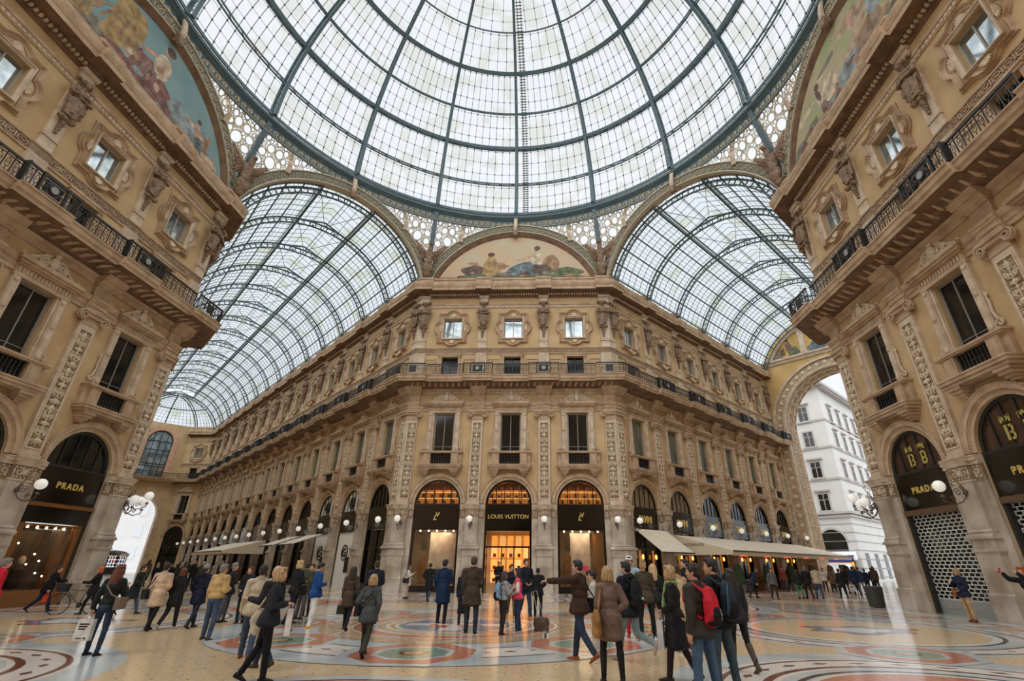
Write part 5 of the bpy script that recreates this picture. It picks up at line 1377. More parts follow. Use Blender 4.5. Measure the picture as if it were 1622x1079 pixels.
def shop(run, x, label, kind, pm=None, letters=None, lsize=.36, lsx=1.0, lsp=1.05):
    t = thing('shop_front', label, 'shop front', run.w(x), run.rz, 'shop fronts in the arcade')
    mb = MB()      # frame: arch rim, jambs, transoms, lunette mullions
    mb.arch(0, AZ, 1.4, 1.53, .08, .3, n=24)
    for s in (-1, 1): a, b = sorted((s*1.4, s*1.53)); mb.box(a, b, .05, .35, 0, AZ)
    mb.box(-1.5, 1.5, .06, .3, 5.06, 5.18)
    for q in (-.84,-.28,.28,.84): mb.box(q-.025, q+.025, .12, .2, 5.15, AZ+math.sqrt(1.4**2-q*q))
    mb.build('frame', [frame_dk if kind in ('prada','grille') else blackp], t)
    mb = MB(); mb.box(-1.45, 1.45, .02, .14, 3.7, 5.08, 0); fa = mb.build('fascia', [blackp], t)
    if letters == 'LV':   # interlaced monogram: slanted L under an upright V
        text('L', .46, (-.1, 0, 4.33), fa, gold, shear=.35, bold=.006); text('V', .42, (.08, -.01, 4.5), fa, gold, bold=.006)
    elif letters: text(letters, lsize, (0, .0, 4.4), fa, gold, spacing=lsp, bold=.002, sx=lsx)
    mb = MB(); mb.poly([(-1.4,.17,5.18)]+[(x_, .17, z) for x_, z in half_disc(1.4, AZ)[::-1]]+[(1.4,.17,5.18)])
    lun = mb.build('lunette_glass', [{'lv':shop_gl,'hoard':whitepan,'grille':mat('brown_reflecting_glass', (92,66,52), .12, metal=.3, spec=.7, var2=(58,42,34), vscale=1.6)}.get(kind, pm or pane_dark)], t)
    if kind == 'lv':
        mb = MB()   # interior room
        for (a, b, c, d, e, f, k) in ((-2.2,2.2,3.2,3.3,0,3.7,0),(-2.2,-2.1,.35,3.3,0,3.7,0),(2.1,2.2,.35,3.3,0,3.7,0),(-2.2,2.2,.35,3.3,3.62,3.72,0),(-2.2,2.2,3.2,3.3,5.0,7.2,2),(-2.2,-2.1,.35,3.3,5.0,7.2,2),(2.1,2.2,.35,3.3,5,7.2,2),(-2.2,2.2,.35,3.3,6.95,7.05,2),(-2.2,2.2,.4,3.3,4.95,5.05,2)): mb.box(a,b,c,d,e,f,k)
        mb.build('interior_room', [cream, warm2, warm2], t)
        mb = MB()   # upper shelves
        for j, z in enumerate((5.35,5.75,6.15)):
            mb.box(-1.9, 1.9, 1.6, 2.0, z, z+.04, 0); mb.box(-1.9, 1.9, 1.62, 1.66, z-.05, z, 1)
        for q in range(7): mb.box(-1.9+q*.62, -1.86+q*.62, 1.58, 2.0, 5.05, 6.5, 0)
        g = random.Random(int(x*7)+3)
        for q in range(12):
            xx = -1.8+q*.3; z = (5.39,5.79)[q % 2]; mb.box(xx, xx+g.uniform(.12,.24), 1.65, 1.9, z, z+g.uniform(.12,.28), 2+g.randrange(2))
        mb.box(-1.9, 1.9, 2.0, 2.04, 5.05, 6.3, 4)
        mb.build('upper_shelves', [warm2, warm, mat('leather_brown', (96,58,34), .5), dimint, mat('backlit_shelf_wall', (230,150,80), .6, emis=(240,150,70), es=.35)], t)
        lamp_in(run, x, .8, 3.5, 50); lamp_in(run, x, 1.3, 6.8, 30)
        mb = MB()
        if letters != 'LV':      # entrance with glazed doors
            mb.box(-1.4, 1.4, .1, .3, 2.55, 2.65); 
            for q in (-1.36,-.42,.38,1.32): mb.box(q, q+.06, .1, .28, 0, 2.6)
            mb.box(-1.4, 1.4, .1, .3, 3.55, 3.7); mb.build('door_frame', [blackp], t)
            mb = MB()
            for q in range(5):
                for j in range(4): mb.box(-1.35+q*.56, -.95+q*.56, 3.0, 3.1, .5+j*.75, 1.15+j*.75, (q+j) % 2)
            mb.build('lit_wall_shelves', [warm, mat('warm_lit_panel', (240,170,90), .6, emis=(250,170,80), es=.45)], t)
            mb = MB(); g = random.Random(4)
            for q in range(14): 
                xx = -1.3+.56*(q % 5)+.1; z = .55+.75*(q//5); mb.box(xx, xx+.2, 2.85, 2.98, z, z+.22, g.randrange(3))
            mb.build('goods', [mat('leather_brown', (96,58,34), .5), mat('red_goods', (180,40,36), .5), dimint], t)
            for s in (-1, 1):
                mb = MB(); mb.box(min(s*.03,s*.4), max(s*.03,s*.4), .6, .64, 0, 2.55); mb.build('door', [shop_gl], t)
        else:                    # window display
            mb.box(-1.4, 1.4, .1, .3, 3.58, 3.7); mb.build('window_header', [blackp], t); mb = MB(); mb.box(-1.4, 1.4, .1, .3, 0, .36)
            mb.build('window_base', [blackp], t)
            mb = MB(); mb.box(-.55 if x < 0 else -.7, 1.2 if x < 0 else .6, 1.3, 1.36, .36, 3.6); mb.build('display_backdrop', [mat('marbled_backdrop', (232,214,204), .6, var2=(176,150,140), vscale=1.1)], t)
            mb = MB(); mb.box(-1.2, -.65, 1.2, 1.26, .4, 2.1, 0); mb.box(-1.05, -.7, 1.1, 1.2, 2.4, 3.3, 1); mb.box(.8 if x > 0 else 1.25, 1.38, 1.0, 1.3, .36, 3.5, 0); mb.build('side_panels', [warm2, dimint], t)
            mb = MB()
            for q in range(5): mb.ball((-1.1+.55*q, .6, 3.55), .05, 8, 6)
            mb.build('spotlights', [mat('spot_bulb', (255,240,210), .4, emis=(255,236,200), es=12)], t)
            mb = MB(); bxx = .1 if x < 0 else .45
            mb.prism([(bxx-.2,.36),(bxx+.2,.36),(bxx+.2,1.0),(bxx-.2,1.0)], .8, 1.0, 1); mb.prism([(bxx-.22,1.0),(bxx+.22,1.0),(bxx+.18,1.32),(bxx-.18,1.32)], .8, 1.0, 0); mb.tube([(bxx-.1,.9,1.3),(bxx-.08,.9,1.5),(bxx+.08,.9,1.5),(bxx+.1,.9,1.3)], .012, 5, 0)
            if x > 0: mb.box(-.05, .45, .78, .8, 1.25, 1.55, 2)
            mb.build('displayed_handbag', [mat('leather_brown', (140,98,56), .5), cream, mat('pink_poster', (226,70,110), .6, emis=(226,70,110), es=.3)], t)
        mb = MB(); mb.box(-1.4, 1.4, .14, .16, .36 if letters == 'LV' else 2.65, 3.6); mb.build('display_glass', [shop_gl], t)
    elif kind == 'grille':
        mb = MB(); mb.box(-1.5, 1.5, -.02, .2, 3.5, 3.7, 0); mb.build('transom', [wood_fr], t)
        mb = MB(); mb.box(-1.38, 1.38, .2, .3, 0, .5); mb.box(-1.38, 1.38, .18, .2, .2, .24); mb.build('shutter_base', [mat('pale_metal', (170,176,172), .35, metal=.4)], t)
        mb = MB(); z = .5; r_ = 0
        while z < 3.5:
            mb.box(-1.38, 1.38, .21, .235, z, z+.034)
            xx = -1.38 + (.12 if r_ % 2 else 0)
            while xx < 1.38: mb.box(xx, xx+.036, .21, .235, z, z+.13); xx += .27
            z += .13; r_ += 1
        mb.build('roller_grille', [mat('galvanised_links', (212,214,208), .5, metal=.1)], t)
        mb = MB(); mb.box(-1.38, 1.38, .32, .36, .3, 3.6); mb.build('dark_glass', [pane_dark], t)
        # figures painted on the fan light
        for q in (-.28, .42):
            mb = MB()
            for a, b, c, d in ((-.14,-.04,0,.5),(-.04,.14,.0,.08),(-.04,.14,.2,.28),(-.04,.14,.42,.5),(.1,.18,.06,.22),(.1,.18,.26,.44),(-.2,-.12,.58,.8),(-.04,.04,.58,.8),(.12,.2,.58,.8)): mb.box(q+a, q+b, .13, .15, 5.35+c, 5.35+d)
            mb.bar((q-.16,.14,.8+5.35),(q,.14,5.95),.07,.02,up=(0,1,0)); mb.bar((q,.14,5.95),(q+.16,.14,.8+5.35),.07,.02,up=(0,1,0))
            mb.build('gold_motif', [mat('faded_gold_motif', (188,172,92), .5)], t)
    elif kind == 'prada':
        mb = MB(); mb.box(-1.5, 1.5, -.05, .2, 3.55, 3.7); mb.box(-1.36, 1.36, .1, .3, 2.85, 2.92)
        for s in (-1, 1): a, b = sorted((s*1.15, s*1.4)); mb.box(a, b, .08, .3, 0, 3.55)
        mb.box(-1.4, 1.4, -.1, .4, 0, .55); mb.build('bronze_surround', [mat('bronze_trim', (150,104,62), .3, metal=.6)], t)
        mb = MB(); mb.box(-1.36, 1.36, .05, .1, 2.95, 3.55); mb.build('upper_black_band', [blackp], t)
        mb = MB(); mb.box(-1.5, 1.5, 1.2, 1.24, .4, 2.9, 0)
        for q in range(31): mb.tube([(-1.46+q*.098, 1.16, .5), (-1.46+q*.098, 1.16, 2.8)], .045, 5, 0)
        mb.box(-1.5, 1.5, .4, 1.3, 2.84, 2.9, 1); mb.box(-1.5, -1.45, .4, 1.3, 0, 2.9, 1); mb.box(1.45, 1.5, .4, 1.3, 0, 2.9, 1); mb.box(-1.4,1.4,.3,1.2,.4,.5,1)
        mb.build('curtained_display', [curtain, warm2], t)
        mb = MB(); g = random.Random(9)
        for q in range(6): mb.ball((-1+.4*q, .5, 2.8), .045, 6, 4)
        for q in range(8): mb.ball((g.uniform(-1,1), .45, g.uniform(.9,2.4)), .035, 6, 4)
        mb.build('spotlights', [mat('spot_bulb', (255,240,210), .4, emis=(255,236,200), es=12)], t)
        mb = MB()
        for q in range(2):
            xx = -.7+.7*q; mb.lathe([(.1,0),(.2,.15),(.16,.4),(.2,.7),(.1,.85),(.05,.9)], (xx,.75,.55), 10, 0); mb.ball((xx,.75,1.6), (.11,.13,.16), 10, 8, 1)
        mb.build('mannequins', [mat('dark_dress', (60,44,44), .8), mat('mannequin_skin', (214,180,150), .5)], t)
        mb = MB(); mb.box(-1.15, 1.15, .15, .17, .55, 2.85); mb.build('display_glass', [shop_gl], t); lamp_in(run, x, .8, 2.7, 12)
    elif kind == 'hoard':
        mb = MB(); mb.box(-1.4, 1.4, .1, .14, 0, 3.7, 0); mb.build('white_panel', [whitepan], t)
        for cz, r in ((AZ+.55,.42),(2.3,.5)):
            mb = MB()
            P = [(r*math.cos(2*PI*i/24), .08, cz+r*math.sin(2*PI*i/24)) for i in range(24)]; mb.tube(P, .05, 5, closed=True)
            mb.tube([(r*.5*math.cos(a), .08, cz+r*.5*math.sin(a)) for a in [PI*.3+i*PI*1.5/10 for i in range(11)]], .07, 5); mb.box(0, r*.55, .06, .1, cz-.06, cz+.06); mb.build('round_emblem', [blackp], t)
        mb = MB(); mb.box(.3, 1.0, .05, .1, 1.0, 2.0); mb.build('dark_notice', [blackp], t)
    else:
        mb = MB(); mb.box(-1.4, 1.4, .2, .24, .4, 3.7, 0); mb.build('display_glass', [pane_dark], t)
        mb = MB(); mb.box(-1.4, 1.4, .1, .3, 0, .4); mb.box(-.03, .03, .14, .24, .4, 3.7); mb.box(-1.4, 1.4, .14, .24, 2.5, 2.58)
        mb.build('window_base', [blackp], t)
        if kind == 'cafe':
            for s in (-1, 1): mb = MB(); mb.ball((s*.75, -.05, 2.1), (.08,.08,.16), 8, 6, 0); mb.box(s*.75-.12, s*.75+.12, .16, .19, 1.1, 2.5, 1); mb.build('wall_lantern', [mat('candle_glow', (255,190,110), .5, emis=(255,170,80), es=3), mat('amber_wall_panel', (150,100,56), .6, emis=(220,140,66), es=.3)], t)
    return t
def lamp_in(run, x, y, z, e):
    l = bpy.data.lights.new('shop_light', 'AREA'); l.energy = e; l.size = 1.6; l.color = (1,.78,.52); o = bpy.data.objects.new('shop_light', l); COL.objects.link(o); o.location = run.w(x, y, z)
shop(RF, -B, 'black and gold boutique front with monogram, left arch of the middle facade', 'lv', letters='LV', lsize=.4)
s1 = shop(RF, 0, 'black boutique entrance with gold name over the centre arch', 'lv', letters='LOUIS VUITTON', lsize=.35)
shop(RF, B, 'black and gold boutique front with monogram, right arch of the middle facade', 'lv', letters='LV', lsize=.4)
for i, x in enumerate(CR):
    shop(RR, x, 'restaurant front with gold name, ' + bayname('right_gallery', i), 'cafe', pm=drape if i < 2 else None, letters='SAVINI', lsize=.66, lsx=.72)
for i, x in enumerate(CL):
    shop(RL, x, ('white hoarding with round emblem, ' if i in (1, 2) else 'dark shop front, ') + bayname('left_gallery', i), 'hoard' if i in (1, 2) else 'plain')
shop(RD, -DG/2, 'dark shop front with amber panel in the far diagonal bay', 'plain')
for i, x in enumerate(CF):
    shop(RP, x, 'closed fashion shop with roller grille, ' + bayname('right', i), 'grille', letters='PRADA', lsize=.36, lsx=.9, lsp=1.35)
    shop(RQ, x, 'fashion shop window with brown curtains, ' + bayname('left', i), 'prada', letters='PRADA', lsize=.36, lsx=.9, lsp=1.35)
# ---- globe lamps on scroll brackets ---------------------------------------------------------------------------------
globe_m = mat('opal_globe', (238,236,230), .25, emis=(250,246,236), es=.35)
def lamp_arm(mb, ang, L=.85, z=0):
    c, s = math.sin(ang), -math.cos(ang)
    P = [(0,0,-.1),(c*.2,s*.2,-.32),(c*.5,s*.5,-.42),(c*L,s*L,-.3),(c*L,s*L,-.12)]
    mb.tube([(a, b, d+z) for a, b, d in P], .022, 6)
    for (r, u, w) in ((.14,.28,.0),(.1,.5,-.22),(.08,.1,.14)):
        Q = []
        for i in range(17):
            t = i/16; a = 2*PI*1.5*t; q = r*(1-t*.85); Q.append((c*(u+q*math.cos(a)), s*(u+q*math.cos(a)), w+z+q*math.sin(a)))
        mb.tube(Q, .016, 5)
    mb.tube([(0,0,.12+z),(c*.18,s*.18,.36+z),(c*.3,s*.3,.62+z),(c*.22,s*.22,.72+z)], .014, 5)
    mb.lathe([(.09,0),(.05,.05),(.03,.08)], (c*L,s*L,-.16+z), 10)
    return (c*L, s*L, .06+z)
def make_lamp(angs):
    t = thing('globe_lamp', 'x', 'wall lamp'); mb = MB()
    mb.lathe([(.1,0),(.1,.04),(.04,.07)], (0,0,0), 10, M=Matrix.Rotation(PI/2, 4, 'X'))
    pts = [lamp_arm(mb, a, z=zz) for a, zz in angs]; mb.build('scroll_bracket', [mat('lamp_iron', (92,74,56), .5)], t)
    for p in pts:
        mb = MB(); mb.ball((p[0],p[1],p[2]+.14), .195, 20, 14); mb.build('globe', [globe_m], t, smooth=True)
    return t
lamp1 = make_lamp([(0,0)]); lamp3 = make_lamp([(-.9,0),(.9,0),(0,.25)])
for run, key, k, x in PILS:
    place(lamp1, run, x, 'white globe lamp on the ' + between(key, k, 0), 'globe wall lamps', y=-.3, z=3.98)
for run, x, pc, rc, d in CN[:4]:
    s = 1 if pc is pilcR else -1
    if run is RF:
        place(lamp1, run, x-s*.42, 'white globe lamp on the facade side of the ' + d, 'globe wall lamps', y=-.3, z=3.98)
        place(lamp1, run, x+s*.5, 'white globe lamp on the gallery side of the ' + d, 'globe wall lamps', y=.3, z=3.98, rz=s*PI/4)
    else: place(lamp3, run, x+s*.1, 'cluster of three white globe lamps at the ' + d, 'lamp clusters', y=-.28, z=3.98, rz=s*PI/8)
# ---- awnings ----------------------------------------------------------------------------------------------------------
canvas = mat('cream_awning', (228,216,194), .8, var=.08, vscale=2)
stripe = mat('striped_awning', (212,196,168), .8)
def awning(run, x0, x1, z0, z1, d, label, grp=None, y0=-.35, val=True):
    t = thing('awning', label, 'awning', run.w(0), run.rz, grp)
    mb = MB(); n = max(4, int((x1-x0)/.35))
    for i in range(n):
        a, b = x0+(x1-x0)*i/n, x0+(x1-x0)*(i+1)/n
        mb.poly([(a,y0,z0),(b,y0,z0),(b,-d,z1),(a,-d,z1)], 0); mb.poly([(a,y0,z0-.03),(b,y0,z0-.03),(b,-d,z1-.03),(a,-d,z1-.03)], 0)
    mb.box(x0, x1, -d-.04, -d, z1-.06, z1+.02, 1); mb.build('canopy', [canvas, frame_dk], t)
    if not val: return t
    mb = MB(); m = int((x1-x0)/.18)
    for i in range(m):
        a, b = x0+(x1-x0)*i/m, x0+(x1-x0)*(i+1)/m; c = (a+b)/2; mb.poly([(a,-d-.02,z1),(b,-d-.02,z1),(b,-d-.02,z1-.26),(c+.04,-d-.02,z1-.32),(c-.04,-d-.02,z1-.32),(a,-d-.02,z1-.26)])
    for x in (x0, x1): mb.poly([(x,y0,z0),(x,-d,z1),(x,-d,z1-.25),(x,y0,z1-.25)])
    mb.build('scalloped_valance', [stripe], t)
    return t
awning(RR, S0+.5, S0+CB-.5, 3.75, 2.35, 2.3, 'small cream awning over the first bay of the right gallery', val=False)
sav = awning(RR, S0+CB+.2, SE_R-.4, 3.55, 2.5, 4.6, 'long cream restaurant awning along the right gallery')
text('RISTORANTE', .26, (0,0,0), sav, blackp, depth=.005)
o = [c for c in sav.children if c.name.startswith('lettering')][0]; o.location = (S0+CB+.19, -1.9, 2.86); o.rotation_euler = (PI/2, 0, -PI/2); o.scale = (1,1,1)
awning(RL, -(S0+3*CB), -(S0+3*CB)+3.6, 3.7, 2.9, 2.6, 'cream awning nearest on the left gallery wall', 'left gallery awnings', val=False)
awning(RL, -(S0+4*CB), -(S0+4*CB)+3.6, 3.7, 2.9, 2.6, 'second cream awning on the left gallery wall', 'left gallery awnings', val=False)
awning(RL, -(S0+8*CB), -(S0+5.3*CB), 3.6, 2.6, 4.0, 'long striped awning farther down the left gallery', 'left gallery awnings')
# red heaters, topiary, tables, barrier
for i in range(6):
    mb = MB(); mb.box(-.3,.3,-.08,.08,-.05,.06,0); mb.box(-.26,.26,-.1,.1,-.09,-.05,1)
    o = mb.build('patio_heater', [frame_dk, mat('red_heater_glow', (255,70,40), .5, emis=(255,50,24), es=9)], None, False, RR.w(S0+CB*1.6+i*3.7, -4.0, 2.3), RR.rz); tag(o, 'glowing red heater bar, ' + ORD[i] + ' under the long restaurant awning', 'heater', 'heater bars')
leaf = mat('dark_topiary', (44,62,34), .9, var=.5, vscale=12, bump=.6, bscale=40)
def topiary_mesh():
    mb = MB(); g = random.Random(2)
    cap(mb, (0,0,.75), (0,0,1.5), .32, .2)
    for _ in range(60):
        a = g.uniform(0, 2*PI); z = g.uniform(.6, 1.65); r = .3*(1-(z-.6)/1.6); ell(mb, (r*math.cos(a), r*math.sin(a), z), (.08,.08,.08), n=6, m=4)
    return fuse(mb, .04, 1, .03, 12, name='topiary')
TM = topiary_mesh(); TM.materials.append(leaf)
mbp = MB(); mbp.lathe([(.2,0),(.28,.6),(.3,.62),(.26,.62),(.24,.5)], (0,0,0), 14); POT = mbp.mesh('pot', [mat('grey_planter', (96,96,92), .6)])
for i in range(6):
    t = thing('potted_topiary', 'clipped topiary in grey planter, ' + ORD[i] + ' along the restaurant terrace', 'plant', RR.w(S0+CB*1.15+i*4.2, -4.5, 0), 0, 'terrace topiaries'); link('shrub', TM, t); link('planter', POT, t)
def cafe_table():
    t = thing('cafe_table', 'x', 'table'); mb = MB(); mb.lathe([(.36,.72),(.36,.75)], (0,0,0), 20); mb.build('table_top', [whitepan], t)
    mb = MB(); mb.lathe([(.22,0),(.2,.03),(.03,.06),(.03,.72)], (0,0,0), 12); mb.build('pedestal', [frame_dk], t); return t
def cafe_chair():
    t = thing('cafe_chair', 'x', 'chair'); wk = mat('wicker', (120,92,62), .8, var=.3, vscale=30)
    mb = MB(); mb.box(-.22,.22,-.22,.22,.42,.47); mb.build('seat', [wk], t)
    mb = MB(); mb.tube([(-.22,.22,.45),(-.24,.28,.85),(0,.3,.95),(.24,.28,.85),(.22,.22,.45)], .02, 6); mb.prism([(-.2,.5),(.2,.5),(.21,.85),(-.21,.85)], .24, .27); mb.build('backrest', [wk], t)
    for sx in (-1,1):
        for sy in (-1,1): mb = MB(); mb.tube([(sx*.2,sy*.2,.43),(sx*.22,sy*.22,0)], .015, 5); mb.build('leg', [frame_dk], t)
    return t
ct, cc = cafe_table(), cafe_chair()
k = 0
for i in range(7):
    px = S0+CB*1.3+i*3.4; place(ct, RR, px, 'small round table under the long awning, ' + ORD[i] + ' from the corner', 'terrace tables', y=-3.0)
    for j, (dx, a) in enumerate(((-.6, -PI/2), (.6, PI/2))):
        place(cc, RR, px+dx, 'wicker chair ' + ('nearer' if j == 0 else 'farther') + ' side of the ' + ORD[i] + ' terrace table', 'terrace chairs', y=-3.0, rz=-a)
t = thing('litter_bin', 'dark round litter bin by the near end of the right-hand facade', 'bin', (17.1, 9.0, 0))
mb = MB(); mb.lathe([(.24,0),(.3,.02),(.36,.72),(.38,.76),(.34,.8)], (0,0,0), 20); mb.build('bin_body', [mat('bin_metal', (58,60,56), .5)], t); mb = MB(); mb.lathe([(.34,0),(.36,.03),(.3,.05)], (0,0,.78), 20); mb.build('rim', [frame_dk], t)
# ---- people ---------------------------------------------------------------------------------------------------------------
def cloth(rgb, rough=.85, var=.25): 
    return mat('cloth_%d_%d_%d' % rgb, rgb, rough, var=var, vscale=5, bump=.25, bscale=60, spec=.25)
SKIN = mat('skin', (206,156,126), .5, var=.08, vscale=8); LIP = mat('lips', (160,84,76), .4); EYEW = mat('eye_white', (230,226,220), .2); EYED = mat('iris', (48,34,26), .15)
HAIRC = dict(black=(24,20,18), brown=(60,40,28), dark=(38,28,22), blonde=(178,146,102), gold=(200,168,118), grey=(120,116,110), red=(168,66,30), auburn=(100,46,28), ginger=(190,90,40))
def hairm(c): return mat('hair_' + c, HAIRC[c], .5, var=.35, vscale=14, stretch=(3,3,.6), bump=.3, bscale=30)
ARMS = dict(down=((.16,-.06,-1), (.04,.14,-1)), front=((.22,-.05,-1), (-.45,.9,.12)), low=((.22,-.02,-1), (-.5,.6,-.35)), phone=((.2,.3,-.9), (-.45,.75,.55)), point=((.45,.95,-.12), (.3,1,-.02)),
            pocket=((.34,-.22,-1), (-.3,.35,-.95)), raised=((.25,1,.12), (-.1,.75,.6)), gest=((.3,.05,-1), (.1,.95,.15)), hip=((.45,-.3,-.9), (-.75,.35,-.6)), bar=((.15,.5,-.85), (.1,1,.05)), back=((.2,-.35,-1), (.05,-.05,-1)), swing=((.14,.4,-1), (0,.6,-.9)))
LEGS = dict(stand=((0,0,.5),(0,0,.5)), rest=((2,4,.7),(-3,6,.9)), walk=((14,5,.1),(-10,18,.1)), walk2=((-12,24,.1),(13,5,.1)), stride=((20,5,.05),(-16,26,.05)), stride2=((-14,30,.05),(15,6,.05)), apart=((4,2,1.2),(-4,2,1.2)), kick=((16,4,.1),(-14,62,.1)), cross=((10,8,-.2),(-10,14,.0)))
def skeleton(H, legs, arml, armr, lean=0, fem=False, turn=0, bend=0):
    J = {}; hipw = .09; shw = .155 if fem else .185
    L = LEGS[legs] if isinstance(legs, str) else legs
    for s, key, (a, b, c) in ((-1,'L',L[0]),(1,'R',L[1])):
        a = math.radians(a); b = math.radians(b); hip = Vector((s*hipw, 0, .92))
        kn = hip + Vector((s*.09*c, math.sin(a), -math.cos(a))).normalized()*.43
        an = kn + Vector((s*.02*c, math.sin(a-b), -math.cos(a-b))).normalized()*.42
        J['hip'+key], J['kn'+key], J['an'+key] = hip, kn, an; J['ft'+key] = a-b
    dz = .085 - min(J['anL'].z, J['anR'].z)
    for k in list(J):
        if isinstance(J[k], Vector): J[k] = J[k] + Vector((0,0,dz))
    la = math.radians(lean); ca, sa = math.cos(la), math.sin(la)
    def up_(x, y, z):   # torso point relative to the hips, leaning forward
        q = z - .92; return Vector((x, y*ca + q*sa, .92 + dz + q*ca - y*sa))
    J['up'] = up_; J['pelvis'] = up_(0,0,.96)
    for s, key, arm in ((-1,'L',arml),(1,'R',armr)):
        u, f = ARMS[arm]; sh = up_(s*shw, 0, 1.405)
        el = sh + Vector((s*u[0], u[1], u[2])).normalized()*.285; wr = el + Vector((s*f[0], f[1], f[2])).normalized()*.25
        J['sh'+key], J['el'+key], J['wr'+key] = sh, el, wr; J['hd'+key] = (wr-el).normalized()
    J['neck'] = up_(0,-.01,1.46); J['head'] = up_(0,.02,1.625) ; J['turn'] = turn; J['bend'] = bend; J['shw'] = shw; J['fem'] = fem; J['dz'] = dz
    return J
def hrot(J): return Matrix.Rotation(math.radians(J['turn']), 3, 'Z') @ Matrix.Rotation(math.radians(-J['bend']), 3, 'X')
def append(me, mb, mats):
    """add loose small pieces (fingers, eyes) to a fused mesh"""
    n = len(me.vertices); co = np.empty(n*3); me.vertices.foreach_get('co', co); V = [tuple(c) for c in co.reshape(-1,3)]
    F = [tuple(p.vertices) for p in me.polygons]; m2 = bpy.data.meshes.new(me.name)
    m2.from_pydata(V + mb.v, [], F + [tuple(i+n for i in f) for f in mb.f])
    for m in mats: m2.materials.append(m)
    m2.polygons.foreach_set('material_index', [0]*len(F) + mb.m); m2.polygons.foreach_set('use_smooth', [True]*len(m2.polygons)); m2.update(); bpy.data.meshes.remove(me); return m2
def hand(mb, J, key, curl=.5):
    wr, d = J['wr'+key], J['hd'+key]; s = -1 if key == 'L' else 1
    side = Vector((0,1,0)) if abs(d.y) < .8 else Vector((-s,0,.2)); side = (side - d*side.dot(d)).normalized(); nrm = d.cross(side).normalized()*(-s)
    R = Matrix((side, nrm, d)).transposed()
    ell(mb, wr + d*.055, (.042,.016,.055), R, 10, 6)
    for i, L in enumerate((.07,.078,.072,.056)):
        b = wr + d*.095 + side*(.03-.02*i); m = b + (d*math.cos(curl*.7) + nrm*math.sin(curl*.7))*L*.55; e = m + (d*math.cos(curl*1.7) + nrm*math.sin(curl*1.7))*L*.5
        mb.tube([b - d*.02, b, m, e, e + (e-m)*.05], [.0088,.009,.0085,.0075,.003], 6, 0)
    b = wr + d*.03 + side*.035; m = b + (d*.7 + side*.55 + nrm*.35).normalized()*.04; e = m + (d*.9 + side*.1 + nrm*.4).normalized()*.03
    mb.tube([b - side*.015, b, m, e, e + (e-m)*.06], [.01,.011,.0095,.008,.003], 6, 0)
def body(J, near, child=1):
    mb = MB(); U = J['up']; R = hrot(J); h = J['head']
    hd = lambda x, y, z: h + R @ Vector((x, y, z))
    ell(mb, hd(0,-.008,.03), (.076,.096,.092), R); ell(mb, hd(0,.018,-.045), (.058,.072,.075), R); ell(mb, hd(0,.06,-.085), (.028,.026,.026), R)
    cap(mb, hd(0,.084,.0), hd(0,.1,-.028), .009, .012); 
    for s in (-1, 1): ell(mb, hd(s*.078,-.01,-.01), (.012,.022,.032), R); ell(mb, hd(s*.035,.062,-.03), (.025,.022,.022), R)
    cap(mb, J['neck']-Vector((0,0,.05)), hd(0,-.02,-.06), .056, .05)
    ell(mb, U(0,0,.97), (.15,.1,.12)); ell(mb, U(0,0,1.12), (.125,.09,.14)); ell(mb, U(0,0,1.3), (.15,.1,.15)); cap(mb, U(-J['shw']+.02,0,1.41), U(J['shw']-.02,0,1.41), .06, .06)
    for k in 'LR':
        cap(mb, J['sh'+k], J['el'+k], .048, .036); cap(mb, J['el'+k], J['wr'+k], .037, .026)
        cap(mb, J['hip'+k], J['kn'+k], .066, .042); cap(mb, J['kn'+k], J['an'+k], .044, .03)
        cap(mb, J['wr'+k], J['wr'+k]+J['hd'+k]*.03, .026, .022)
    me = fuse(mb, .011 if near else .02, 2, name='body')
    ex = MB(); hand(ex, J, 'L'); hand(ex, J, 'R')
    for s in (-1, 1):
        ex.k = 1; e = hd(s*.031, .077, .008); ex.ball(tuple(e), .0125, 8, 6); ex.k = 2; e = hd(s*.031, .087, .008); ex.ball(tuple(e), .0065, 8, 6)
        ex.k = 2; ex.tube([hd(s*.015,.09,.03), hd(s*.033,.09,.036), hd(s*.05,.078,.03)], [.003,.004,.002], 5)
    ex.k = 3; ex.tube([hd(-.025,.078,-.062), hd(0,.088,-.06), hd(.025,.078,-.062)], [.003,.0065,.003], 6)
    return append(me, ex, [SKIN, EYEW, EYED, LIP])
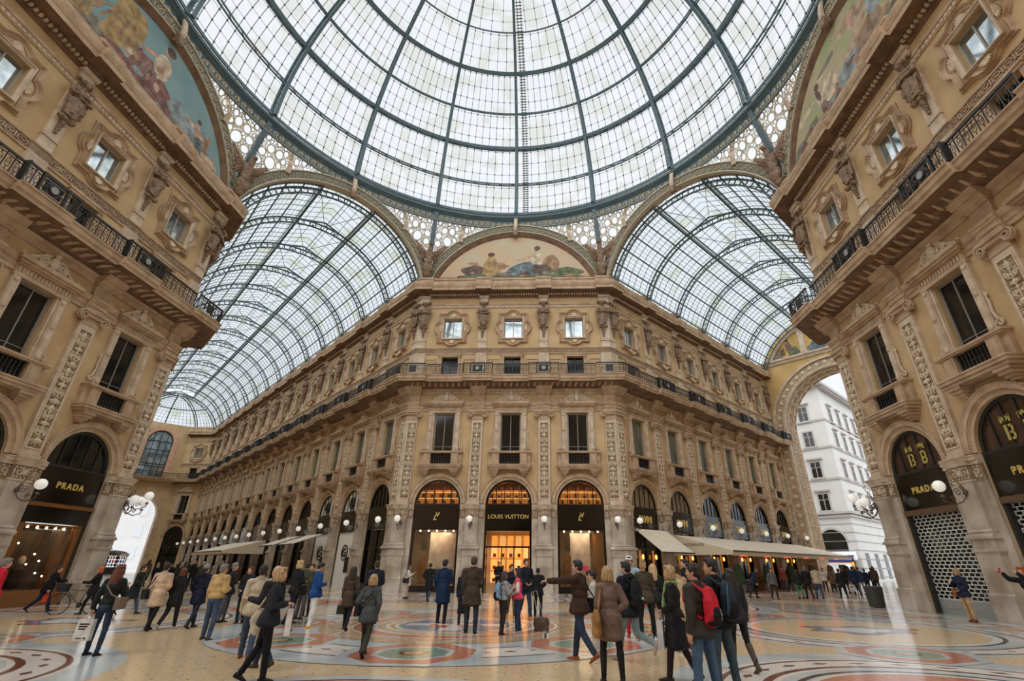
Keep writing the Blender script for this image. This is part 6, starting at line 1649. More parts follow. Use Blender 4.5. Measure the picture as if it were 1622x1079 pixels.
def top_mesh(J, kind, hem, near, seed, loose=1.0):
    mb = MB(); U = J['up']; f = J['fem']; g = .022*loose
    ell(mb, U(0,0,1.0), (.165+g,.12+g,.12)); ell(mb, U(0,0,1.14), ((.128 if f else .15)+g,.1+g,.15)); ell(mb, U(0,.0,1.29), (.158+g,.112+g,.16))
    if f: 
        for s in (-1,1): ell(mb, U(s*.065,.085,1.27), (.065,.06,.065))
    cap(mb, U(-J['shw'],0,1.405), U(J['shw'],0,1.405), .065+g*.6, .065+g*.6); cap(mb, U(0,-.01,1.4), U(0,-.005,1.47), .08, .066)
    hz = hem
    if hem < .95:    # skirt of the coat
        n = 18
        for i in range(n+1):
            t = i/n; z = .98 + (hz-.98)*t; w = (.182+.03*t*loose, .155+.03*t*loose)
            ell(mb, Vector((0, J['up'](0,0,.98).y*(1-t) , z + J['dz'])), (w[0]+g*.5, w[1]+g*.5, .07), n=18)
    for k in 'LR':
        if kind == 'vest': cap(mb, J['sh'+k], J['sh'+k]*.7+J['el'+k]*.3, .066, .06); continue
        w2 = J['el'+k]*.06 + J['wr'+k]*.94
        cap(mb, J['sh'+k], J['el'+k], .062+g*.6, .05+g*.5); cap(mb, J['el'+k], w2, .05+g*.5, .04+g*.4)
    if kind == 'hood': ell(mb, U(0,-.08,1.47), (.12,.09,.07)); 
    if kind in ('coat','jacket','hood'):
        for i in range(9):
            a = PI*(.1 + .8*i/8) + PI; b = PI*(.1+.8*(i+1)/8) + PI
            cap(mb, U(.075*math.cos(a), .065*math.sin(a)+.01, 1.49), U(.075*math.cos(b), .065*math.sin(b)+.01, 1.49), .026, .026, 6)
    return fuse(mb, .013 if near else .024, 1, .008, 9, (1,1,.75), seed, 'top')
def trouser_mesh(J, near, seed, slim=1.0, top=1.02, bot=0.0, fl=0):
    mb = MB(); U = J['up']
    ell(mb, U(0,0,.97), (.168,.122,.11)); ell(mb, U(0,-.03,.9), (.15,.12,.1))
    for k in 'LR':
        an = J['an'+k]; kn = J['kn'+k]; e = kn + (an-kn)*(.97-bot)
        cap(mb, J['hip'+k], kn, .096*slim+.004, .066*slim); cap(mb, kn, e, .066*slim, .05*slim+fl)
    return fuse(mb, .013 if near else .024, 1, .008, 10, (1,1,.8), seed+5, 'trousers')
def shoe_mesh(J, k, kind='shoe'):
    mb = MB(); an = J['an'+k]; p = J['ft'+k]; tilt = -max(-1.2, min(.5, p)) ; tilt = max(-.1, -p*.85) if p < 0 else -p*.6
    c, s = math.cos(tilt), math.sin(tilt)
    T = lambda x, y, z: tuple(an + Vector((x, y*c + z*s, -y*s + z*c)))
    rows = []
    prof = [(-.075,.018,-.07,-.015),(-.06,.034,-.083,.0),(0,.036,-.083,.012),(.06,.042,-.083,-.012),(.11,.046,-.083,-.03),(.155,.04,-.083,-.045),(.18,.02,-.08,-.06)]
    for y, w, z0, z1 in prof:
        rows.append([T(w*math.cos(a), y, (z0+z1)/2 + (z1-z0)/2*math.sin(a)) for a in [2*PI*i/12 for i in range(12)]])
    mb.grid(rows, cx=True); mb.poly(rows[0][::-1]); mb.poly(rows[-1])
    hgt = {'shoe':.03,'boot':.16,'tall':.36}[kind]; kn = J['kn'+k]; d = (kn-an).normalized()
    cap(mb, an+d*-.03, an+d*hgt, .04, .042 if kind != 'tall' else .064, 12)
    mb.m = [0]*len(mb.f)
    return mb.mesh('shoe', [], True)
def hair_mesh(J, st, near, seed):
    mb = MB(); R = hrot(J); h = J['head']; hd = lambda x, y, z: h + R @ Vector((x, y, z))
    ell(mb, hd(0,-.022,.045), (.086,.098,.092), R); ell(mb, hd(0,-.05,-.01), (.078,.07,.07), R)
    if st == 'short':
        for s in (-1,1): ell(mb, hd(s*.07,-.005,.03), (.018,.05,.045), R)
        ell(mb, hd(0,.05,.1), (.06,.04,.025), R)
    if st in ('bob','long','pony','curly'):
        for s in (-1,1): cap(mb, hd(s*.075,0,.05), hd(s*.085,-.005,-.06), .03, .032); 
        ell(mb, hd(0,.045,.1), (.07,.045,.03), R)
    if st == 'bob':
        for i in range(7):
            a = PI*(.9+1.2*i/6); cap(mb, hd(.07*math.cos(a), .065*math.sin(a)-.015, .02), hd(.088*math.cos(a), .078*math.sin(a)-.012, -.1), .036, .022)
    if st == 'long':
        for i in range(7):
            a = PI*(1+i/6.); cap(mb, hd(.075*math.cos(a), .07*math.sin(a)-.02, 0), hd(.09*math.cos(a), .07*math.sin(a)-.04, -.17), .036, .034)
            cap(mb, hd(.09*math.cos(a), .07*math.sin(a)-.04, -.17), hd(.1*math.cos(a), .05*math.sin(a)-.07, -.34), .034, .022)
    if st == 'pony':
        cap(mb, hd(0,-.11,.05), hd(0,-.16,.0), .04, .04); cap(mb, hd(0,-.16,.0), hd(0,-.13,-.2), .038, .018)
    if st == 'updo': ell(mb, hd(0,-.09,.12), (.05,.05,.05), R)
    if st == 'curly':
        g = random.Random(seed)
        for _ in range(40):
            a = g.uniform(PI, 2*PI); z = g.uniform(-.1,.12); ell(mb, hd(.09*math.cos(a), .09*math.sin(a)-.01, z), (.035,.035,.035), n=8, m=6)
    if st == 'bald': return None
    return fuse(mb, .009 if near else .018, 1, .005, 30, (1.3,1.3,.25), seed, 'hair')
NP = [0]
def person(label, x, y, H, face, top=('jacket',.9,(30,30,34)), legc=(36,42,60), shoec=(26,24,24), hair=('short','brown'), legs='rest', arms=('down','down'), lean=0, turn=0, bend=0, fem=False, near=None,
           shoe='shoe', slim=1.0, loose=1.0, extra=(), group=None, bot=0, scarf=None, flare=0):
    NP[0] += 1; seed = NP[0]; dist = math.hypot(x-CAM[0], y-CAM[1])
    if near is None: near = dist < 15.5
    t = thing('person', label, 'person', (x, y, 0), math.radians(face), group); k = H/1.755; t.scale = (k, k, k)
    J = skeleton(H, legs, arms[0], arms[1], lean, fem, turn, bend)
    def add(nm, me, *ms):
        if not me.materials:
            for m in ms: me.materials.append(m)
        return link(nm, me, t)
    add('body', body(J, near)); kind, hem, colr = top
    add({'coat':'coat','vest':'vest'}.get(kind, 'jacket'), top_mesh(J, kind, hem, near, seed, loose), cloth(colr))
    if kind == 'vest':
        j2 = top_mesh(J, 'tee', 1.0, near, seed+3, .2); add('shirt', j2, cloth((224,220,214)))
    add('trousers', trouser_mesh(J, near, seed, slim, bot=bot, fl=flare), cloth(legc))
    for q in 'LR': add('shoe', shoe_mesh(J, q, shoe), cloth(shoec, .5))
    st, hc = hair
    if st in ('cap','beanie'):
        add('hair', hair_mesh(J, 'short', near, seed), hairm('dark')); R = hrot(J); mb = MB(); h = J['head']
        ell(mb, h + R @ Vector((0,-.018,.07)), (.096,.108,.085), R)
        if st == 'cap': ell(mb, h + R @ Vector((0,.12,.055)), (.065,.07,.012), R)
        else: ell(mb, h + R @ Vector((0,-.015,.03)), (.1,.112,.03), R)
        add('hat', fuse(mb, .012, 1, name='hat'), cloth(hc))
    else:
        hm = hair_mesh(J, st, near, seed)
        if hm: add('hair', hm, hairm(hc))
    if scarf:
        mb = MB()
        for i in range(12):
            a = 2*PI*i/12; b = 2*PI*(i+1)/12; N_ = J['neck']; cap(mb, N_+Vector((.09*math.cos(a), .08*math.sin(a)+.01, .0+.01*(i%2))), N_+Vector((.09*math.cos(b), .08*math.sin(b)+.01, .01)), .034, .034)
        cap(mb, J['neck']+Vector((-.03,.1,-.02)), J['neck']+Vector((-.05,.17,-.35)), .035, .04)
        add('scarf', fuse(mb, .014, 1, .008, 12, name='scarf'), mat('green_scarf_pattern', scarf, .8, var2=(70,110,50), vscale=18))
    # things carried
    W = lambda v: t.matrix_basis @ Vector(v)
    M = Matrix.Translation((x, y, 0)) @ Matrix.Rotation(math.radians(face), 4, 'Z') @ Matrix.Scale(k, 4)
    for e in extra: carry(M, J, label, *e)
    return t, J, M
def carry(M, J, who, kind, colr, lab, side='L'):
    s = -1 if side == 'L' else 1; hnd = J['wr'+side] + J['hd'+side]*.11; cm = cloth(colr, .6)
    def fin(mb, name, ms, cat, me=None):
        o = link(name, me if me else mb.mesh(name, ms, False), None); o.matrix_world = M; tag(o, lab, cat); return o
    if kind == 'backpack':
        mb = MB(); U = J['up']; ell(mb, U(0,-.22,1.18), (.15,.09,.24)); ell(mb, U(0,-.26,1.08), (.13,.07,.12)); ell(mb, U(0,-.2,1.36), (.11,.07,.08)); ell(mb, U(0,-.21,1.02), (.15,.09,.1))
        for q in (-1,1): 
            P = [U(q*.1,-.14,1.4), U(q*.12,-.02,1.48), U(q*.12,.12,1.4), U(q*.13,.14,1.25), U(q*.15,.02,1.08), U(q*.13,-.12,1.04)]
            for a, b in zip(P, P[1:]): cap(mb, a, b, .02, .02, 6)
        me = fuse(mb, .014, 1, .008, 9, seed=2, name='backpack'); me.materials.append(cm); o = fin(None, 'backpack', None, 'backpack', me)
        mb = MB(); ell(mb, U(0,-.285,1.08), (.115,.06,.12)); ell(mb, U(0,-.225,.99), (.145,.095,.06))
        q = fuse(mb, .014, 1, .004, 9, name='pocket'); q.materials.append(cloth((28,28,30), .6)); link('pocket', q, o)
        if 'white' in lab or 'blue edging' in lab:
            mb = MB()
            if 'red' in lab: [mb.cbox(tuple(U(.05+.006*(i%2), -.338+.0015*(i-3)**2, 1.02+i*.022)), (.03-.006*(i%3),.012,.009)) for i in range(7)]
            elif 'white' in lab: mb.cbox(tuple(U(.03,-.345,1.1)), (.06,.012,.04))
            else: mb.tube([U(-.12,-.26,1.0), U(-.13,-.29,1.15), U(-.11,-.29,1.3), U(-.05,-.27,1.4)], .01, 5)
            link('printed_mark', mb.mesh('printed_mark', [cloth((220,216,212) if 'white' in lab else (60,120,160), .6)]), o)
        return o
    if kind == 'shoulder':
        c = J['up'](s*.3, -.06, .93); mb = MB(); mb.cbox(tuple(c), (.12,.36,.26), 0, .15); mb.cbox(tuple(c+Vector((s*.065,0,.04))), (.015,.36,.17), 0, .15)
        P = [c+Vector((0,-.15,.13)), J['up'](s*.2,-.14,1.2), J['sh'+side]+Vector((-s*.03,-.02,.085)), J['up'](s*.2,.14,1.2), c+Vector((0,.15,.13))]
        mb.tube(P, .014, 6); return fin(mb, 'shoulder_bag', [cm], 'bag')
    if kind == 'cross':
        c = J['up'](s*.27, -.02, .98); mb = MB(); mb.cbox(tuple(c), (.1,.32,.24), 0, .1); o_ = -s
        P = [c+Vector((0,-.1,.1)), J['up'](s*.12,-.17,1.15), J['up'](o_*.05,-.16,1.33), J['sh'+('R' if side == 'L' else 'L')]+Vector((s*.07,0,.095)), J['up'](o_*.05,.16,1.3), J['up'](s*.14,.17,1.12), c+Vector((0,.1,.1))]
        mb.tube(P, .015, 6, flat=1); return fin(mb, 'shoulder_bag', [cm], 'bag')
    if kind == 'tote':
        c = J['up'](s*.26, -.1, .88); mb = MB(); ell(mb, c, (.06,.2,.2)); ell(mb, c+Vector((0,0,-.14)), (.07,.18,.1))
        P = [c+Vector((0,-.14,.12)), J['up'](s*.2,-.12,1.25), J['sh'+side]+Vector((-s*.03,-.02,.085)), J['up'](s*.2,.1,1.25), c+Vector((0,.14,.12))]
        for a, b in zip(P, P[1:]): cap(mb, a, b, .014, .014, 6)
        me = fuse(mb, .014, 1, .014, 7, (1,1,.4), 4, name='tote_bag'); me.materials.append(cm); return fin(None, 'tote_bag', None, 'bag', me)
    if kind in ('hand', 'paper'):
        w, h, d = (.26,.24,.1) if kind == 'hand' else (.34,.4,.1); c = hnd + Vector((0,0,-.1-h/2)); mb = MB()
        i0 = len(mb.v); mb.prism([(-w/2,-h/2),(w/2,-h/2),(w*.46,h/2),(-w*.46,h/2)], -d/2, d/2, 0)
        for q in range(3 if kind == 'paper' else 0): mb.box(-.11, .1-.03*q, -d/2-.003, -d/2, h/2-.1-.045*q, h/2-.075-.045*q, 1)
        if kind == 'paper': mb.box(-.1,.02,-d/2-.003,-d/2,-h/2+.04,-h/2+.06,1); mb.box(.06,.1,-d/2-.003,-d/2,-h/2+.035,-h/2+.07,1)
        for q in (-1,1): mb.tube([(-.06,q*d*.4,h/2-.02),(-.04,q*.01,h/2+.1),(.04,q*.01,h/2+.1),(.06,q*d*.4,h/2-.02)], .007, 5, 0)
        mb.v = [tuple(c + Vector(v)) for v in mb.v]; return fin(mb, 'carrier_bag' if kind == 'paper' else 'handbag', [cm, blackp], 'bag')
    if kind in ('phone','cup','camera'):
        c = hnd; mb = MB()
        if kind == 'phone': mb.cbox(tuple(c), (.07,.012,.14), 0, 0, .5)
        elif kind == 'cup': mb.lathe([(.03,-.05),(.04,.05)], tuple(c), 12)
        else: mb.cbox(tuple(c), (.12,.06,.08))
        return fin(mb, {'phone':'mobile_phone','cup':'paper_cup','camera':'camera'}[kind], [cm], {'phone':'phone','cup':'cup','camera':'camera'}[kind])
P_ = person
NAVY=(28,36,60); BLK=(24,24,26); JEAN=(66,82,104); JEAN2=(44,56,76); TAN=(186,156,108); BEI=(204,186,158); BRN=(74,56,44); GRY=(78,80,82); OLV=(72,66,52)
P_('person in a red jacket with grey hair, leaving the frame at far left', -10.55,-3.3,1.62,-30, top=('jacket',.84,(196,28,52)), legc=GRY, hair=('short','grey'), arms=('down','down'), lean=2)
P_('person in a black coat striding past the left shop window', -14.85,2.6,1.46,-62, top=('coat',.78,BLK), legc=NAVY, hair=('short','brown'), legs='stride', lean=12, arms=('bar','down'), near=True, extra=[('hand',(214,62,34),'orange carrier bag held by the striding person in black','R'),('shoulder',(20,20,22),'black shoulder bag of the striding person in black','L')])
P_('red-haired person in black pushing a bicycle', -12.6,1.95,1.42,115, top=('coat',.74,BLK), legc=BLK, hair=('bob','ginger'), fem=True, legs='walk', arms=('bar','bar'), near=True, slim=.85, shoe='boot')
P_('person in a black leather jacket and blue jeans seen from behind', -5.81,-5.52,1.51,6, top=('jacket',1.0,(34,38,34)), legc=JEAN2, hair=('long','auburn'), fem=True, legs='apart', arms=('back','phone'), slim=.86, extra=[('paper',(206,204,196),'pale grey carrier bag with dark lettering held low on the left','L'),('cross',(120,104,88),'tan shoulder bag with strap across the leather jacket','R')])
P_('person in a long dark coat walking right with a paper', -11.32,2.09,1.5,-70, top=('coat',.62,(34,40,42)), legc=JEAN, hair=('short','black'), legs='stride', arms=('down','front'), lean=6, near=True)
P_('person in a beige trench coat with a black bag', -7.51,-1.93,1.56,8, top=('coat',.66,(196,168,142)), legc=BLK, hair=('short','dark'), legs='walk', arms=('down','low'), extra=[('shoulder',(32,34,32),'large black messenger bag beside the beige trench coat','L')])
P_('auburn-haired person in a dark quilted coat', -7.22,-1.64,1.43,0, top=('coat',.7,(34,34,34)), legc=(40,40,44), hair=('bob','auburn'), fem=True, legs='walk2', arms=('pocket','low'), shoec=(190,186,180))
P_('person in a navy coat and grey beanie', -6.82,-1.32,1.52,-8, top=('hood',.7,(26,30,48)), legc=(38,42,54), hair=('beanie',(128,134,130)), legs='walk', arms=('pocket','front'), shoec=(60,50,44), shoe='boot')
P_('grey-haired person in a tan bomber jacket and jeans', -5.05,-3.4,1.53,-12, top=('jacket',.98,(190,160,108)), legc=JEAN, hair=('short','grey'), legs='apart', arms=('down','front'), loose=2.2, turn=-10, shoec=(70,58,48))
P_('grey-haired person in profile behind the tan bomber jacket', -6.86,.06,1.56,-70, top=('jacket',.84,(40,42,46)), legc=GRY, hair=('short','grey'), arms=('down','front'))
P_('smiling person in a black jacket over a white shirt facing the camera', -6.2,-.2,1.46,178, top=('jacket',.84,(30,30,34)), legc=(34,34,40), hair=('short','auburn'), arms=('down','low'), extra=[('hand',(52,60,50),'dark green bag hanging beside the smiling person','L')])
P_('person in a beige blazer and blue jeans, seen from behind', -2.85,-5.68,1.54,22, top=('jacket',.84,(188,174,150)), legc=JEAN, hair=('short','dark'), legs='walk', arms=('down','down'), shoec=(120,62,36), extra=[('phone',(60,130,190),'blue phone in the hand of the beige blazer','L')])
P_('shaven-headed person gesturing beside the beige blazer', -2.12,-6.54,1.53,75, top=('jacket',.86,(38,38,42)), legc=JEAN2, hair=('bald','grey'), legs='walk2', arms=('gest','gest'), shoec=(70,52,40), turn=-6)
P_('blonde person in a black blazer walking at the front left', -1.64,-7.44,1.5,-62, top=('jacket',.86,(40,42,46)), legc=(24,24,26), hair=('bob','blonde'), fem=True, legs=((-9,20,.1),(8,4,.1)), arms=('down','front'), slim=.95, lean=2, extra=[('tote',(214,200,176),'cream canvas tote bag on the shoulder of the black blazer','L'),('paper',(222,214,208),'white plastic bag held in front by the blonde person','R')])
P_('blonde person in black with a dark bag behind the black blazer', -4.74,-.21,1.64,-25, top=('jacket',.88,(30,30,34)), legc=(30,36,56), hair=('curly','gold'), fem=True, legs='walk', arms=('low','front'), extra=[('shoulder',(22,22,24),'black shoulder bag on the blonde person in black','R')])
P_('person in an olive jacket and grey trousers, back turned', -5.11,1.15,1.59,-15, top=('jacket',.86,(70,72,60)), legc=GRY, hair=('short','dark'), arms=('down','pocket'))
P_('dark-haired person facing the camera beside the olive jacket', -5.3,1.95,1.54,170, top=('jacket',.84,(44,46,44)), legc=(40,40,44), hair=('short','dark'))
P_('person in a bright blue blazer and white trousers', -3.77,-1.02,1.58,-48, top=('jacket',.84,(30,72,130)), legc=(226,222,216), hair=('short','black'), legs='rest', arms=('down','front'), shoec=(206,160,60), bend=18, extra=[('phone',(220,216,210),'white leaflet held by the bright blue blazer','R')])
P_('long-haired person in a brown coat with a dark handbag', -2.7,-1.32,1.5,2, top=('coat',.68,(72,60,48)), legc=(28,30,36), hair=('long','dark'), fem=True, legs='walk', arms=('down','pocket'), slim=.9, shoe='boot', extra=[('hand',(44,46,42),'dark leather handbag carried low by the brown coat','L'),('shoulder',(40,48,52),'blue-grey shoulder bag on the brown coat','R')])
P_('person in a dark navy jacket behind the grey jacket', -2.51,.02,1.64,30, top=('jacket',.8,(34,38,50)), legc=(40,40,48), hair=('short','brown'), arms=('low','low'), loose=1.5)
P_('person with a blonde bob in a grey jacket walking away', -.83,-5.26,1.4,0, top=('jacket',.78,(74,78,80)), legc=(58,56,46), hair=('bob','blonde'), fem=True, legs='stride', arms=('hip','pocket'), loose=1.3, flare=.02, extra=[('cross',(34,34,36),'small black bag with strap across the grey jacket','L')])
P_('person in a short white coat near the left boutique window', -4.54,11.44,1.53,-85, top=('coat',.7,(210,202,194)), legc=(196,176,160), hair=('long','brown'), fem=True, arms=('low','phone'), slim=.85, extra=[('shoulder',(40,40,42),'black bag carried by the white coat','R')])
P_('person in a long black coat before the left display window', -2.98,9.37,1.62,-6, top=('coat',.56,(28,28,30)), legc=(60,68,80), hair=('short','black'), legs='walk', arms=('hip','hip'))
P_('person in a dark blue overcoat watching the boutique', -.53,.4,1.69,-14, top=('coat',.58,(26,42,72)), legc=(30,32,42), hair=('short','black'), arms=('pocket','front'), turn=-14, loose=1.3)
P_('child with long fair hair and a dark outfit', .17,-.17,1.46,-8, top=('tee',.94,(30,32,40)), legc=(36,44,60), hair=('long','brown'), fem=True, legs='stand', slim=.9, shoec=(120,60,56), shoe='boot')
P_('tall person in a brown overcoat holding a black case', .65,-1.77,1.74,-6, top=('coat',.66,(66,56,48)), legc=(48,52,58), hair=('short','brown'), arms=('down','low'), loose=1.5, bend=8, extra=[('hand',(26,26,28),'black case carried by the tall brown overcoat','L')])
P_('person in a grey sweater with a light blue backpack', 1.47,-1.93,1.4,-60, top=('tee',.98,(158,158,156)), legc=(44,42,42), hair=('long','brown'), fem=True, slim=.86, arms=('phone','phone'), extra=[('backpack',(120,150,176),'light blue backpack on the grey sweater','L')])
P_('person in a pink vest with white sleeves and jeans', 1.81,-1.66,1.48,92, top=('vest',.94,(226,74,108)), legc=(44,62,92), hair=('long','dark'), fem=True, slim=.88, arms=('low','phone'), shoec=(180,180,172), turn=10)
P_('smiling person in a navy jacket behind the grey sweater', 1.36,2.48,1.59,-165, top=('jacket',.84,(30,36,52)), legc=(96,92,60), hair=('short','dark'), arms=('front','low'), shoec=(196,140,60), legs='walk')
P_('tall person in a dark sweater behind the pink vest', 1.86,1.92,1.76,-150, top=('jacket',.86,(28,32,44)), legc=JEAN2, hair=('short','brown'), arms=('low','low'), shoec=(190,130,60), legs='walk')
P_('person in a black suit pulling a wheeled case', 2.25,2.79,1.47,-12, top=('jacket',.78,(28,28,30)), legc=(28,28,30), hair=('short','black'), arms=('down','hip'), loose=1.4)
P_('person in a dark brown jacket pointing to the left', 3.19,-5.4,1.66,62, top=('jacket',.84,(62,44,34)), legc=JEAN2, hair=('short','black'), legs='walk2', arms=('point','down'), shoec=(150,86,44), shoe='boot', loose=1.3, turn=14, extra=[('shoulder',(34,38,36),'black bag with yellow tag worn by the pointing person','R')])
P_('blonde person in a brown coat with a large tan leather bag', 3.56,-7.16,1.55,6, top=('coat',.66,(116,94,82)), legc=(30,30,34), hair=('bob','blonde'), fem=True, legs='apart', arms=('low','hip'), slim=.8, shoe='tall', shoec=(26,26,26), extra=[('tote',(156,112,60),'large slouchy tan leather bag on the brown coat','L')])
P_('small dark-haired person half hidden by the brown coat', 3.55,-4.4,1.46,80, top=('jacket',.9,(190,184,176)), legc=(200,190,170), hair=('short','black'), fem=True, shoec=(200,190,170), shoe='boot')
P_('dark-haired person in a black padded jacket walking left', 4.11,-5.39,1.66,42, top=('hood',.82,(26,28,34)), legc=(118,134,134), hair=('short','black'), legs=((18,4,.1),(-12,60,.1)), arms=('down','down'), turn=16, shoec=(170,150,140), loose=1.8, extra=[('backpack',(30,30,34),'black backpack with white label on the padded jacket','L')])
P_('person in a white cap and light blue shirt facing the camera', 4.77,-1.5,1.78,170, top=('tee',.86,(150,176,190)), legc=(110,120,130), hair=('cap',(232,228,222)), arms=('low','low'), near=True)
P_('blonde person in red trousers beyond the olive jacket', 4.62,-2.3,1.49,165, top=('jacket',.86,(60,66,72)), legc=(196,44,54), hair=('bob','gold'), fem=True, slim=.85, shoec=(170,60,56))
P_('person with blonde updo in an olive jacket and black leggings', 4.89,-2.81,1.68,-4, top=('jacket',.86,(70,62,48)), legc=(28,28,30), hair=('updo','blonde'), fem=True, legs='apart', slim=.8, arms=('low','low'), shoec=(200,196,190))
P_('person with long pale hair in a black leather jacket', 5.27,-2.03,1.6,-14, top=('jacket',.86,(32,34,36)), legc=(30,30,34), hair=('long','gold'), fem=True, slim=.85, arms=('low','low'), shoec=(200,196,190))
P_('person in a black cardigan and green patterned scarf', 4.59,-7.0,1.58,68, top=('coat',.52,(26,26,28)), legc=(52,34,42), hair=('bob','blonde'), fem=True, legs='walk', arms=('low','low'), scarf=(150,180,110), slim=.9, shoe='boot', shoec=(50,36,32), extra=[('paper',(206,204,204),'pale plastic bag held by the green scarf person','L')])
P_('person in a beige coat hidden behind the green scarf', 5.34,-4.25,1.6,20, top=('coat',.6,(196,170,134)), legc=(60,58,60), hair=('short','brown'), fem=True, shoec=(214,210,204), arms=('low','low'))
P_('person in a grey-brown jacket with a red backpack', 4.61,-8.34,1.6,42, top=('jacket',.84,(62,56,52)), legc=(74,98,122), hair=('short','dark'), legs='apart', arms=('down','low'), turn=26, loose=1.5, extra=[('backpack',(200,34,50),'red and black backpack with white lettering','L')])
P_('smiling person in a black jacket beside the red backpack', 5.01,-7.84,1.67,38, top=('jacket',.86,(28,30,32)), legc=(64,80,88), hair=('short','dark'), legs='apart', arms=('pocket','low'), turn=38, loose=1.2, extra=[('backpack',(40,52,62),'dark backpack with blue edging on the black jacket','R')])
P_('person in black leggings and tall brown boots behind the backpacks', 5.83,-6.16,1.54,15, top=('jacket',.86,(40,42,46)), legc=(26,26,28), hair=('long','dark'), fem=True, slim=.82, shoe='tall', shoec=(84,72,62), legs='walk')
P_('dark-haired person looking left behind the red backpack', 6.85,1.0,1.76,100, top=('jacket',.84,(34,32,34)), legc=(40,42,48), hair=('short','black'))
P_('person in a long beige coat by the terrace topiary', 12.43,13.59,1.5,165, top=('coat',.5,(150,130,100)), legc=(60,50,44), hair=('long','ginger'), fem=True, arms=('front','low'))
P_('person in a navy jacket bending by the restaurant', 14.2,15.4,1.6,-100, top=('jacket',.8,(38,44,66)), legc=(44,44,52), hair=('short','dark'), lean=24, legs='walk')
P_('person in a black and white striped top crossing the gallery', 14.75,13.95,1.51,178, top=('jacket',.86,(96,96,96)), legc=(58,44,36), hair=('short','brown'), legs='walk', arms=('down','back'))
P_('person in green trousers and a dark jacket', 16.49,14.76,1.46,0, top=('jacket',.86,(34,40,38)), legc=(44,128,94), hair=('long','dark'), fem=True, slim=.8)
P_('person in a black leather jacket beside the green trousers', 17.0,14.84,1.59,0, top=('jacket',.84,(30,30,32)), legc=(44,40,42), hair=('short','grey'), loose=1.5, legs='walk')
P_('person in a beige jacket and blue jeans in the right gallery', 17.6,14.94,1.63,-6, top=('jacket',.84,(190,172,146)), legc=(54,82,116), hair=('short','dark'), legs='apart', loose=1.4)
P_('person in a wide black coat in the right gallery', 19.35,15.78,1.51,0, top=('coat',.7,(34,34,38)), legc=(34,34,40), hair=('short','black'), legs='walk', loose=1.6)
P_('person in white and black facing the camera in the right gallery', 22.32,23.51,1.5,178, top=('jacket',.84,(206,204,202)), legc=(34,34,38), hair=('long','dark'), fem=True)
P_('person in a brown coat with a tan bag in the right gallery', 22.91,23.62,1.5,10, top=('coat',.6,(110,78,58)), legc=(40,36,40), hair=('bob','brown'), fem=True)
P_('person in a navy jacket with a white bag by the litter bin', 21.78,18.71,1.65,-20, top=('jacket',.84,(30,42,72)), legc=(36,44,64), hair=('short','black'), legs='stride', extra=[('paper',(214,212,206),'small white bag carried by the navy jacket','L')])
P_('person in a blue denim jacket by the litter bin', 23.04,20.36,1.6,0, top=('jacket',.84,(40,58,96)), legc=(150,150,146), hair=('short','dark'))
P_('person in a dark blue jacket nearest the right pilaster', 24.0,21.3,1.5,10, top=('jacket',.84,(30,38,62)), legc=(36,38,48), hair=('short','brown'))
P_('person in black at the edge of the right pilaster', 27.0,25.6,1.55,-10, top=('jacket',.84,(32,32,40)), legc=(36,36,42), hair=('short','dark'))
P_('blonde person in a navy jacket reading a phone before the grille', 16.34,2.73,1.55,98, top=('jacket',.84,(34,42,62)), legc=(190,160,118), hair=('bob','blonde'), fem=True, bend=24, arms=('low','phone'), near=True, legs='rest', shoec=(120,60,50), extra=[('shoulder',(164,92,44),'tan leather shoulder bag before the roller grille','R'),('phone',(220,216,212),'phone held by the blonde person before the grille','R')])
P_('red-haired person in black raising a phone at the right edge', 14.82,-1.6,1.6,102, top=('jacket',.84,(32,30,34)), legc=(34,34,38), hair=('curly','red'), fem=True, arms=('raised','raised'), near=True, lean=4, extra=[('phone',(150,50,60),'red phone raised to photograph the arcade','R')])
P_('person in black standing in the boutique doorway', -.35,15.9,1.73,172, top=('jacket',.84,(24,24,26)), legc=(26,26,28), hair=('short','dark'), arms=('low','low'))
g_ = random.Random(21)
DC = [(34,36,42),(44,40,38),(28,34,52),(70,60,50),(96,88,78),(50,58,60),(30,30,32),(120,60,50),(60,90,110),(150,140,124)]
DN = ['charcoal','dark brown','navy','olive brown','taupe','slate','black','rust red','teal','light grey']
far = [(-25.4,21.6),(-28.0,25.9),(-23.2,20.0),(-26.2,25.0),(-23.0,21.0),(-27.2,27.5),(-24.4,24.1),(-22.6,22.2),(-25.2,26.6),(-22.3,23.4),(-20.1,20.6),(-23.0,25.8),(-15.6,17.9),(-18.5,16.2),(-26.7,22.4),(-21.3,18.3),(-19.6,17.4)]
for i, (x, y) in enumerate(far):
    j = i % 10; sx = ['long coat','jacket'][i % 2]
    P_('distant person in a %s %s in the left gallery, %s from the entrance' % (DN[j], sx, ORD[::-1][i % 14]), x, y, g_.uniform(1.5,1.72), g_.choice([0,20,-30,170,190,60]), top=('coat' if i % 2 == 0 else 'jacket', .62 if i % 2 == 0 else .84, DC[j]), legc=g_.choice([(36,40,52),(30,30,34),(60,76,100)]), hair=(g_.choice(['short','bob','long']), g_.choice(['dark','brown','blonde','grey'])), legs=g_.choice(['walk','stand','rest']), group='crowd in the left gallery')
fr = [(9.9,13.4),(12.8,17.2),(19.2,22.9),(20.6,25.1),(26.4,24.3),(22.9,21.9),(24.5,26.5),(8.9,11.6),(25.2,24.6),(21.6,24.6)]
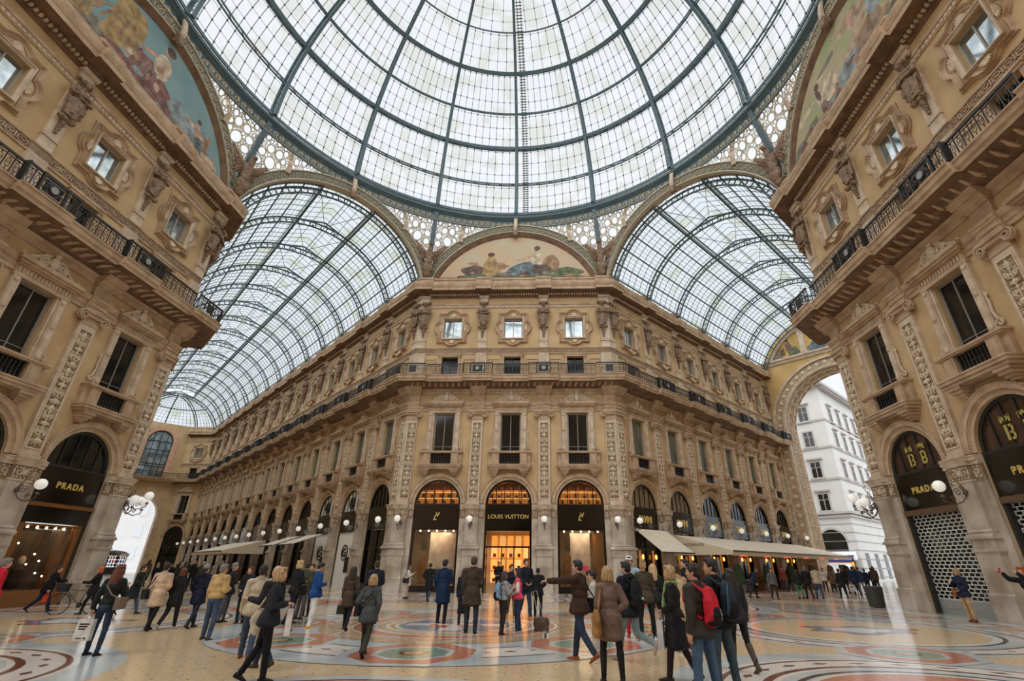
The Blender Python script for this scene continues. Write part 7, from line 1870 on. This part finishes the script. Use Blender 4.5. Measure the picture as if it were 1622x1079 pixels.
for i, (x, y) in enumerate(fr):
    j = (i*3+1) % 10
    P_('distant person in %s clothes in the right gallery, %s counted from the hall' % (DN[j], ORD[i]), x, y, g_.uniform(1.5,1.7), g_.choice([0,20,-30,170,190,60]), top=('jacket', .84, DC[j]), legc=g_.choice([(36,40,52),(30,30,34),(60,76,100)]), hair=(g_.choice(['short','bob','long']), g_.choice(['dark','brown','blonde'])), legs=g_.choice(['walk','stand','rest']), group='crowd in the right gallery')
# ---- bicycle and wheeled case -----------------------------------------------------------------------------------------
t = thing('bicycle', 'dark city bicycle with a front basket beside the left shop', 'bicycle', (-12.95,1.85,0), math.radians(-158)); t.scale = (.92,.92,.92)
for x in (-.52,.52):
    mb = MB(); mb.tube([(x+.33*math.cos(2*PI*i/32), 0, .34+.33*math.sin(2*PI*i/32)) for i in range(32)], .016, 6, closed=True)
    for i in range(14): a = 2*PI*i/14; mb.tube([(x,0,.34),(x+.32*math.cos(a),0,.34+.32*math.sin(a))], .002, 3)
    mb.lathe([(.025,-.05),(.025,.05)], (0,0,0), 8, M=Matrix.Translation((x,0,.34)) @ Matrix.Rotation(PI/2, 4, 'X')); mb.build('wheel', [mat('tyre', (28,28,28), .8)], t)
mb = MB(); fr_ = mat('bicycle_paint', (52,54,58), .4, metal=.3)
for a, b in (((-.52,0,.34),(-.08,0,.3)),((-.08,0,.3),(-.2,0,.85)),((-.08,0,.3),(.36,0,.72)),((-.18,0,.75),(.34,0,.8)),((-.52,0,.34),(-.18,0,.72)),((.52,0,.34),(.32,0,.98))): mb.tube([a,b], .016, 6)
mb.build('frame', [fr_], t)
mb = MB(); mb.tube([(.18,-.27,1.0),(.26,-.2,1.06),(.32,0,1.04),(.26,.2,1.06),(.18,.27,1.0)], .013, 6); mb.build('handlebar', [mat('pale_metal', (170,176,172), .35, metal=.4)], t)
mb = MB(); mb.ball((-.22,0,.9), (.14,.08,.04), 10, 6); mb.build('saddle', [blackp], t)
mb = MB(); mb.prism([(.42,.72),(.66,.74),(.72,1.0),(.38,.98)], -.17, .17); mb.build('basket', [mat('dark_basket', (30,30,32), .8)], t)
mb = MB(); mb.lathe([(.09,-.01),(.09,.01)], (0,0,0), 16, M=Matrix.Translation((-.08,-.03,.3)) @ Matrix.Rotation(PI/2, 4, 'X')); mb.tube([(-.08,-.06,.3),(.0,-.08,.17)], .01, 5); mb.tube([(-.08,.06,.3),(-.16,.08,.43)], .01, 5); mb.build('crank', [fr_], t)
t = thing('wheeled_case', 'brown wheeled overnight case with a raised pale handle', 'suitcase', (2.42,-1.2,0), math.radians(8))
mb = MB(); ell(mb, (0,0,.2), (.22,.13,.15)); mb.cbox((0,0,.19), (.36,.2,.28)); me = fuse(mb, .014, 2, .004, 9, name='case_body'); me.materials.append(mat('brown_case', (84,66,54), .5, var=.2, vscale=6)); link('case_body', me, t)
mb = MB(); mb.tube([(-.08,-.0,.3),(-.2,.25,.92),(-.1,.25,.94),(.06,0,.3)], .009, 6); mb.build('pull_handle', [mat('pale_metal', (170,176,172), .35, metal=.4)], t)
for x in (-.15,.15): mb = MB(); mb.lathe([(.035,-.015),(.035,.015)], (0,0,0), 12, M=Matrix.Translation((x,-.06,.035)) @ Matrix.Rotation(PI/2, 4, 'X')); mb.build('wheel', [blackp], t)
# ---- camera, daylight ------------------------------------------------------------------------------------------------
cam = bpy.data.cameras.new('camera'); co = bpy.data.objects.new('camera', cam); COL.objects.link(co); sc.camera = co
W_, H_ = 1622, 1079; F_, T_, PS_, RO_ = 758.77, .4549, .0358, -.0077
cam.sensor_width = 36; cam.sensor_fit = 'HORIZONTAL'; cam.lens = 36*F_/W_; cam.clip_end = 500
fw = Vector((-math.sin(PS_)*math.cos(T_), math.cos(PS_)*math.cos(T_), math.sin(T_))); rt = Vector((math.cos(PS_), math.sin(PS_), 0)); up = rt.cross(fw)
c, s = math.cos(RO_), math.sin(RO_)
r2 = rt*c - up*s*1; u2 = rt*s + up*c
PX, PY = 811+30.85, 539.5-15.05
cam.shift_x = -(PX-811)/W_; cam.shift_y = (PY-539.5)/W_
# image x = c*X - s*Y : the camera axes turned against the roll
Rm = Matrix((( (rt*c - up*s).x, (rt*s + up*c).x, -fw.x, CAM[0]), ((rt*c - up*s).y, (rt*s + up*c).y, -fw.y, CAM[1]), ((rt*c - up*s).z, (rt*s + up*c).z, -fw.z, CAM[2]), (0,0,0,1)))
co.matrix_world = Rm
wd = bpy.data.worlds.new('overcast_sky'); sc.world = wd; wd.use_nodes = True; nt = wd.node_tree
bg = nt.nodes['Background']; bg.inputs['Color'].default_value = (.93,.96,1,1); bg.inputs['Strength'].default_value = SKY
def sun(name, e, rx, ry, ang, colr):
    l = bpy.data.lights.new(name, 'SUN'); l.energy = e; l.angle = math.radians(ang); l.color = colr
    o = bpy.data.objects.new(name, l); COL.objects.link(o); o.rotation_euler = (math.radians(rx), math.radians(ry), 0)
for a in SUNS: sun(*a)
sc.view_settings.view_transform = 'Standard'; sc.view_settings.look = 'None'; sc.view_settings.gamma = 1; sc.view_settings.exposure = EXPO
sc.view_settings.use_curve_mapping = False
cy = sc.cycles; cy.max_bounces = 7; cy.diffuse_bounces = 4; cy.glossy_bounces = 3; cy.transparent_max_bounces = 32; cy.transmission_bounces = 4
cy.use_denoising = True; cy.caustics_reflective = False; cy.caustics_refractive = False; cy.sample_clamp_indirect = 8
